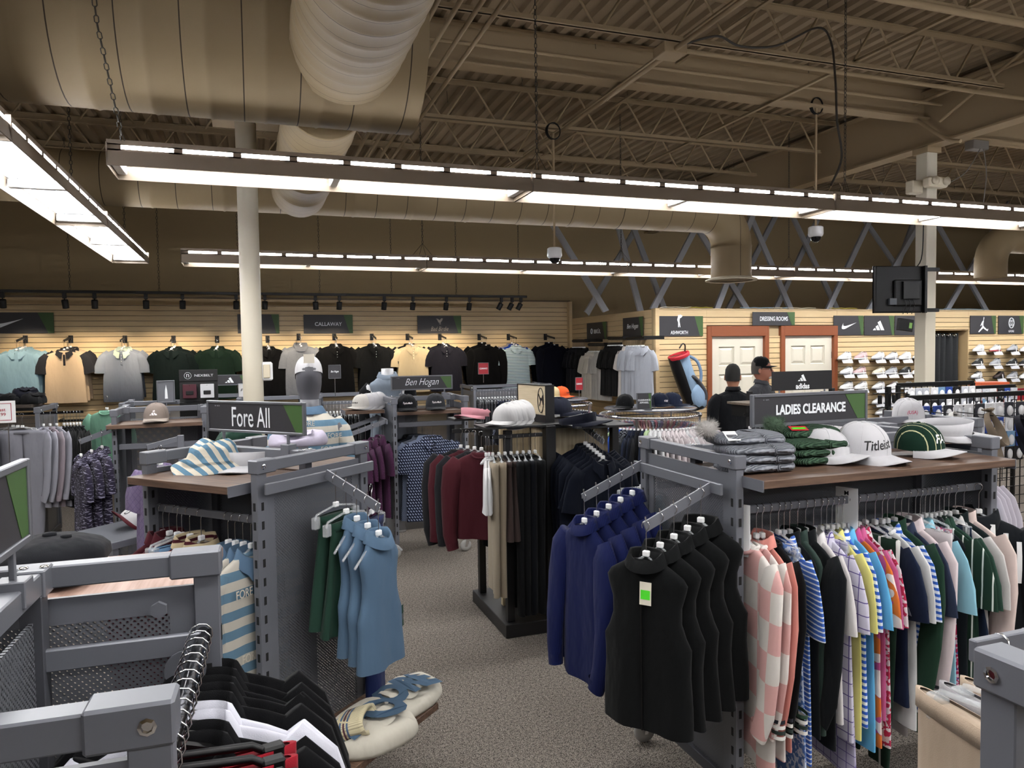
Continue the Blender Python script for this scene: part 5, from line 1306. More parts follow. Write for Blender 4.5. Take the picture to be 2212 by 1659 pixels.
q = at(2035, 955, Z=SZ+.03); visor((q.x, q.y, SZ+.075), (R(6), R(-6), R(30)), WC, 'wide white sun visor with red dash at the right of the shelf', s=1.2, logo=('text', 'sun day', mat('thread_red', 'b03a58', .6), .006, .05, .04, 0, 0))
# ---------- FORE ALL rack
FL = (.02, 3.50, 0); FR_ = R(133)      # local x = spine direction (right end -> left end)
fore = h_rack(FL, FR_, 'grey gondola rack of blue striped clothes with walnut shelf', LX=.70, LY=.675)
shelf(fore, -.28, .35, .42, .0, 1.38) if False else None
# the camera side is local -y or +y: find it
sgn = -1 if (W2(FL, FR_, (0, -1, 0))-CAM).length < (W2(FL, FR_, (0, 1, 0))-CAM).length else 1
print('fore side', sgn, W2(FL, FR_, (-.35, sgn*.34, 1.47)), W2(FL, FR_, (.35, sgn*.34, 1.47)), W2(FL, FR_, (-.35, -sgn*.34, 1.47)))
ya, yb = sorted((sgn*.42, sgn*.02)); shelf(fore, -.275, .325, ya, yb, 1.375)
flat_rail(fore, -.31, .31, sgn*.29, 1.24)
MB().rbox(-.35-.035, -.35-.02, -.33, .33, 1.335, 1.38, .003).build('end_crossbar', GREY, fore)
AF = waterfall(fore, (-.39, sgn*.0, 1.37), (-1, sgn*.05, 0), .29, .12)
sign(W2(FL, FR_, (0.02, 0, 1.6)), FR_-PI, .58, .12, 'framed charcoal sign with tall condensed lettering on the nearer rack', text='Fore All', th=.09, tw=.235, frame=.012, bold=.0, legs=((-.2, .2), .04), name='shelf_sign', txo=-.02)
LBL = fabric('4c6278'); DGR = fabric('20382e'); STR = fabric('587487', 'h', 'b0aba0', 1.5)
fr = FR_
for i, p in enumerate(AF):
    q = W2(FL, FR_, p); a = R(44+random.uniform(-3, 3))
    if i < 2: bottom('skirt', q, a, DGR, 'dark green pleated skirt, %s on the arm beside the blue tops' % ['first', 'second'][i], w=.125, L=.45, seed=i, t=.03)
    else:
        v = top('sleeveless', q, a, LBL, 'dusty blue sleeveless mock neck top, %s' % ['rear of three on the arm', 'middle of three on the arm', 'front of three on the arm'][i-2], collar='fold', w=.128, L=.52, t=.034, seed=i, neckw=.05)
        if i == 4: swing_tag(v, (.118, -.02, -.46), (0, 0, R(10)), .03, .09, mat('tag_green_card', '12352a', .5), sticker=False)
q = W2(FL, FR_, (-.47, sgn*-.2, 1.3)); bottom('legging', q, R(60), fabric('1d2750'), 'navy leggings hung behind the dusty blue tops', w=.14, L=.8)
# on the front rail: maroon sweaters, denim blue trousers and striped polos
MAR = fabric('3c151c')
fi = [('sweater', MAR, 'maroon sweater, first on the rail of blue stripes from the left', .022), ('sweater', MAR, 'maroon sweater, second on the fore all rail from the left', .02), ('shorts', fabric('5f7f9e'), 'denim blue shorts clipped between the maroon sweaters', .014), ('shorts', fabric('5f7f9e'), 'second pair of denim blue shorts on clear clips', .014),
      ('sweater', MAR, 'maroon sweater with cream striped collar, rear one', .02), ('sweater', MAR, 'maroon sweater with cream striped collar, nearer one', .024),
      ('polo', LBL, 'plain dusty blue polo beside the striped polos', .014), ('polo', STR, 'blue and cream striped polo, third from the right post', .016), ('polo', STR, 'blue and cream striped polo, second from the right post', .02), ('polo', STR, 'blue and cream striped polo hanging against the right post', .03)]
xs_ = [.28, .24, .19, .16, .11, .04, -.12, -.16, -.205, -.25]
STC = fabric('b0a182', 'hthin', '3c151c', 2.2)
for (kd, m, lab, tt), x in zip(fi, xs_):
    q = W2(FL, FR_, (x, sgn*.29, 1.242)); rot = FR_+PI/2+(PI if sgn > 0 else 0)+R(-3+random.uniform(-3, 3))
    if kd == 'shorts': bottom('shorts', q, rot, m, lab, w=.14, L=.3, t=tt)
    else: e9 = top(kd, q, rot, m, lab, collar='fold' if kd == 'sweater' else 'polo', cm=STC if 'collar' in lab else (LBL if kd == 'polo' else None), w=.19, L=.62, t=tt, seed=int(x*100) % 4, neckw=.058)
for sy, rz in ((-1, 0), (1, PI)):
    for lx, lz in ((-.08, -.29), (.06, -.42), (-.06, -.55), (.09, -.65)): lettering('FORE', e9, (lx, sy*.043, lz), .034, mat('print_cream', 'c9c1b1', .8), .08, rot=(PI/2, 0, rz), name='shirt_print')
# items on the fore all shelf (top 1.375)
def bucket_hat(p, rot, m, label):
    e = thing('bucket_hat', label, 'bucket hat', p, rot); b = MB(); rings = []; n = 36
    for r_, z, am in ((.155, .012, .012), (.15, .02, .012), (.12, .045, .006), (.1, .055, .003), (.092, .075, .004), (.085, .105, .006), (.07, .12, .008), (.03, .122, .008), (.0, .118, 0)):
        rings.append([V3(r_*math.cos(a)*(1.15), r_*math.sin(a), z+am*math.sin(3*a+z*20)+am*.6*math.sin(5*a)) for a in [2*PI*j/n for j in range(n)]])
    b.loft(rings[2:]); setm(b.build('crown', FABD, e), m); b = MB(); b.loft(rings[:4]); b.loft([[v*.98-V3(0, 0, .003) for v in r_] for r_ in rings[:4]]); setm(b.build('brim', FABD, e), m)
    return e
m_, N_ = newmat('bucket_stripe', .85, 0, .2); x_, y_, z_ = N_.xyz(); f_ = N_.math('LESS_THAN', N_.math('FRACT', N_.math('ADD', N_.math('DIVIDE', N_.math('ADD', x_, N_.math('MULTIPLY', z_, .4)), .042), 50)), .5); N_.l(N_.mix(f_, '587a90', 'c9c1b1'), N_.b.inputs['Base Color']); N_.bump(N_.noise(20, 2), .5, .02)
q = at(462, 1012, Z=1.38); bucket_hat((q.x, q.y, 1.377), (R(6), R(-4), R(30)), m_, 'blue and cream striped bucket hat on the shelf above the blue stripes')
q = at(545, 1005, Z=1.38); visor((q.x-.01, q.y, 1.39), (R(4), 0, R(-20)), WC, 'white sun visor with green sticker and pink logo', s=1.25, logo=('text', 'GOLFER', mat('thread_pink', 'c02858', .6), .008, .05, .04, 0, 0))
o_ = None
def folded(p, rot, m, label, w=.26, d=.2, h=.05, name='folded_shirt', seed=0, lumps=1.0, extra=None):
    e = thing(name, label, 'folded garment', p, rot); b = MB(); rnd = random.Random(seed); rings = []; n = 40; ph = rnd.uniform(0, 6)
    for k, z, in ((1.0, 0), (1.04, .2), (1.03, .45), (.98, .7), (.86, .9), (.6, 1.0), (.25, 1.03), (0, 1.02)):
        rings.append([V3(w/2*k*math.copysign(abs(math.cos(a))**.6, math.cos(a))*(1+.05*lumps*math.sin(3*a+ph)), d/2*k*math.copysign(abs(math.sin(a))**.6, math.sin(a))*(1+.05*lumps*math.cos(4*a+ph)), h*z*(1+.16*lumps*math.sin(2*a+ph)+.09*lumps*math.sin(5*a+k*9))) for a in [2*PI*j/n for j in range(n)]])
    b.loft(rings, cap0=True); setm(b.build('folded_body', FABD, e), m)
    b = MB(); b.loft([[V3(w*(-.3+.6*f), -d*.32+.02*math.sin(f*9+ph)+o, h*1.02+.006*math.sin(f*12+ph)+.004+zz) for f in [i/12 for i in range(13)]] for o, zz in ((0, 0), (.03, .012), (.09, .012), (.12, -.002))], closed=False); setm(b.build('sleeve_fold', FABD, e), m)
    return e
# back shelf of the fore all rack with green and lilac clothes
yc, yd = sorted((-sgn*.42, -sgn*.02)); shelf(fore, -.275, .29, yc, yd, 1.375)
q = at(520, 950, Z=1.39); folded((q.x, q.y, 1.377), R(20), DGR, 'crumpled dark green garment behind the condensed letter sign', .24, .2, .07, lumps=1.6)
q = at(640, 955, Z=1.39); folded((q.x, q.y-.02, 1.377), R(-10), fabric('a8a2b2'), 'crumpled pale lilac garment behind the condensed letter sign', .3, .22, .06, seed=4, lumps=1.8)
# low bottom board with folded sweatshirts near the floor

o_ = MB().rbox(-.72, -.36, -.33, .33, .27, .3, .002).build('shelf', WALNUT, fore)
CRS = fabric('bdb8ab'); PRB = mat('print_blue', '56728c', .8)
def sweatshirt(px, py, z, rot, label, txt, kn=False, seed=0, w=.34, d=.26, h=.1):
    p = at(px, py, Z=z); e = folded((p.x, p.y, z), rot, CRS, label, w, d, h, 'sweatshirt', seed, 1.3)
    o = lettering(txt, e, (0, 0, 0), .18, PRB, .32, rot=(0, 0, 0), bold=.06, name='print')
    for v in o.data.vertices: v.co = V3(v.co.x*1.0, v.co.y-.02, h*1.2+.02-.9*(v.co.x**2+v.co.y**2))
    if kn:
        b = MB(); b.loft([ell(.085, .045, zz, 26, p=.8, fold=.003, fk=9, ph=zz*40) for zz in (0, .03, .07, .1, .12)]+[ell(.07, .03, zz, 26, p=.8) for zz in (.115, .06)]); b2 = b.build('knit_cuff', [fabric('c6bc9c', 'rib', '9c927a')], e, (-.12, .02, h), (R(70), 0, R(35)))
        for zz, m in ((.02, 'navy_stripe'), (.035, 'maroon_stripe'), (.05, 'navy_stripe')): MB().loft([ell(.087, .047, zz+k, 26, p=.8) for k in (0, .008)]).build('cuff_stripe', mat(m, {'n': '3e5470', 'm': '45202c'}[m[0]], .8), b2)
    return e
sweatshirt(868, 1520, .302, R(35), 'folded cream sweatshirt with big blue letters on the low shelf, farther one', 'ORE', False, 1, .38, .26, .065)
sweatshirt(800, 1590, .302, R(30), 'cream sweatshirt with ribbed striped cuff on the low shelf, nearer one', 'FO', True, 2, .38, .3, .08)
# ================================================================== nearest racks at the bottom of the photo
FC = (-.425, 1.345, 0); FA = R(88)
front = h_rack(FC, FA, 'nearest grey gondola rack at the bottom left', LX=.76, LY=.67)
# local x ~ world +Y, local y ~ world -X : right side (world +X) is local -y
MB().rbox(.38-.085, .38-.07, -.3, .3, 1.265, 1.31, .003).build('crossbar', GREY, front)
for y in (-.3, .3): MB().lathe([(0, 0), (.04, 0), (.04, .004), (0, .004)], 20, smooth=False, M=Matrix.Translation((.285, y*.9, 1.24)) @ Matrix.Rotation(PI/2, 4, 'Y')).build('bracket_plate', GREY, front)
for x, y in ((.33, -.22), (.33, .22)): MB().lathe([(0, 0), (.017, 0), (.017, .012), (0, .012)], 6, smooth=False, M=Matrix.Translation((x-.006, y, 1.36)) @ Matrix.Rotation(-PI/2, 4, 'Y')).build('hex_bolt', GREY, front)
b = MB(); b.cyl((-.36, -.30, 1.295), (.36, -.30, 1.295), .0125, 14); b.build('hang_rail', mat('dark_chrome', '3c3d42', .2, 1), front)
sign(W2(FC, FA, (.0, 0, 1.61)), FA, .56, .13, 'framed charcoal sign on the nearest rack, cut by the left edge', frame=.014, legs=((-.2, .2), .05), name='shelf_sign', txo=0, mark=False)
# shelf beyond the far end frame with a newsboy cap
MB().rbox(.42, .80, -.31, .31, 1.335, 1.362, .002).build('shelf', wood('walnut_with_sheen', '8a6a5c', 'b3968a', (1.2, 18, 18)), front)  # pale pinkish tone: gloss reflection on the walnut top, put into its colour
q = at(110, 1228, Z=1.37); NB = fabric('1a1b1f')
e = thing('newsboy_cap', 'soft charcoal newsboy cap with covered button on the nearest rack', 'cap', (q.x, q.y, 1.364), R(20)); b = MB(); n = 40; rings = []
for k, z in ((.8, 0), (.95, .012), (1.05, .03), (1.03, .05), (.9, .066), (.6, .08), (.3, .086), (.0, .088)): rings.append([V3(.125*k*math.cos(a)*(1+.02*math.cos(8*a)), .115*k*math.sin(a)*(1+.02*math.cos(8*a)), z) for a in [2*PI*j/n for j in range(n)]])
b.loft(rings); b.build('crown', NB, e)
MB().lathe([(0, 0), (.016, 0), (.015, .008), (0, .01)], 16, c=(0, 0, .085)).build('crown_button', NB, e); MB().lathe([(0, 0), (.013, 0), (.012, .007), (0, .008)], 16, c=(.03, -.03, .082)).build('crown_button', NB, e)
o = obj('brim', _gm[('brim', .03)], e, (0, -.03, .01)); setm(o, [NB, NB])
# hanger type seen from above: black plastic with wide hooks
def near_hanger_meshes():
    h = MB(); h.tube([V3(x, 0, z) for x, z in ((-.022, -.044), (-.0265, -.03), (-.0265, -.016), (-.018, -.003), (-.004, .002), (.01, -.001), (.02, -.012), (.021, -.028), (.012, -.042), (.003, -.05), (0, -.06), (0, -.085))], .0016, 7)
    a = MB()
    for s in (-1, 1):
        a.loft([[V3(s*x, y, z+dz) for y, dz in ((-.007, 0), (.007, 0), (.007, -hh), (-.007, -hh))] for x, z, hh in ((0, -.080, .016), (.04, -.094, .016), (.08, -.118, .018), (.115, -.142, .02), (.145, -.168, .02), (.165, -.185, .016))], smooth=False, cap1=True)
    c = MB(); c.rbox(-.019, .019, -.013, .013, -.185, -.105, .004)
    k = MB(); k.rbox(-.008, .008, -.016, -.013, -.175, -.14, .001)
    bb = MB(); bb.tube([(-.15, 0, -.125), (-.11, 0, -.098), (0, 0, -.082), (.11, 0, -.098), (.15, 0, -.125)], .007, 6)
    return [x.mesh(nm, m) for x, nm, m in ((h, 'hook', CHROME), (a, 'hanger_arm', BLKP), (c, 'clip', BLKP), (k, 'clip_spring', CHROME), (bb, 'hanger_arm', BLKP))]
NH = near_hanger_meshes()
def swap_hanger(e, clip):
    for c in list(e.children):
        if not c.name.startswith('hanger'): c.location = (0, 0, 0)
    for c in list(e.children):
        if c.name.startswith('hanger'):
            for g in list(c.children): bpy.data.objects.remove(g)
            bpy.data.objects.remove(c)
    o = obj('hanger', NH[4] if clip else NH[1], e); obj('hook', NH[0], o, (0, 0, .012))
    if clip:
        for s in (-1, 1): obj('clip', NH[2], o, (s*.145, 0, 0)); obj('clip_spring', NH[3], o, (s*.145, 0, 0))
BK2 = fabric('060608'); RED2 = fabric('7d1420'); WH2 = fabric('bcbcc6')
seq = []   # from the far end to the near end
seq += [('polo', BK2, 'black shirt')]*5 + [('polo', WH2, 'white polo')]*2 + [('polo', BK2, 'black shirt')]*2 + [('folded', RED2, 'red trousers')]*2 + [('folded', BK2, 'black trousers')]*1 + [('folded', RED2, 'red trousers')]*3 + [('polo', WH2, 'white polo')] + [('polo', BK2, 'black shirt')]
ordn = ['far', 'second', 'third', 'fourth', 'fifth', 'sixth', 'seventh', 'eighth', 'ninth', 'tenth', 'eleventh', 'twelfth']
cnt = {}; nseq = len(seq)
for i, (kd, m, lab) in enumerate(seq):
    f = (i+.5)/nseq; p = W2(FC, FA, (.33-.66*f, -.30, 1.311)); k = cnt.get(lab, 0); cnt[lab] = k+1
    L_ = '%s on the nearest rail, %s of its kind from the far end' % (lab, ordn[min(k, 11)])
    rot = R(random.uniform(-5, 9)+4)
    zz = p.z-.002
    if kd == 'folded': e = bottom('folded', (p.x, p.y, zz-.0), rot+R(8), m, L_, 'clothes on the nearest rail', w=.19, L=.45, t=.018, seed=i); swap_hanger(e, True)
    else: e = top(kd, (p.x, p.y, zz), rot, m, L_, 'clothes on the nearest rail', w=.2, L=.68, t=.013 if lab != 'white polo' else .018, seed=i, neckw=.06, collar='polo' if kd == 'polo' else 'crew', hang='black'); swap_hanger(e, False)
# ---------- rack at the bottom right corner
RC = (1.295, .36, 0)
rr = h_rack(RC, 0, 'grey gondola rack cut by the bottom right corner', LX=.76, LY=.72, casters=False, panels=(0, 0, 0), slots=False)
b = MB(); b.rbox(-.26, .5, .455, .469, 1.39, 1.425, .002)
for x in (-.1, .45): b.rbox(x-.004, x+.004, .33, .455, 1.39, 1.425, .001)
b.build('hang_rail', GREY, rr)
TAN = fabric('a3917f')
for i in range(8):
    p = W2(RC, 0, (-.20+.06*i, .462, 1.427))
    e = bottom('folded', p, R(90-6+random.uniform(-3, 3)), [TAN, fabric('8d8a8c'), TAN, fabric('a8a6a8')][i % 4], 'pair of %s trousers on clear clips, %s from the corner post' % (['tan', 'grey', 'tan', 'light grey'][i % 4], ordn[i] if i else 'first'), 'trousers in the bottom right corner', w=.18, L=.85, t=.018, seed=i)
# ================================================================== middle distance
def rail_clothes(p0, p1, specs, rot, lab, w=.2, L=.68, t=.014, jit=4, hang='clear', full=True, s=1):
    """specs: list of (kind, fabric, colour word, count)"""
    p0 = Vector(p0); p1 = Vector(p1); tot = sum(x[3] for x in specs); k = 0
    for kd, m, cw, n in specs:
        for i in range(n):
            p = p0.lerp(p1, (k+.5)/tot); k += 1
            r_ = rot(k/tot) if callable(rot) else rot
            noun = {'pants': 'trousers', 'folded': 'trousers', 'skirt': 'skirt', 'shorts': 'shorts', 'legging': 'leggings', 'dress': 'dress'}.get(kd, {'sweater': 'pullover', 'jacket': 'jacket', 'sleeveless': 'sleeveless top', 'vest': 'vest'}.get(kd, 'shirt'))
            args = (p, r_+R(random.uniform(-jit, jit)), m, '%s %s hanging %s' % (cw, noun, lab), '%s %s hanging %s' % (cw, noun, lab))
            if kd in ('pants', 'folded', 'skirt', 'shorts', 'legging', 'dress'): bottom(kd, *args, w=w*.8, L={'pants': .95, 'folded': .6, 'skirt': .42, 'shorts': .45, 'legging': .85, 'dress': .8}[kd] if L is None or kd else L, t=t, seed=k, s=s)
            else: top(kd, *args, w=w, L=L, t=t, seed=k, neckw=.055, collar={'polo': 'polo', 'sleeveless': 'mock', 'jacket': 'fold', 'sweater': 'crew', 'tee': 'crew'}.get(kd, 'polo'), hang=hang, s=s)
# ---------- Ben Hogan rack
HC = (1.545, 6.98, 0)
hogan = h_rack(HC, 0, 'grey gondola rack with script sign and black caps', LX=.72, LY=.68)
shelf(hogan, -.32, .32, -.36, -.02, 1.345); shelf(hogan, -.74, -.37, -.02, .34, 1.345)
sign((1.545, 7.0, 1.59), 0, .58, .115, 'framed dark sign with white script on the script sign rack', text='Ben Hogan', th=.085, tw=.33, frame=.012, shear=.45, bold=-.01, legs=((-.2, .22), .03), name='shelf_sign')
MB().rbox(-.41, -.395, -.31, .31, 1.235, 1.28, .003).build('end_crossbar', GREY, hogan); MB().rbox(-.3, .3, -.31, -.295, 1.2, 1.245, .003).build('crossbar', GREYD, hogan)
H1 = waterfall(hogan, (-.41, -.28, 1.26), (-1, -.05, 0), .32, .1); H2 = waterfall(hogan, (-.41, .1, 1.27), (-1, -.05, 0), .32, .1)
PLUM = fabric('34192f', 'weave', '432540')
for i, p in enumerate(H1[:4]): top('polo', W2(HC, 0, p), R(-90+12+random.uniform(-4, 4)), PLUM, 'plum polo on the left arm of the script sign rack', 'plum polos on the script sign rack', w=.19, t=.026, seed=i, L=.7, hang='black')
HB = fabric('171b2b', 'weave', '8a92aa', 1.9)
for i in range(5):
    m_ = [fabric('101114'), fabric('2c3038'), fabric('4a4e58'), fabric('5a6374', 'weave', '7d86a0'), HB][i]
    top('polo', (1.42+.035*i, 6.90-.055*i, 1.235), R(-6+2*i), m_, 'navy polo with pale diagonal dashes, front of the script sign rack' if i == 4 else 'polo hung behind the diagonal dash polo, %s' % ['rearmost', 'second', 'third', 'fourth'][i], w=.25, t=.022, seed=i, L=.76, hang='black', buttons=(HB, BLKP) if i == 4 else None)
TM = mat('thread_white', 'e6dede', .6)
for px, c, lg in ((880, '141518', 'black cap with white lettering left on the script sign shelf'), (942, '2b2c30', 'charcoal cap with white lettering right on the script sign shelf')):
    q = at(px, 886, Y=6.72); cap((q.x, 6.74, 1.375), (R(6), 0, R(-6)), fabric(c), lg, s=1.1, logo=('text', 'TaylorMade', TM, .02, .09, .05, 0, 0))
for i in range(4):
    q = at(782+i*13, 885, Y=7.1); cap((q.x, 7.1+.03*i, 1.375+.003*i), (R(4+5*i), 0, R(-52+3*i)), WC if i else fabric('c4c0ba'), 'white cap with dark lettering, front of the row on the side shelf' if i == 0 else 'white cap nested behind the front one on the side shelf', 'nested white caps on the side shelf' if i else None, s=1.05, logo=('text', 'TaylorMade', mat('thread_black', '0b0b0d', .6), .018, .08, .045, 0, 0) if i == 0 else None)
# ---------- mannequins
def mannequin(loc, rot, label, skin, head=True, shirt=None, scale=1.0, legs=None):
    e = thing('mannequin', label, 'mannequin', loc, rot); e.scale = (scale,)*3; b = MB()
    tor = [(.02, 1.42, .075, .06), (0, 1.40, .13, .075), (0, 1.37, .165, .09), (0, 1.32, .175, .11), (0, 1.2, .185, .12), (0, 1.08, .16, .11), (0, .98, .165, .115), (0, .9, .175, .125)]
    rings = [[V3(hw*math.copysign(abs(math.cos(a))**.85, math.cos(a)), ht*math.sin(a)+yo, z) for a in [2*PI*j/26 for j in range(26)]] for yo, z, hw, ht in tor]
    nk = [[V3(r_*math.cos(a), r_*math.sin(a)+.01, z) for a in [2*PI*j/26 for j in range(26)]] for z, r_ in ((1.52, .056), (1.46, .058), (1.43, .066))]
    b.loft(nk+rings, cap0=True, cap1=True)
    for s in (-1, 1):
        b.tube(sm([(s*.15, 0, 1.36), (s*.185, 0, 1.28), (s*.205, .01, 1.12), (s*.21, -.02, .98), (s*.205, -.05, .82)], 3), [.05, .055, .056, .052, .05, .048, .046, .042, .04, .036, .032, .028, .026], 12)
        b.tube(sm([(s*.085, 0, .92), (s*.09, -.01, .7), (s*.092, 0, .48), (s*.095, .01, .28), (s*.095, .02, .08), (s*.095, -.01, .03)], 3), [.09, .09, .088, .08, .074, .066, .06, .058, .06, .056, .05, .042, .036, .036, .04, .04], 14)
        b.lathe([(0, 0), (.045, 0), (.05, .02), (.035, .05), (0, .06)], 14, c=(s*.095, -.05, 0)); 
        b.tube([(s*.205, -.05, .84), (s*.203, -.06, .78), (s*.197, -.07, .73)], [.028, .036, .016], 8)
    b.build('body', skin, e)
    if head:
        h = MB(); rings = []
        for z, rx, ry, yo in ((1.5, .055, .055, .01), (1.54, .058, .065, -.005), (1.57, .07, .085, -.015), (1.61, .076, .094, -.008), (1.66, .078, .1, 0), (1.71, .074, .096, .004), (1.745, .058, .075, .006), (1.765, .03, .04, .008), (1.77, 0, 0, .008)):
            rings.append([V3(rx*math.cos(a), ry*math.sin(a)+yo, z) for a in [2*PI*j/24 for j in range(24)]])
        h.loft(rings); h.tube([(0, -.1, 1.66), (0, -.118, 1.625), (0, -.1, 1.615)], [.008, .013, .01], 8); h.build('head', skin, e)
    return e
MG = mat('mannequin_grey', '55555b', .45); MW = mat('mannequin_white', 'dcdcdf', .35)
def dressed(e, m, long=False, z=1.545, w=.185, t=.118, L=.72, collar='polo', kind='polo', sm_=None, cm=None):
    sd = 1; o = setm(obj('shirt_body', body_mesh(w, L, t, 'none' if kind == 'vest' else 'short', sd, 1.0, .075, -.1), e, (0, 0, z)), m)
    if kind != 'vest':
        for q in (-1, 1): setm(obj('shirt_sleeve', sleeve_mesh(w*.98, .062, long, q, sd), e, (0, 0, z)), sm_ or m)
    setm(obj('shirt_collar', collar_mesh(collar, .05, -.1, .068), e, (0, 0, z+.012)), cm or m)
q = at(668, 850, Y=4.95)
mq = mannequin((q.x, q.y, 0), R(178), 'grey mannequin seen from behind in a white cap and blue striped polo', MG, scale=1.045)
dressed(mq, STR, cm=LBL)
c_ = cap((0, 0, 0), 0, WC, 'x', s=1.0); c_.parent = mq; c_.location = (0, .004, 1.675); c_.rotation_euler = (R(14), 0, 0)
for k_ in ('label', 'category'): del c_[k_]
b = MB(); b.rbox(-.035, .035, .1, .104, .055, .115, .001); b.build('cap_label', mat('tag_cream', 'd8d0c0', .6), c_) if False else None
b = MB(); b.box(-.032, .032, .1, .103, 1.745, 1.80); b.build('cap_label', mat('tag_cream', 'd8d0c0', .6), mq)
for (x, z) in ((.02, 1.38), (.16, 1.3), (-.1, 1.22), (.1, 1.12), (-.14, 1.3)):
    lettering('FORE', mq, (x, .124, z), .03, mat('print_cream', 'c9c1b1', .8), .085, rot=(PI/2, 0, PI), name='shirt_print')
q = at(842, 850, Y=7.75)
mw = mannequin((q.x-.02, q.y, 0), R(-12), 'headless white mannequin in a shiny grey blue vest', MW, head=False, scale=1.13)
dressed(mw, fabric('76808c'), kind='vest', collar='fold', cm=fabric('6a7480'), z=1.54, t=.125, L=.6)
for q_ in (-1, 1): setm(obj('undershirt_sleeve', sleeve_mesh(.185, .06, True, q_, 1), mw, (0, 0, 1.52)), fabric('101114'))
# ---------- Puma fixture
PZ = 1.38; px0, px1, py0, py1 = 1.52, 2.42, 4.5, 5.28
pm = thing('wood_panel_fixture', 'pale oak and black display fixture with leaping cat header', 'display fixture', (0, 0, 0))
MB().rbox(px0, px1, py0, py1, 0, .09, .004).build('base_plinth', mat('black_laminate', '121113', .45), pm)
BL = mat('black_laminate', '121113', .45)
for x0_, x1_, y0_, y1_ in ((1.55, 1.60, 4.55, 4.60), (1.55, 1.60, 5.18, 5.23), (1.83, 1.90, 4.53, 4.60), (2.33, 2.38, 4.55, 4.60), (2.33, 2.38, 5.18, 5.23)):
    MB().rbox(x0_, x1_, y0_, y1_, .09, PZ if x0_ > 1.7 else PZ-.02, .002).build('post', BL, pm)
MB().rbox(1.62, 1.84, 4.86, 4.9, .09, PZ-.02, .002).build('oak_panel', BIRCH, pm); MB().rbox(1.9, 2.33, 4.62, 4.66, .09, PZ-.02, .002).build('oak_panel', BIRCH, pm); MB().rbox(1.85, 1.89, 4.6, 5.2, .09, PZ-.02, .002).build('oak_panel', BIRCH, pm)
MB().rbox(1.80, 2.40, 4.56, 5.25, PZ-.02, PZ+.01, .003).build('top_board', BL, pm)
hat_shelf = MB().rbox(1.38, 1.80, 4.45, 4.70, 1.385, 1.40, .002).build('hat_shelf', BL, pm)
MB().rbox(1.44, 1.8, 4.52, 4.535, 1.315, 1.34, .002).build('hang_rail', BL, pm); MB().rbox(1.44, 1.455, 4.52, 4.7, 1.315, 1.39, .002).build('rail_arm', BL, pm)
MB().rbox(1.33, 1.52, 5.0, 5.2, 1.395, 1.41, .002).build('visor_shelf', BL, pm); MB().rbox(1.95, 2.36, 4.30, 4.56, 1.375, 1.39, .002).build('visor_shelf', BL, pm)
MB().rbox(1.34, 1.6, 5.1, 5.115, 1.3, 1.33, .002).build('hang_rail', BL, pm)
# header
hp = at(1148, 862, Y=4.85); e = thing('header_sign', 'pale oak header block with leaping cat in an oval', 'sign', (hp.x, 4.85, 1.53), R(-82))
MB().rbox(-.2, .2, 0, .06, -.09, .11, .002).build('header_panel', wood('pale_oak_header', 'b5a68a', 'cabb9f', (1.2, 14, 26)), e); MB().rbox(-.205, .205, -.005, .065, -.14, -.09, .002).build('header_base', BL, e)
for a_ in ((-.206, -.2, -.14, .116), (.2, .206, -.14, .116), (-.206, .206, .11, .116)): MB().box(a_[0], a_[1], -.005, .065, a_[2], a_[3]).build('header_edge', BL, e)
b = MB(); b.tube([(.135+.04*math.cos(a*PI/12), -.003, .01+.085*math.sin(a*PI/12)) for a in range(24)], .0028, 5, True); b.build('logo_ring', BL, e)
fan([[(.5, .6), (.3, .45), (.15, .2), (-.1, .25), (-.35, .6), (-.45, .6), (-.2, .1), (-.1, -.1), (-.3, -.5), (-.2, -.55), (0, -.2), (.1, 0), (.25, -.05), (.35, -.4), (.45, -.4), (.4, 0), (.4, .3), (.55, .45)]], e, (.135, -.002, .01), .075, BL)
# hats on the fixture
for i in range(4):
    q = at(1090+i*14, 905, Y=4.6); cap((q.x, 4.55+.025*i, 1.43+.002*i), (R(6+6*i), 0, R(-60+5*i)), fabric('b6b5b5'), 'soft white cap in front of the nested row' if i == 0 else 'soft white cap nested behind the front one', None if i == 0 else 'nested soft white caps', s=1.06, soft=.6)
q = at(1030, 893, Y=5.1); visor((q.x-.02, 5.08, 1.415), (R(-4), 0, R(-50)), fabric('b07a84'), 'pink sun visor with a bow on the small shelf', s=1.1, bow=True)
q = at(1245, 900, Y=4.45); visor((q.x, 4.43, 1.395), (R(-4), 0, R(40)), fabric('12141f'), 'navy sun visor on the small black shelf', s=1.25)
q = at(1208, 872, Y=4.95); cap((q.x, 4.98, PZ+.04), (0, 0, R(70)), fabric('171a26'), 'soft navy cap behind the oak header', s=1.1, soft=.6)
# clothes on its left rail (side view), near to far
pl = [('pants', fabric('8f8474'), 'beige trousers, first from the left on the white cap rail'), ('pants', fabric('877b6a'), 'beige trousers, second from the left on the white cap rail'), ('shorts', fabric('3d3230'), 'dark brown shorts beside the beige trousers'), ('shorts', fabric('372d2b'), 'second dark brown shorts on the white cap rail'),
      ('pants', fabric('0c0d0f'), 'black trousers right of the brown shorts'), ('pants', fabric('0c0d0f'), 'second black trousers on the white cap rail'), ('pants', fabric('0b0d12'), 'third black trousers on the white cap rail'), ('pants', fabric('0c0d0f'), 'last black trousers by the oak panel')]
for i, (kd, m, lab) in enumerate(pl):
    bottom(kd, (1.455+.042*i, 4.527, 1.342), R(-90-10+random.uniform(-4, 4)), m, lab, w=.2 if kd == 'pants' else .17, L=.86 if i < 2 else .5 if kd == 'shorts' else 1.0, t=.03, seed=i, hang='clipclear')
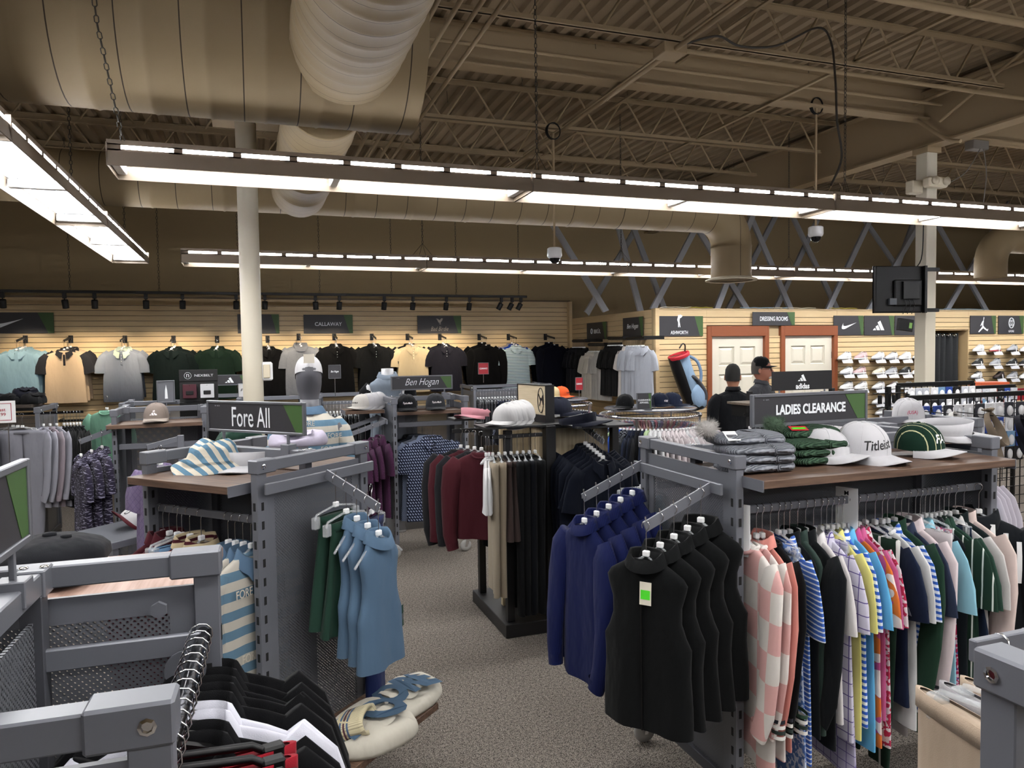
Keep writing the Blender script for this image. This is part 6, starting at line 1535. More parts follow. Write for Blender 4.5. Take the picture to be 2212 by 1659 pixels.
for i in range(2): top('tee', (1.43-.02*i, 4.53, 1.342), R(-90-18), fabric('c4c4c4'), 'short white top at the rail end beside the beige trousers, %s' % ['inner', 'outer'][i], w=.16, L=.34, t=.02, seed=i, neckw=.045, collar='crew')
for i in range(4):
    m_ = [fabric('17171a'), fabric('3c151c'), fabric('17171a'), MAR][i]
    top('sweater', (1.40+.03*i, 5.10-.07*i, 1.33), R(-28), m_, 'maroon ribbed pullover in front on the left side of the oak fixture' if i == 3 else 'pullover hung behind the maroon ribbed pullover', None if i == 3 else 'pullovers behind the maroon one', w=.2, L=.6, t=.04, seed=i, neckw=.06, collar='crew')
NV = fabric('0d111c')
ar = waterfall(pm, (2.13, 4.6, 1.36), (-.02, -1, 0), .32, .07, n=7)
for i, p in enumerate(ar):
    top('polo' if i > 4 else 'sweater', p, R(6+random.uniform(-5, 5)-(6-i)*2), NV, 'dark navy polo facing out at the front of the oak fixture' if i == 6 else 'dark navy top stacked behind the front polo', None if i == 6 else 'dark navy tops behind the front polo', w=.2, L=.74, t=.02, seed=i, neckw=.06)
# ---------- round racks
def round_rack(c, r, z, label, specs, n, lab, disc=True, w=.19, L=.66):
    e = thing('round_rack', label, 'round clothes rack', (c[0], c[1], 0))
    MB().tube([(r*math.cos(2*PI*i/40), r*math.sin(2*PI*i/40), z) for i in range(40)], .0125, 8, True).build('ring_rail', CHROME, e)
    for k in range(4):
        a = PI/4+k*PI/2; MB().cyl((r*math.cos(a), r*math.sin(a), .03), (r*math.cos(a), r*math.sin(a), z), .0125, 8).build('leg', CHROME, e)
        MB().bar((r*math.cos(a), r*math.sin(a), .3), (0, 0, .3), .012, .012).build('cross_brace', CHROME, e)
    if disc:
        MB().lathe([(0, .055), (r*.92, .055), (r*.94, .062), (r*.92, .07), (0, .07)], 44, c=(0, 0, z)).build('top_disc', mat('smoked_disc', '6a6a70', .15), e)
        for k in range(4):
            a = k*PI/2; MB().cyl((r*.8*math.cos(a), r*.8*math.sin(a), z), (r*.8*math.cos(a), r*.8*math.sin(a), z+.056), .008, 8).build('disc_post', CHROME, e)
        for k in range(2): MB().bar((r*math.cos(k*PI/2), r*math.sin(k*PI/2), z), (-r*math.cos(k*PI/2), -r*math.sin(k*PI/2), z), .012, .012).build('disc_brace', CHROME, e)
    for i in range(n):
        a = 2*PI*i/n; am = (a+PI/2) % (2*PI)   # am=0 facing camera (-y)
        f = ((a+PI) % (2*PI))/(2*PI); idx = specs(a); kd, m, cw = idx
        noun = 'shirt' if kd not in ('pants', 'skirt', 'shorts') else kd
        p = (c[0]+r*math.cos(a), c[1]+r*math.sin(a), z+.0145)
        # garment plane is radial: width along the radius
        args = (p, a+R(random.uniform(-4, 4)), m, '%s %s hanging %s' % (cw, noun, lab), '%s %s hanging %s' % (cw, noun, lab))
        if kd in ('pants', 'skirt', 'shorts'): bottom(kd, *args, w=w*.8, L=.45, t=.012, seed=i)
        else: top(kd, *args, w=w, L=L, t=.013, seed=i, neckw=.055)
    return e
rnd = random.Random(5)
PAL1 = [('polo', fabric('9fb58c'), 'pale green'), ('polo', fabric('151a28'), 'dark navy'), ('polo', fabric('16181f', 'dots', '8f9399', .8), 'black dotted'), ('polo', fabric('1c2030', 'weave', '8d93a2', 1.2), 'navy patterned'), ('polo', fabric('1a2030'), 'navy'), ('polo', fabric('121318'), 'black'), ('polo', fabric('24479a'), 'royal blue'), ('polo', fabric('7d97b5', 'hthin', '28324d'), 'blue striped')]
PAL2 = [('polo', fabric('c6c0c2'), 'off white'), ('polo', fabric('cdc4c6'), 'pale blush'), ('polo', fabric('c9c9cb'), 'white')]
PAL3 = [('polo', fabric('b9a79b'), 'tan'), ('polo', fabric('b77c86'), 'rose pink'), ('polo', fabric('9d8fb0'), 'lilac'), ('polo', fabric('8099ae', 'hthin', 'c9c9cf'), 'grey blue striped'), ('polo', fabric('c2929b'), 'light pink')]
def sp1(a):
    d = math.degrees(a) % 360   # 270 = towards camera
    if 160 < d < 236: return PAL1[rnd.randrange(len(PAL1))]
    if 236 <= d < 292: return PAL2[rnd.randrange(3)]
    return PAL3[rnd.randrange(5)]
cR = at(1412, 893, Z=1.24); print('round1', cR)
RC1 = (3.82, 6.62)
round_rack(RC1, .50, 1.22, 'chrome round rack with smoked disc, crowded with pale shirts', sp1, 84, 'on the clearance apparel round rack')
RC2 = (3.50, 8.45)
round_rack(RC2, .48, 1.22, 'chrome round rack behind the oak fixture with orange cap on top', lambda a: PAL1[rnd.randrange(1, 8)], 60, 'on the farther round rack')
def hatrow(lst, z, Y):
    for px, py, c, lab, rot, lg in lst:
        q = at(px, py, Y=Y); cap((q.x, Y, z+.03), (R(4), 0, R(rot)), fabric(c), lab, s=1.05, logo=lg)
hatrow([(1350, 865, '0f1012', 'black cap with white lettering on the clearance disc', -50, ('text', 'QVOR', TM, .016, .06, .04, 0, 0)), (1395, 866, '161a26', 'dark navy cap beside the clearance card', -20, None), (1425, 864, '1a2030', 'navy cap right of the clearance card', 10, ('text', 'cap', TM, .02, .05, .045, 0, 0)), (1452, 862, '1c2233', 'navy cap with green sticker at the disc edge', 40, ('text', 'Taylor', TM, .02, .06, .045, 0, 0))], 1.292, RC1[1]-.12)
hatrow([(1158, 850, '8c929a', 'pale grey cap on the farther disc', -40, None), (1180, 846, 'c2b490', 'cream cap on the farther disc, left of the orange one', -30, None), (1195, 845, 'bfae88', 'beige cap touching the orange cap', -10, None), (1213, 845, 'd0562c', 'bright orange cap on the farther disc', 35, ('text', 'TaylorMade', mat('thread_black', '0b0b0d', .6), .018, .08, .045, 0, 0))], 1.292, RC2[1]-.1)
p = at(1391, 852, Y=6.3); sign((p.x, 6.3, 1.378), R(-4), .145, .15, 'small dark card reading clearance apparel in clear holder', text=['CLEARANCE', 'APPAREL'], th=.017, green=True, frame=.006, mark=False, name='card_sign')
# red clearance cards
def redcard(px, py, Y, w, h, label, ztop):
    p = at(px, py, Y=Y); e = sign((p.x, Y, p.z), 0, w, h, label, text='CLEARANCE', th=h*.14, tw=w*.8, bg=mat('sign_red', '8c1420', .5), green=False, mark=False, frame=.005, name='card_sign')
    MB().cyl((0, 0, -h/2-ztop), (0, 0, -h/2-.005), .005, 6).build('card_pole', CHROME, e); return e
redcard(1044, 796, 9.7, .14, .15, 'red clearance card on a pole above the trouser rack', .12)
redcard(1251, 829, 8.9, .1, .16, 'narrow red clearance card above the farther round rack', .1)
p = at(723, 803, Y=8.8); e = sign((p.x, 8.8, p.z), 0, .13, .15, 'small dark card with script on a pole, left of centre', text='Ben Hogan', th=.03, tw=.09, shear=.4, frame=.005, mark=False, name='card_sign', green=False); MB().cyl((0, 0, -.3), (0, 0, -.08), .005, 6).build('card_pole', CHROME, e)
# ---------- plain racks behind
def rack_at(pxc, Y, pyt, label, LX=.7, LY=.66, rot=0, h=1.42):
    q = at(pxc, pyt, Y=Y); return (q.x, Y+LY/2, 0), h_rack((q.x, Y+LY/2, 0), rot, label, LX, LY, h, slots=False)
c, r_ = rack_at(775, 8.7, 840, 'grey rack of dark trousers behind the grey vest mannequin', LX=.95)
rail_clothes((c[0]-.42, c[1]-.28, 1.33), (c[0]+.42, c[1]-.28, 1.33), [('folded', fabric('1b1c1f'), 'charcoal', 12), ('folded', fabric('34353a'), 'grey', 10)], PI/2, 'on the rack behind the grey vest mannequin'); flat_rail(r_, -.42, .42, -.28, 1.328)
c, r_ = rack_at(1108, 9.6, 820, 'grey rack of mixed trousers below the red card', LX=1.15)
rail_clothes((c[0]-.52, c[1]-.28, 1.37), (c[0]+.52, c[1]-.28, 1.37), [('folded', fabric('4a4a4e'), 'grey', 6), ('folded', fabric('141c33'), 'navy', 5), ('folded', fabric('8f857a'), 'khaki', 5), ('folded', fabric('1b1c1f'), 'black', 4), ('folded', fabric('9a9a9c'), 'pale grey', 5)], PI/2, 'on the rack below the red card'); flat_rail(r_, -.52, .52, -.28, 1.368)
c, r_ = rack_at(590, 8.4, 842, 'grey rack right of the round column', LX=.75)
rail_clothes((c[0]-.33, c[1]-.28, 1.33), (c[0]+.33, c[1]-.28, 1.33), [('folded', fabric('101114'), 'black', 12)], PI/2, 'on the rack right of the round column'); flat_rail(r_, -.33, .33, -.28, 1.328)
c, r_ = rack_at(478, 9.3, 838, 'grey rack under the three bar sign', LX=.8)
rail_clothes((c[0]-.33, c[1]-.28, 1.33), (c[0]+.33, c[1]-.28, 1.33), [('polo', fabric('3c4048'), 'grey', 8), ('polo', fabric('101114'), 'black', 6)], PI/2, 'on the rack under the three bar sign'); flat_rail(r_, -.33, .33, -.28, 1.328)
p = at(493, 821, Y=9.6); sign((p.x, 9.6, p.z), 0, .42, .11, 'framed charcoal sign with three slanted bars left of the column', frame=.01, logo=bars(.11, 0, .02), name='shelf_sign', legs=((-.15, .15), .04), mark=False)
p = at(530, 843, Y=8.0); e = sign((p.x, 8.0, p.z), 0, .13, .13, 'white card with slanted lettering beside the round column', text='Ping', th=.035, tw=.09, shear=.2, bg=WPLAS, tm=BLKP, green=False, mark=False, frame=.005, name='card_sign')
b = MB(); b.cyl((0, 0, -p.z+.01), (0, 0, -.07), .006, 6); b.box(-.1, .1, -.1, .1, -p.z, -p.z+.012); b.build('card_pole', CHROME, e)
# box on the round column (white dispenser)
p = at(583, 802, Y=6.25); e = thing('wall_dispenser', 'white plastic dispenser fixed to the round column', 'dispenser', (.105, 6.3, p.z)); MB().rbox(-.03, .055, -.04, .04, -.075, .075, .012).build('casing', WPLAS, e); MB().rbox(-.02, .035, -.052, -.04, -.055, .055, .006).build('cover', CREAM, e)
# ---------- rack G with grey cap
GC_ = (-.70, 6.78, 0); g = h_rack(GC_, 0, 'grey gondola rack with a taupe cap on its walnut shelf', LX=.70, LY=.68); shelf(g, -.37, .32, -.42, -.02, 1.355); MB().rbox(-.3, .3, -.31, -.295, 1.15, 1.195, .003).build('crossbar', GREY, g)
for k in range(3): MB().tube([(.0+.015*k, -.31, 1.14), (-.03+.015*k, -.33, 1.13), (-.03+.015*k, -.33, 1.07)], .004, 6).build('empty_hook', CHROME, g)
q = at(337, 918, Y=6.45); cap((q.x, 6.5, 1.385), (R(4), 0, R(-4)), fabric('7d726b'), 'taupe cap with three white bars on the walnut shelf', s=1.12, logo=('poly', BARS, TM, .06, None, .055, 0, 0), bm=fabric('9a9088'))
GG = waterfall(g, (-.37, -.2, 1.3), (-1, -.1, 0), .22, .08, n=3)
GP = fabric('24202f', 'dash', '8e8ca0'); 
for i, p in enumerate(GG[:3]): top('polo', W2(GC_, 0, p), R(-68), GP if i == 2 else GP, 'dark purple polo with white dashes, %s on its arm' % ['rear', 'middle', 'front'][i], w=.2, L=.8, t=.035, seed=i, hang='clear')
top('tee', (-1.36, 8.2, 1.5), R(-35), fabric('6f9a84'), 'mint green tee with small dark print', w=.24, L=.72, collar='crew')
LIL = fabric('6c5f7c', 'diamond', '5c5070')
for i in range(2): top('polo', (-.63+.03*i, 5.55-.05*i, 1.28), R(-40), LIL, 'lilac diamond patterned polo left of the nearer rack post, %s' % ['rear', 'front'][i], w=.2, L=.62, t=.03, seed=i)
e = thing('costumer_stand', 'grey single post stand holding the lilac polos', 'clothes stand', (-.48, 5.6, 0)); MB().rbox(-.02, .02, -.02, .02, .02, 1.33, .002).build('post', GREY, e); MB().rbox(-.2, .2, -.2, .2, 0, .03, .003).build('base', GREY, e); MB().bar((0, 0, 1.31), (-.2, -.12, 1.27), .008, .035).build('arm', GREY, e)
c, r_ = rack_at(350, 7.9, 878, 'grey rack behind the taupe cap rack', LX=.75, h=1.44)
p = at(358, 846, Y=8.1); sign((p.x, 8.1, p.z), R(35), .16, .2, 'small grey sign with white figure behind the taupe cap rack', green=False, frame=.012, name='card_sign', bg=mat('sign_grey', '66686e', .5), logo=lambda e: fan([[(-.1, -.5), (.12, -.5), (.08, .1), (.0, .5), (-.08, .1)]], e, (0, -.0055, 0), .14, WHT), legs=((0,), .06), mark=False)
# belt display
p = at(430, 870, Y=6.95); nx = thing('belt_display', 'black belt display stand with header and two boxed belts', 'display stand', (p.x, 7.0, 0))
MB().rbox(-.155, .155, -.06, .06, .02, 1.48, .003).build('stand_body', BLK, nx); MB().rbox(-.17, .17, -.09, .09, 0, .03, .003).build('stand_base', BLK, nx); MB().rbox(-.155, .155, -.02, .0, 1.48, 1.76, .002).build('back_board', mat('black_card', '131315', .5), nx); MB().rbox(-.155, .155, -.03, -.02, 1.66, 1.76, .002).build('header_card', mat('black_card', '131315', .5), nx)
lettering('NEXBELT', nx, (.045, -.0315, 1.71), .02, WHT, .15, rot=(PI/2, 0, 0)); b = MB(); b.tube([(-.085+.028*math.cos(a*PI/10), -.0315, 1.71+.028*math.sin(a*PI/10)) for a in range(20)], .0015, 4, True); b.build('logo_ring', WHT, nx); lettering('n', nx, (-.085, -.0315, 1.71), .028, WHT, rot=(PI/2, 0, 0), name='logo')
for x, c1_, lab in ((-.07, '4a1f2a', 'boxed maroon belt on the left peg of the belt display'), (.07, 'd9d9de', 'boxed black belt in white carton on the belt display')):
    e = thing('boxed_belt', lab, 'boxed belt', (p.x+x, 6.94, 1.58)); MB().rbox(-.055, .055, -.02, .02, -.065, .055, .003).build('box', mat('belt_box_%s' % c1_, c1_, .4), e); MB().rbox(-.03, .03, -.028, -.02, -.035, .0, .004).build('belt', mat('belt_black', '121214', .4), e)
    MB().cyl((0, -.02, .045), (0, .06, .045), .003, 6).build('peg_loop', CHROME, e)
# ---------- low grey table and cap
TB = Vector((-.9, 7.02, 0)); e = thing('nesting_table', 'low grey metal nesting table on the carpet', 'table', (-.92, 5.98, 0), R(-46)); MB().rbox(-.28, .28, -.28, .28, .57, .62, .003).build('table_top', GREY, e)
for x in (-.25, .25):
    for y in (-.25, .25): MB().rbox(x-.022, x+.022, y-.022, y+.022, 0, .57, .002).build('leg', GREY, e)
q = at(285, 1128, Z=.66)
cap((q.x, q.y, .65), (R(-35), R(20), R(-50)), WC, 'white cap with maroon brim leaning on the low grey table', bm=fabric('4a1a22'), s=1.15, logo=('text', 'D', mat('thread_black', '0b0b0d', .6), .04, .03, .05, 0, 0))
# ================================================================== far left rack with joggers and knit hats
LR = (-3.05, 9.55, 0)
q = at(45, 862, Y=8.6); print('far left', q)
JX = at(60, 900, Y=6.9)
je = h_rack((-2.44, 8.36, 0), R(0), 'dark rack of grey trousers and sweatshirts at the left edge', LX=1.1, LY=.7, h=1.42, slots=False)
MB().rbox(-.55, .50, -.40, -.02, 1.42, 1.45, .002).build('shelf', wood('dark_board', '2c2622', '433a33', (1.2, 18, 18)), je)
b = MB(); b.cyl((-.55, -.30, 1.36), (.9, -.30, 1.36), .0125, 8); b.build('hang_rail', mat('dark_chrome', '3c3d42', .2, 1), je)
GT = fabric('7f7f88'); GL = fabric('8d8d97')
for i in range(3): bottom('pants', (-2.12+.05*i, 8.05-.05*i, 1.375), R(-10), GT, 'light grey slim trousers facing out at the left edge, %s' % ['rear', 'middle', 'front'][i], w=.2, L=.98, t=.035, seed=i)
for i in range(4): top('sweater', (-1.93+.055*i, 8.05, 1.375), R(-52), [GL, GL, fabric('8a8088'), GL][i], 'pale grey long sleeve top beside the grey trousers, %s from them' % ['first', 'second', 'third', 'fourth'][i], w=.21, L=.74, t=.02, seed=i, collar='crew', neckw=.06)
rail_clothes((-1.72, 8.06, 1.375), (-1.56, 8.06, 1.375), [('sweater', fabric('121214'), 'black', 6)], R(-62), 'at the right end of the left edge rack', L=.76)
rail_clothes((-2.7, 8.06, 1.375), (-2.3, 8.06, 1.375), [('polo', fabric('55555c'), 'grey', 8)], R(-60), 'at the far left of the left edge rack', L=.6)
for i in range(9):
    c = ['12131c', '0e0e10', '15161f', '101012', '22222a'][i % 5]; qx = -2.75+.1*i+random.uniform(-.02, .02)
    folded((qx, 8.12+.08*(i % 2), 1.452+(.05 if i % 3 == 1 else 0)), R(30*i), fabric(c), 'dark knit hat in the pile at the left edge, %s from the left' % ordn[i].replace('far', 'first'), .2, .16, .075, 'knit_hat', i, 1.8)
e = sign((at(3, 890, Y=7.85).x, 7.85, at(3, 890, Y=7.85).z), 0, .22, .2, 'white price card with red border at the left edge', text=['Past', '9.99'], th=.03, bg=WPLAS, tm=mat('price_red', 'a01830', .5), green=False, mark=False, name='price_card')
for a_ in ((-.08, .08, -.078, -.073), (-.08, .08, .073, .078), (-.08, -.075, -.078, .078), (.075, .08, -.078, .078)): MB().box(a_[0], a_[1], -.0055, -.004, a_[2], a_[3]).build('card_border', mat('price_red', 'a01830', .5), e)
MB().cyl((.05, 0, -.5), (.05, 0, -.105), .005, 6).build('card_pole', CHROME, e)
# black dressed hanging on the back wall low rail: navy shorts
wz = at(165, 910, Y=WY-.25); e = thing('wall_rail', 'short black rail on the back slatwall holding navy shorts', 'hang rail', (0, 0, 0)); MB().rbox(wz.x-.22, wz.x+.3, WY-.26, WY-.25, wz.z, wz.z+.03, .002).build('rail_bar', BLK, e)
for x in (wz.x-.2, wz.x+.28): MB().box(x-.004, x+.004, WY-.25, WY, wz.z, wz.z+.04).build('rail_arm', BLK, e)
for i in range(5): bottom('shorts', (wz.x-.08+.07*i, WY-.255, wz.z+.032), R(-25), fabric('12182a'), 'navy shorts on the low wall rail', 'navy shorts on the low wall rail', w=.2, L=.62, t=.05, seed=i)
# ================================================================== people
SKIN = mat('skin_tan', 'a9775f', .55); HAIRD = mat('hair_dark', '0f0c0a', .8)
def person(loc, rot, label, top_m, pants_m, height, pose):
    e = thing('person', label, 'person', loc, rot); e.scale = (height/1.78,)*3
    # skinned body: vertices (pos, radius x, radius y)
    P = {'pelvis': ((0, 0, .95), .15, .11), 'waist': ((0, -.005, 1.08), .14, .105), 'chest': ((0, -.01, 1.26), .165, .12), 'shoulder': ((0, 0, 1.40), .13, .09), 'neck': ((0, .0, 1.49), .058, .06), 'head0': ((0, -.015, 1.56), .056, .065)}
    vs, es, rs = [], [], []
    def V(p, rx, ry): vs.append(p); rs.append((rx, ry)); return len(vs)-1
    pel = V(*P['pelvis']); wa = V(*P['waist']); ch = V(*P['chest']); sh = V(*P['shoulder']); nk = V(*P['neck']); hd = V(*P['head0'])
    es += [(pel, wa), (wa, ch), (ch, sh), (sh, nk), (nk, hd)]
    for s in (-1, 1):
        pts = pose['l' if s < 0 else 'r']; a = V((s*.16, 0, 1.40), .07, .065); b_ = V((s*.205, .005, 1.34), .06, .06); el = V(pts[0], .044, .044); wr = V(pts[1], .03, .026); es += [(sh, a), (a, b_), (b_, el), (el, wr)]
        h1 = V((s*.095, 0, .86), .098, .098); kn = V((s*.105, -.015, .5), .06, .062); an = V((s*.11, .01, .1), .04, .045); es += [(pel, h1), (h1, kn), (kn, an)]
    me = bpy.data.meshes.new('body'); me.from_pydata([Vector(v) for v in vs], es, []); o = obj('body', me, e)
    md = o.modifiers.new('skin', 'SKIN'); 
    bpy.context.view_layer.objects.active = o
    sv = me.skin_vertices[0].data if me.skin_vertices else None
    for i, (rx, ry) in enumerate(rs): sv[i].radius = (rx, ry); sv[i].use_root = (i == 0)
    md.use_smooth_shade = True
    s2 = o.modifiers.new('sub', 'SUBSURF'); s2.levels = 2; s2.render_levels = 2
    me.materials.append(top_m)
    # trousers over the legs
    b = MB()
    for s in (-1, 1):
        b.loft([[V3(s*x+r_*math.cos(a), y+r_*1.02*math.sin(a), z) for a in [2*PI*j/18 for j in range(18)]] for x, y, z, r_ in ((.07, 0, .98, .115), (.09, 0, .9, .12), (.098, 0, .75, .108), (.104, -.01, .5, .085), (.11, .005, .25, .07), (.112, .01, .07, .066), (.112, .01, .06, .055))], cap0=True, cap1=True)
    b.build('trousers', pants_m, e)
    for s in (-1, 1):
        b = MB(); b.loft([[V3(s*.112+w_*math.cos(a), y0+l_*math.sin(a), z) for a in [2*PI*j/18 for j in range(18)]] for z, w_, l_, y0 in ((0, .045, .135, -.05), (.03, .048, .135, -.05), (.06, .04, .11, -.03), (.09, .035, .06, .01))], cap0=True, cap1=True); b.build('shoe', BLKP, e)
    # jacket/shirt shell
    b = MB(); rings = []
    for z, hw, ht, yo in ((1.50, .062, .066, .0), (1.475, .085, .075, .0), (1.45, .14, .09, .005), (1.42, .19, .1, .005), (1.37, .215, .115, 0), (1.28, .21, .128, -.005), (1.15, .195, .13, -.01), (1.0, .19, .13, -.005), (.9, .2, .135, 0), (.88, .19, .13, 0)):
        rings.append([V3(hw*math.copysign(abs(math.cos(a))**.85, math.cos(a))+.004*math.sin(z*40+a*3), ht*math.sin(a)+yo+.004*math.sin(z*30+a*4), z) for a in [2*PI*j/30 for j in range(30)]])
    b.loft(rings, cap1=True); b.build('shirt', top_m, e)
    b = MB(); b.loft([[V3(r_*math.cos(a), r_*1.05*math.sin(a)+.003, z-.025*max(0, -math.sin(a))) for a in [2*PI*j/24 for j in range(24)]] for z, r_ in ((1.485, .07), (1.535, .064), (1.54, .07), (1.50, .086))]); b.build('shirt_collar', top_m, e)
    for s in (-1, 1):
        pts = pose['l' if s < 0 else 'r']; el = Vector(pts[0]); wr = Vector(pts[1])
        MB().tube(sm([(s*.15, 0, 1.425), (s*.21, .005, 1.35), (Vector((s*.21, .005, 1.34))+el)/2, el, (el+wr)/2, wr], 2), [.06, .072, .075, .07, .066, .062, .058, .054, .05, .044, .04], 14).build('sleeve', top_m, e)
        # hand: palm, four fingers, thumb
        d = (wr-el).normalized(); sd = d.cross(V3(0, 0, 1)).normalized(); up = sd.cross(d); h = MB()
        h.loft([[wr+d*t+sd*(.034*k*math.cos(a))+up*(.014*math.sin(a)) for a in [2*PI*j/12 for j in range(12)]] for t, k in ((0, .75), (.03, 1), (.075, 1.12), (.09, 1.0))], cap0=True, cap1=True)
        for q_ in range(4):
            o_ = -.027+.018*q_; L_ = (.066, .075, .07, .055)[q_]; r0 = wr+d*.085+sd*o_
            h.tube([r0, r0+d*L_*.45-up*.004, r0+d*L_*.75-up*.02, r0+d*L_*.85-up*.038], [.0085, .008, .0075, .006], 7)
        r0 = wr+d*.03-sd*.03*s; h.tube([r0, r0+d*.028-sd*.018*s-up*.008, r0+d*.055-sd*.02*s-up*.018], [.011, .0095, .008], 7)
        h.build('hand', SKIN, e)
    return e
def head_mesh(e, facing_rot, skin, hair, capm=None, glasses=False, beard=None):
    H = bpy.data.objects.new('head', None)
    b = MB(); rings = []; n = 32
    prof = [(1.515, .05, .055, -.0), (1.54, .055, .07, -.012), (1.558, .058, .088, -.018), (1.58, .066, .098, -.016), (1.61, .072, .102, -.010), (1.65, .076, .104, -.004), (1.69, .077, .104, 0), (1.725, .071, .097, .004), (1.755, .055, .078, .008), (1.772, .03, .045, .01), (1.778, 0, 0, .01)]
    for z, rx, ry, yo in prof:
        ring = []
        for j in range(n):
            a = 2*PI*j/n; x, y = rx*math.cos(a), ry*math.sin(a)+yo; fr = max(0, -math.sin(a))
            if fr > .6 and abs(x) < .045:
                if 1.63 < z < 1.68: y += .010*(1-abs(x)/.045) if abs(x) > .012 else -.004
                if 1.56 < z < 1.6: y -= .003
            ring.append(V3(x, y, z))
        rings.append(ring)
    b.loft(rings)
    b.tube([(0, -.100, 1.672), (0, -.113, 1.645), (0, -.126, 1.62), (0, -.118, 1.608), (0, -.1, 1.605)], [.006, .009, .013, .014, .008], 8)
    for s in (-1, 1): b.loft([[V3(s*(.074+o), .012+.018*k*math.cos(a)-.004, 1.635+.03*k*math.sin(a)) for a in [2*PI*j/12 for j in range(12)]] for o, k in ((0, .7), (.008, 1), (.014, .95), (.012, .6))], cap1=True)
    hd = b.build('head', skin, e)
    b = MB(); b.tube([(-.024, -.105, 1.583), (-.01, -.113, 1.586), (0, -.1135, 1.584), (.01, -.113, 1.586), (.024, -.105, 1.583)], [.002, .005, .0055, .005, .002], 7); b.build('mouth', mat('lip', '8c5148', .5), hd)
    for s in (-1, 1):
        MB().lathe([(0, -.011), (.009, -.007), (.0115, 0), (.009, .007), (0, .011)], 12, c=(s*.031, -.088, 1.652), cap=False).build('eye', mat('eye_white', 'cfc8c0', .3), hd)
        MB().lathe([(0, -.002), (.005, -.001), (.0055, 0), (0, .001)], 10, M=Matrix.Translation((s*.031, -.099, 1.652)) @ Matrix.Rotation(PI/2, 4, 'X'), cap=False).build('iris', mat('iris_dark', '241a14', .3), hd)
        b = MB(); b.tube([(s*.014, -.103, 1.668), (s*.031, -.106, 1.674), (s*.05, -.094, 1.668)], .0035, 6); b.build('eyebrow', hair, hd)
    b = MB(); rings = []
    for z, rx, ry, yo in ((1.60, .074, .094, .016), (1.64, .079, .103, .012), (1.68, .081, .108, .008), (1.725, .077, .103, .008), (1.76, .06, .084, .01), (1.783, .034, .05, .012), (1.79, 0, 0, .012)):
        ring = []
        for j in range(n):
            a = 2*PI*j/n; x, y = rx*math.cos(a), ry*math.sin(a)+yo
            if z < 1.72:
                lim = {1.555: .03, 1.575: .02, 1.60: .012, 1.64: .0, 1.68: -.045}[z]
                if y < lim: x *= .985-.1*min(1, (lim-y)/.06); y = lim
            ring.append(V3(x, y, z))
        rings.append(ring)
    b.loft(rings); b.build('hair', hair, hd)
    if glasses:
        g = MB()
        for s in (-1, 1):
            g.tube([(s*(.032+.024*math.cos(a*PI/6)), -.112+.006*abs(math.cos(a*PI/6)), 1.65+.016*math.sin(a*PI/6)) for a in range(12)], .0016, 5, True); g.tube([(s*.056, -.108, 1.652), (s*.08, -.03, 1.655), (s*.083, .01, 1.65)], .0016, 5)
        g.tube([(-.008, -.113, 1.653), (.008, -.113, 1.653)], .0016, 5); g.build('glasses', mat('glasses_dark', '1a1a1e', .3), hd)
    if beard:
        b = MB(); b.loft([[V3(.036*k*math.cos(a), -.098-o, 1.562+.02*k*math.sin(a)) for a in [2*PI*j/14 for j in range(14)]] for o, k in ((-.012, 1.1), (.006, 1), (.012, .6))], cap1=True); b.build('beard', beard, hd)
    if capm:
        c_ = cap((0, 0, 0), 0, capm, 'x', s=1.0, curve=.03, logo=('text', 'v', mat('thread_grey', '5a5f58', .6), .02, .04, .05, 0, 0)); c_.parent = hd; c_.location = (0, .006, 1.688); c_.rotation_euler = (R(4), 0, 0)
        for k_ in ('label', 'category'): del c_[k_]
        c_.name = 'head_cap'
    hd.rotation_euler = (0, 0, facing_rot); return hd
t_ = .299; d_ = 7.75; p1 = at(1583, 800, Y=6.5)
e1 = person((p1.x, 6.5, 0), R(168), 'person in a black quarter zip seen from behind, talking by the dressing rooms', fabric('0f1013'), fabric('1c1d22'), 1.71, dict(l=((-.25, .02, 1.12), (-.22, -.16, .98)), r=((.25, .02, 1.12), (.2, -.18, 1.02))))
head_mesh(e1, R(-30), SKIN, HAIRD)
p2 = at(1645, 800, Y=6.95)
e2 = person((p2.x, 6.95, 0), R(28), 'older person in a grey polo, black cap and glasses facing the black pullover', fabric('3a3b3f'), fabric('22242a'), 1.76, dict(l=((-.25, .03, 1.12), (-.2, -.18, 1.02)), r=((.25, .03, 1.12), (.2, -.18, 1.0))))
head_mesh(e2, R(18), mat('skin_ruddy', '9a6450', .55), mat('hair_grey', '403b37', .8), fabric('0e0f11'), True, mat('beard_grey', 'b3aca4', .8))
# ================================================================== adidas fixture
ax = at(1738, 822, Y=5.35)
ad = thing('black_display_rack', 'black rack with three bar header standing before the dressing rooms', 'display rack', (ax.x-.05, 5.4, 0))
MB().rbox(-.52, .42, -.3, .3, 0, .08, .003).build('base', BL, ad)
for x in (-.5, .4): MB().rbox(x-.02, x+.02, -.02, .02, .08, 1.5, .002).build('post', BL, ad)
MB().rbox(-.75, .42, -.3, -.02, 1.40, 1.42, .002).build('shelf', wood('grey_board', '4a4038', '6b5d50', (1.2, 18, 18)), ad); MB().rbox(-.72, .42, -.22, -.205, 1.30, 1.33, .002).build('hang_rail', BLK, ad)
for x in (-.7, .38): MB().box(x-.004, x+.004, -.22, -.02, 1.30, 1.42).build('rail_arm', BLK, ad)
e = sign((ax.x, 5.38, ax.z+.0), 0, .66, .17, 'large black header with three bar logo and lettering', bg=mat('black_card', '131315', .5), green=False, mark=False, logo=bars(.1, .025, 0), text='adidas', th=.05, tw=.15, tzo=-.05, bold=.03, name='header_sign', legs=((-.25, .25), .02))
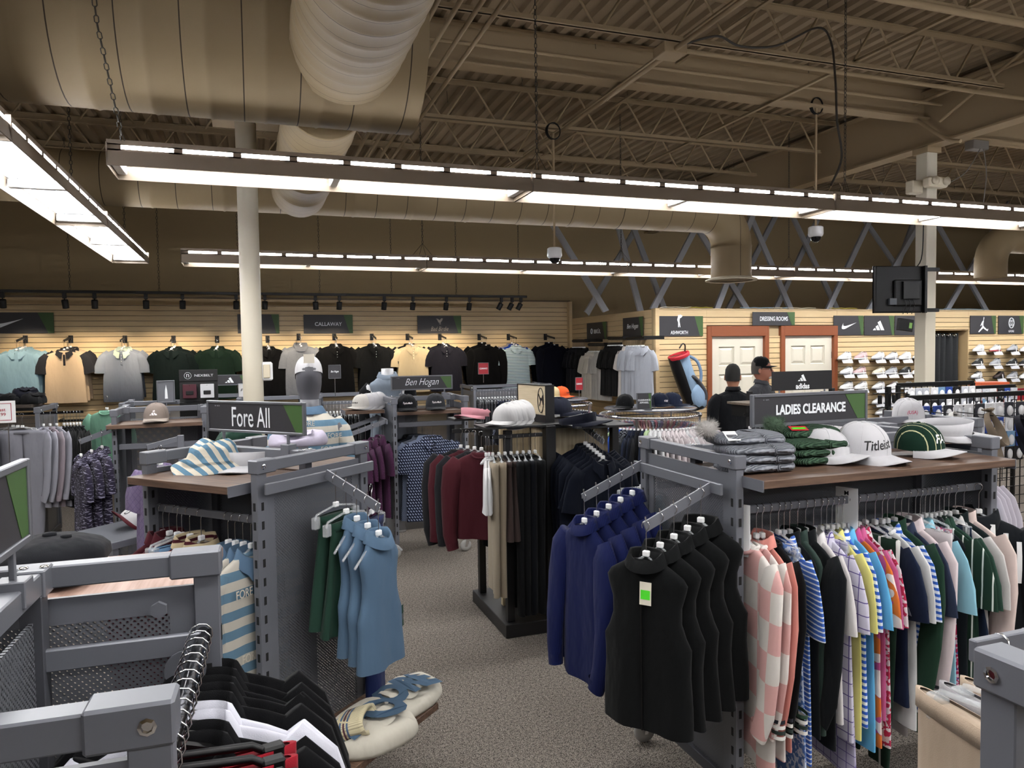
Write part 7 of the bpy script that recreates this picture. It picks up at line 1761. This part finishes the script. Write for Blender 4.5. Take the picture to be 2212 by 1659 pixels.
rail_clothes((ax.x-.05-.68, 5.4-.213, 1.332), (ax.x-.05+.3, 5.4-.213, 1.332), [('polo', fabric('17161c'), 'black', 10), ('polo', fabric('4b4658'), 'dusty purple', 6), ('polo', fabric('b9b5b8'), 'pale grey', 6)], -PI/2+R(10), 'on the black three bar rack', L=.6)
# ================================================================== gridwalls with gloves and visors
def gridwall(x0, x1, Y, z0, z1, rot, label, step=.076, frame=.018):
    e = thing('grid_panel', label, 'grid panel', (x0, Y, 0), rot); L = x1-x0; b = MB(); z = z0
    while z < z1-.02: b.box(0, L, -.003, .003, z-.003, z+.003); z += step
    x = step
    while x < L-.01: b.box(x-.003, x+.003, -.006, 0, z0, z1); x += step
    b.build('wire_grid', BLK, e)
    MB().rbox(-.01, L+.01, -.015, .015, z1-.02, z1+.02, .003).build('top_frame', BLK, e)
    for x in (0, L): MB().rbox(x-frame, x+frame, -frame, frame, 0, z1, .003).build('end_post', BLK, e)
    return e
ga = at(1962, 860, Y=4.35); print('grid', ga)
gridwall(ga.x, ga.x+1.9, 4.35, .4, ga.z, R(0), 'near black wire grid carrying visors behind the ladies rack')
gb = at(1940, 832, Y=5.6); gridwall(gb.x, gb.x+1.0, 5.6, .4, gb.z, R(0), 'black wire grid of glove packs left of the square column'); 
gc = at(2030, 832, Y=5.9); gridwall(gc.x-.1, gc.x+.9, 5.75, .4, gc.z-.03, R(0), 'farther black wire grid right of the square column')
PKC = ['c9ccd4', 'd9d9dc', '23408c', '2b2d35', 'b9bcc4', '6c8fb0', 'e0e0e2', '15161a']
rnd = random.Random(11); pack = {}
def packs(x0, x1, Y, z0, z1, nx, nz, grp, base):
    for i in range(nx):
        for j in range(nz):
            c = PKC[rnd.randrange(8)]; p = (x0+(x1-x0)*(i+.5)/nx, Y-.05-.02*rnd.random(), z0+(z1-z0)*(j+.5)/nz)
            e = thing('glove_pack', base, 'glove pack', p, R(rnd.uniform(-6, 6)), grp)
            if c not in pack:
                pack[c] = (MB().rbox(-.045, .045, -.012, .0, -.075, .05, .003).mesh('pack_sleeve', mat('pack_'+c, c, .35)), MB().loft([[V3(x, -.013-o, z) for x, z in arc(0, -.02, .03, 0, 360, 12, .042)[:-1]] for o in (0, .006)], cap1=True).mesh('glove', mat('glove_white', 'd6d6d8' if c != 'd9d9dc' else '33353c', .6)), MB().cyl((0, -.02, .035), (0, .05, .035), .0025, 5).mesh('peg', CHROME))
            obj('pack_sleeve', pack[c][0], e); obj('glove', pack[c][1], e); obj('peg', pack[c][2], e)
packs(ga.x+.05, ga.x+1.85, 4.35, .95, 1.42, 16, 4, 'glove packs on the near wire grid', 'glove pack hanging on the near black wire grid')
packs(gb.x+.04, gb.x+.96, 5.6, 1.1, gb.z-.02, 9, 3, 'glove packs left of the column', 'glove pack on the grid left of the square column')
packs(gc.x-.06, gc.x+.86, 5.75, 1.1, gc.z-.04, 9, 3, 'glove packs right of the column', 'glove pack on the grid right of the square column')
# visors and cap hanging on the near grid side
for px, py, c, lab, s_ in ((2062, 925, 'b5b3b0', 'grey white sun visor hung by its strap on the wire grid', 1.15), (2140, 930, '6b5f52', 'taupe sun visor hung by its strap on the wire grid', 1.3), (2205, 935, '14141c', 'dark navy sun visor hung at the right edge of the grid', 1.3)):
    q = at(px, py, Y=3.95); visor((q.x, 3.95, q.z), (R(72), R(0), R(24)), fabric(c), lab, s=s_, bow=c == '6b5f52'); 
    tag(MB().cyl((q.x, 3.93, q.z+.085*s_), (q.x+.02, 4.35, q.z+.09*s_), .004, 6).build('grid_hook', BLK), 'black wire hook holding the '+' '.join(lab.split()[:4]), 'hook')
q = at(1963, 905, Y=3.6)
for i in range(5): cap((q.x+.03*i, 3.6+.03*i, q.z), (R(4), 0, R(-35)), WC, 'white cap with red oval logo, front of the nested stack' if i == 0 else 'white cap nested behind the red oval one', None if i == 0 else 'nested white caps on the rear shelf', s=1.1, logo=('text', '(USA)', mat('thread_red', 'b03a58', .6), .025, .06, .05, 0, 0) if i == 0 else None)
# rear rack behind the ladies rack carrying those caps, and its rail
r2 = h_rack((3.75, 3.55, 0), 0, 'grey gondola rack right behind the ladies rack', LX=.72, LY=.68, h=1.44, slots=False); shelf(r2, -.32, .32, -.34, -.02, 1.33); flat_rail(r2, -.3, .3, -.30, 1.24)
rail_clothes((3.47, 3.25, 1.242), (4.03, 3.25, 1.242), [('polo', fabric('20382e'), 'bottle green', 4), ('polo', fabric('b98f92'), 'salmon', 2), ('polo', fabric('5f8aa0'), 'sea blue', 4), ('polo', fabric('b3aeb8'), 'pale lilac', 4)], -PI/2+R(25), 'on the rack behind the ladies rack', L=.6)
# white shirts at the right edge behind the ladies rack
for i in range(4): top('tee', (3.26+.07*i, 2.90+.075*i, 1.30), R(-42), [fabric('c4c4c8'), fabric('c9c9cc'), fabric('bfc0c6'), fabric('c6c6ca')][i], 'white top hanging right of the ladies rack, %s' % ordn[i].replace('far', 'first'), w=.22, L=.7, t=.04, seed=i, collar='crew', neckw=.06)
e = thing('side_rail', 'grey flat rail right of the ladies rack holding white tops', 'hang rail', (0, 0, 0)); MB().bar((3.20, 2.83, 1.285), (3.52, 3.17, 1.285), .012, .03).build('rail_bar', GREY, e); MB().rbox(3.50, 3.54, 3.15, 3.19, 0, 1.30, .003).build('post', GREY, e)
# shoe boxes, red card right
q = at(2130, 850, Y=6.9)
tb_ = thing('shoe_bench', 'grey bench stacked with shoe boxes below the east shoes', 'bench', (q.x+.3, 7.0, 0)); MB().rbox(-.9, 1.0, -.3, .3, .95, 1.0, .003).build('bench_top', GREY, tb_)
for x in (-.85, .95):
    for y in (-.26, .26): MB().rbox(x-.02, x+.02, y-.02, y+.02, 0, .95, .002).build('leg', GREY, tb_)
def shoebox(p, rot, w, d, h, c1, c2, label):
    e = thing('shoe_box', label, 'shoe box', p, rot); MB().rbox(-w/2, w/2, -d/2, d/2, 0, h*.72, .002).build('box_base', mat('box_'+c1, c1, .5), e); MB().rbox(-w/2-.004, w/2+.004, -d/2-.004, d/2+.004, h*.66, h, .002).build('box_lid', mat('box_'+c2, c2, .5), e)
oz = at(2130, 842, Y=6.85); print('orange', oz)
shoebox((q.x+.05, 6.85, 1.0), R(-15), .36, .24, .13, 'a02018', 'a82420', 'red shoe box under the orange box'); shoebox((q.x+.05, 6.85, 1.13), R(-18), .34, .22, .13, 'a02018', 'a82420', 'second red shoe box under the orange box')
k = 1.26; n_ = 0
while k < oz.z-.16: shoebox((q.x+.05, 6.85, k), R(-15), .34, .22, .12, '8f2018', '9a2420', 'red shoe box in the stack under the orange box'); k += .12
shoebox((q.x-.02, 6.85, k), R(-18), .36, .24, .14, 'c4502a', 'cf5a30', 'orange shoe box on top of the red boxes')
rc = at(2196, 852, Y=6.76); e = sign((rc.x+.02, 6.76, rc.z), 0, .26, .15, 'red clearance sign at the right edge beside the orange box', text='CLEARANCE', th=.026, tw=.19, bg=mat('sign_red', '9c1430', .5), green=False, mark=False, name='card_sign', legs=((-.08, .08), max(.02, rc.z-.075-1.0-.05)))
lb = at(1905, 850, Y=6.6); 
e = thing('accessory_stand', 'dark wire stand of hanging accessories left of the glove grids', 'display stand', (at(1918, 900, Y=5.3).x, 5.3, 0)); MB().rbox(-.02, .02, -.02, .02, .03, 1.5, .002).build('post', BLK, e); MB().rbox(-.2, .2, -.2, .2, 0, .03, .003).build('base', BLK, e)
for k in range(4): MB().cyl((-.18, 0, 1.05+.13*k), (.18, -.02, 1.05+.13*k), .005, 6).build('arm', BLK, e)
for k in range(7):
    p = (at(1918, 900, Y=5.3).x-.16+.055*k, 5.24, 1.44-.13*(k % 3)); e = thing('hanging_accessory', 'small black and silver accessory on the wire stand', 'accessory', p, R(k*20), 'accessories on the wire stand'); MB().rbox(-.02, .02, -.012, .012, -.09, -.01, .006).build('accessory_body', [BLKP, CHROME, BLKP][k % 3], e); MB().tube([(0, 0, -.01), (0, .02, .01), (0, .04, -.005)], .003, 5).build('strap', BLKP, e)
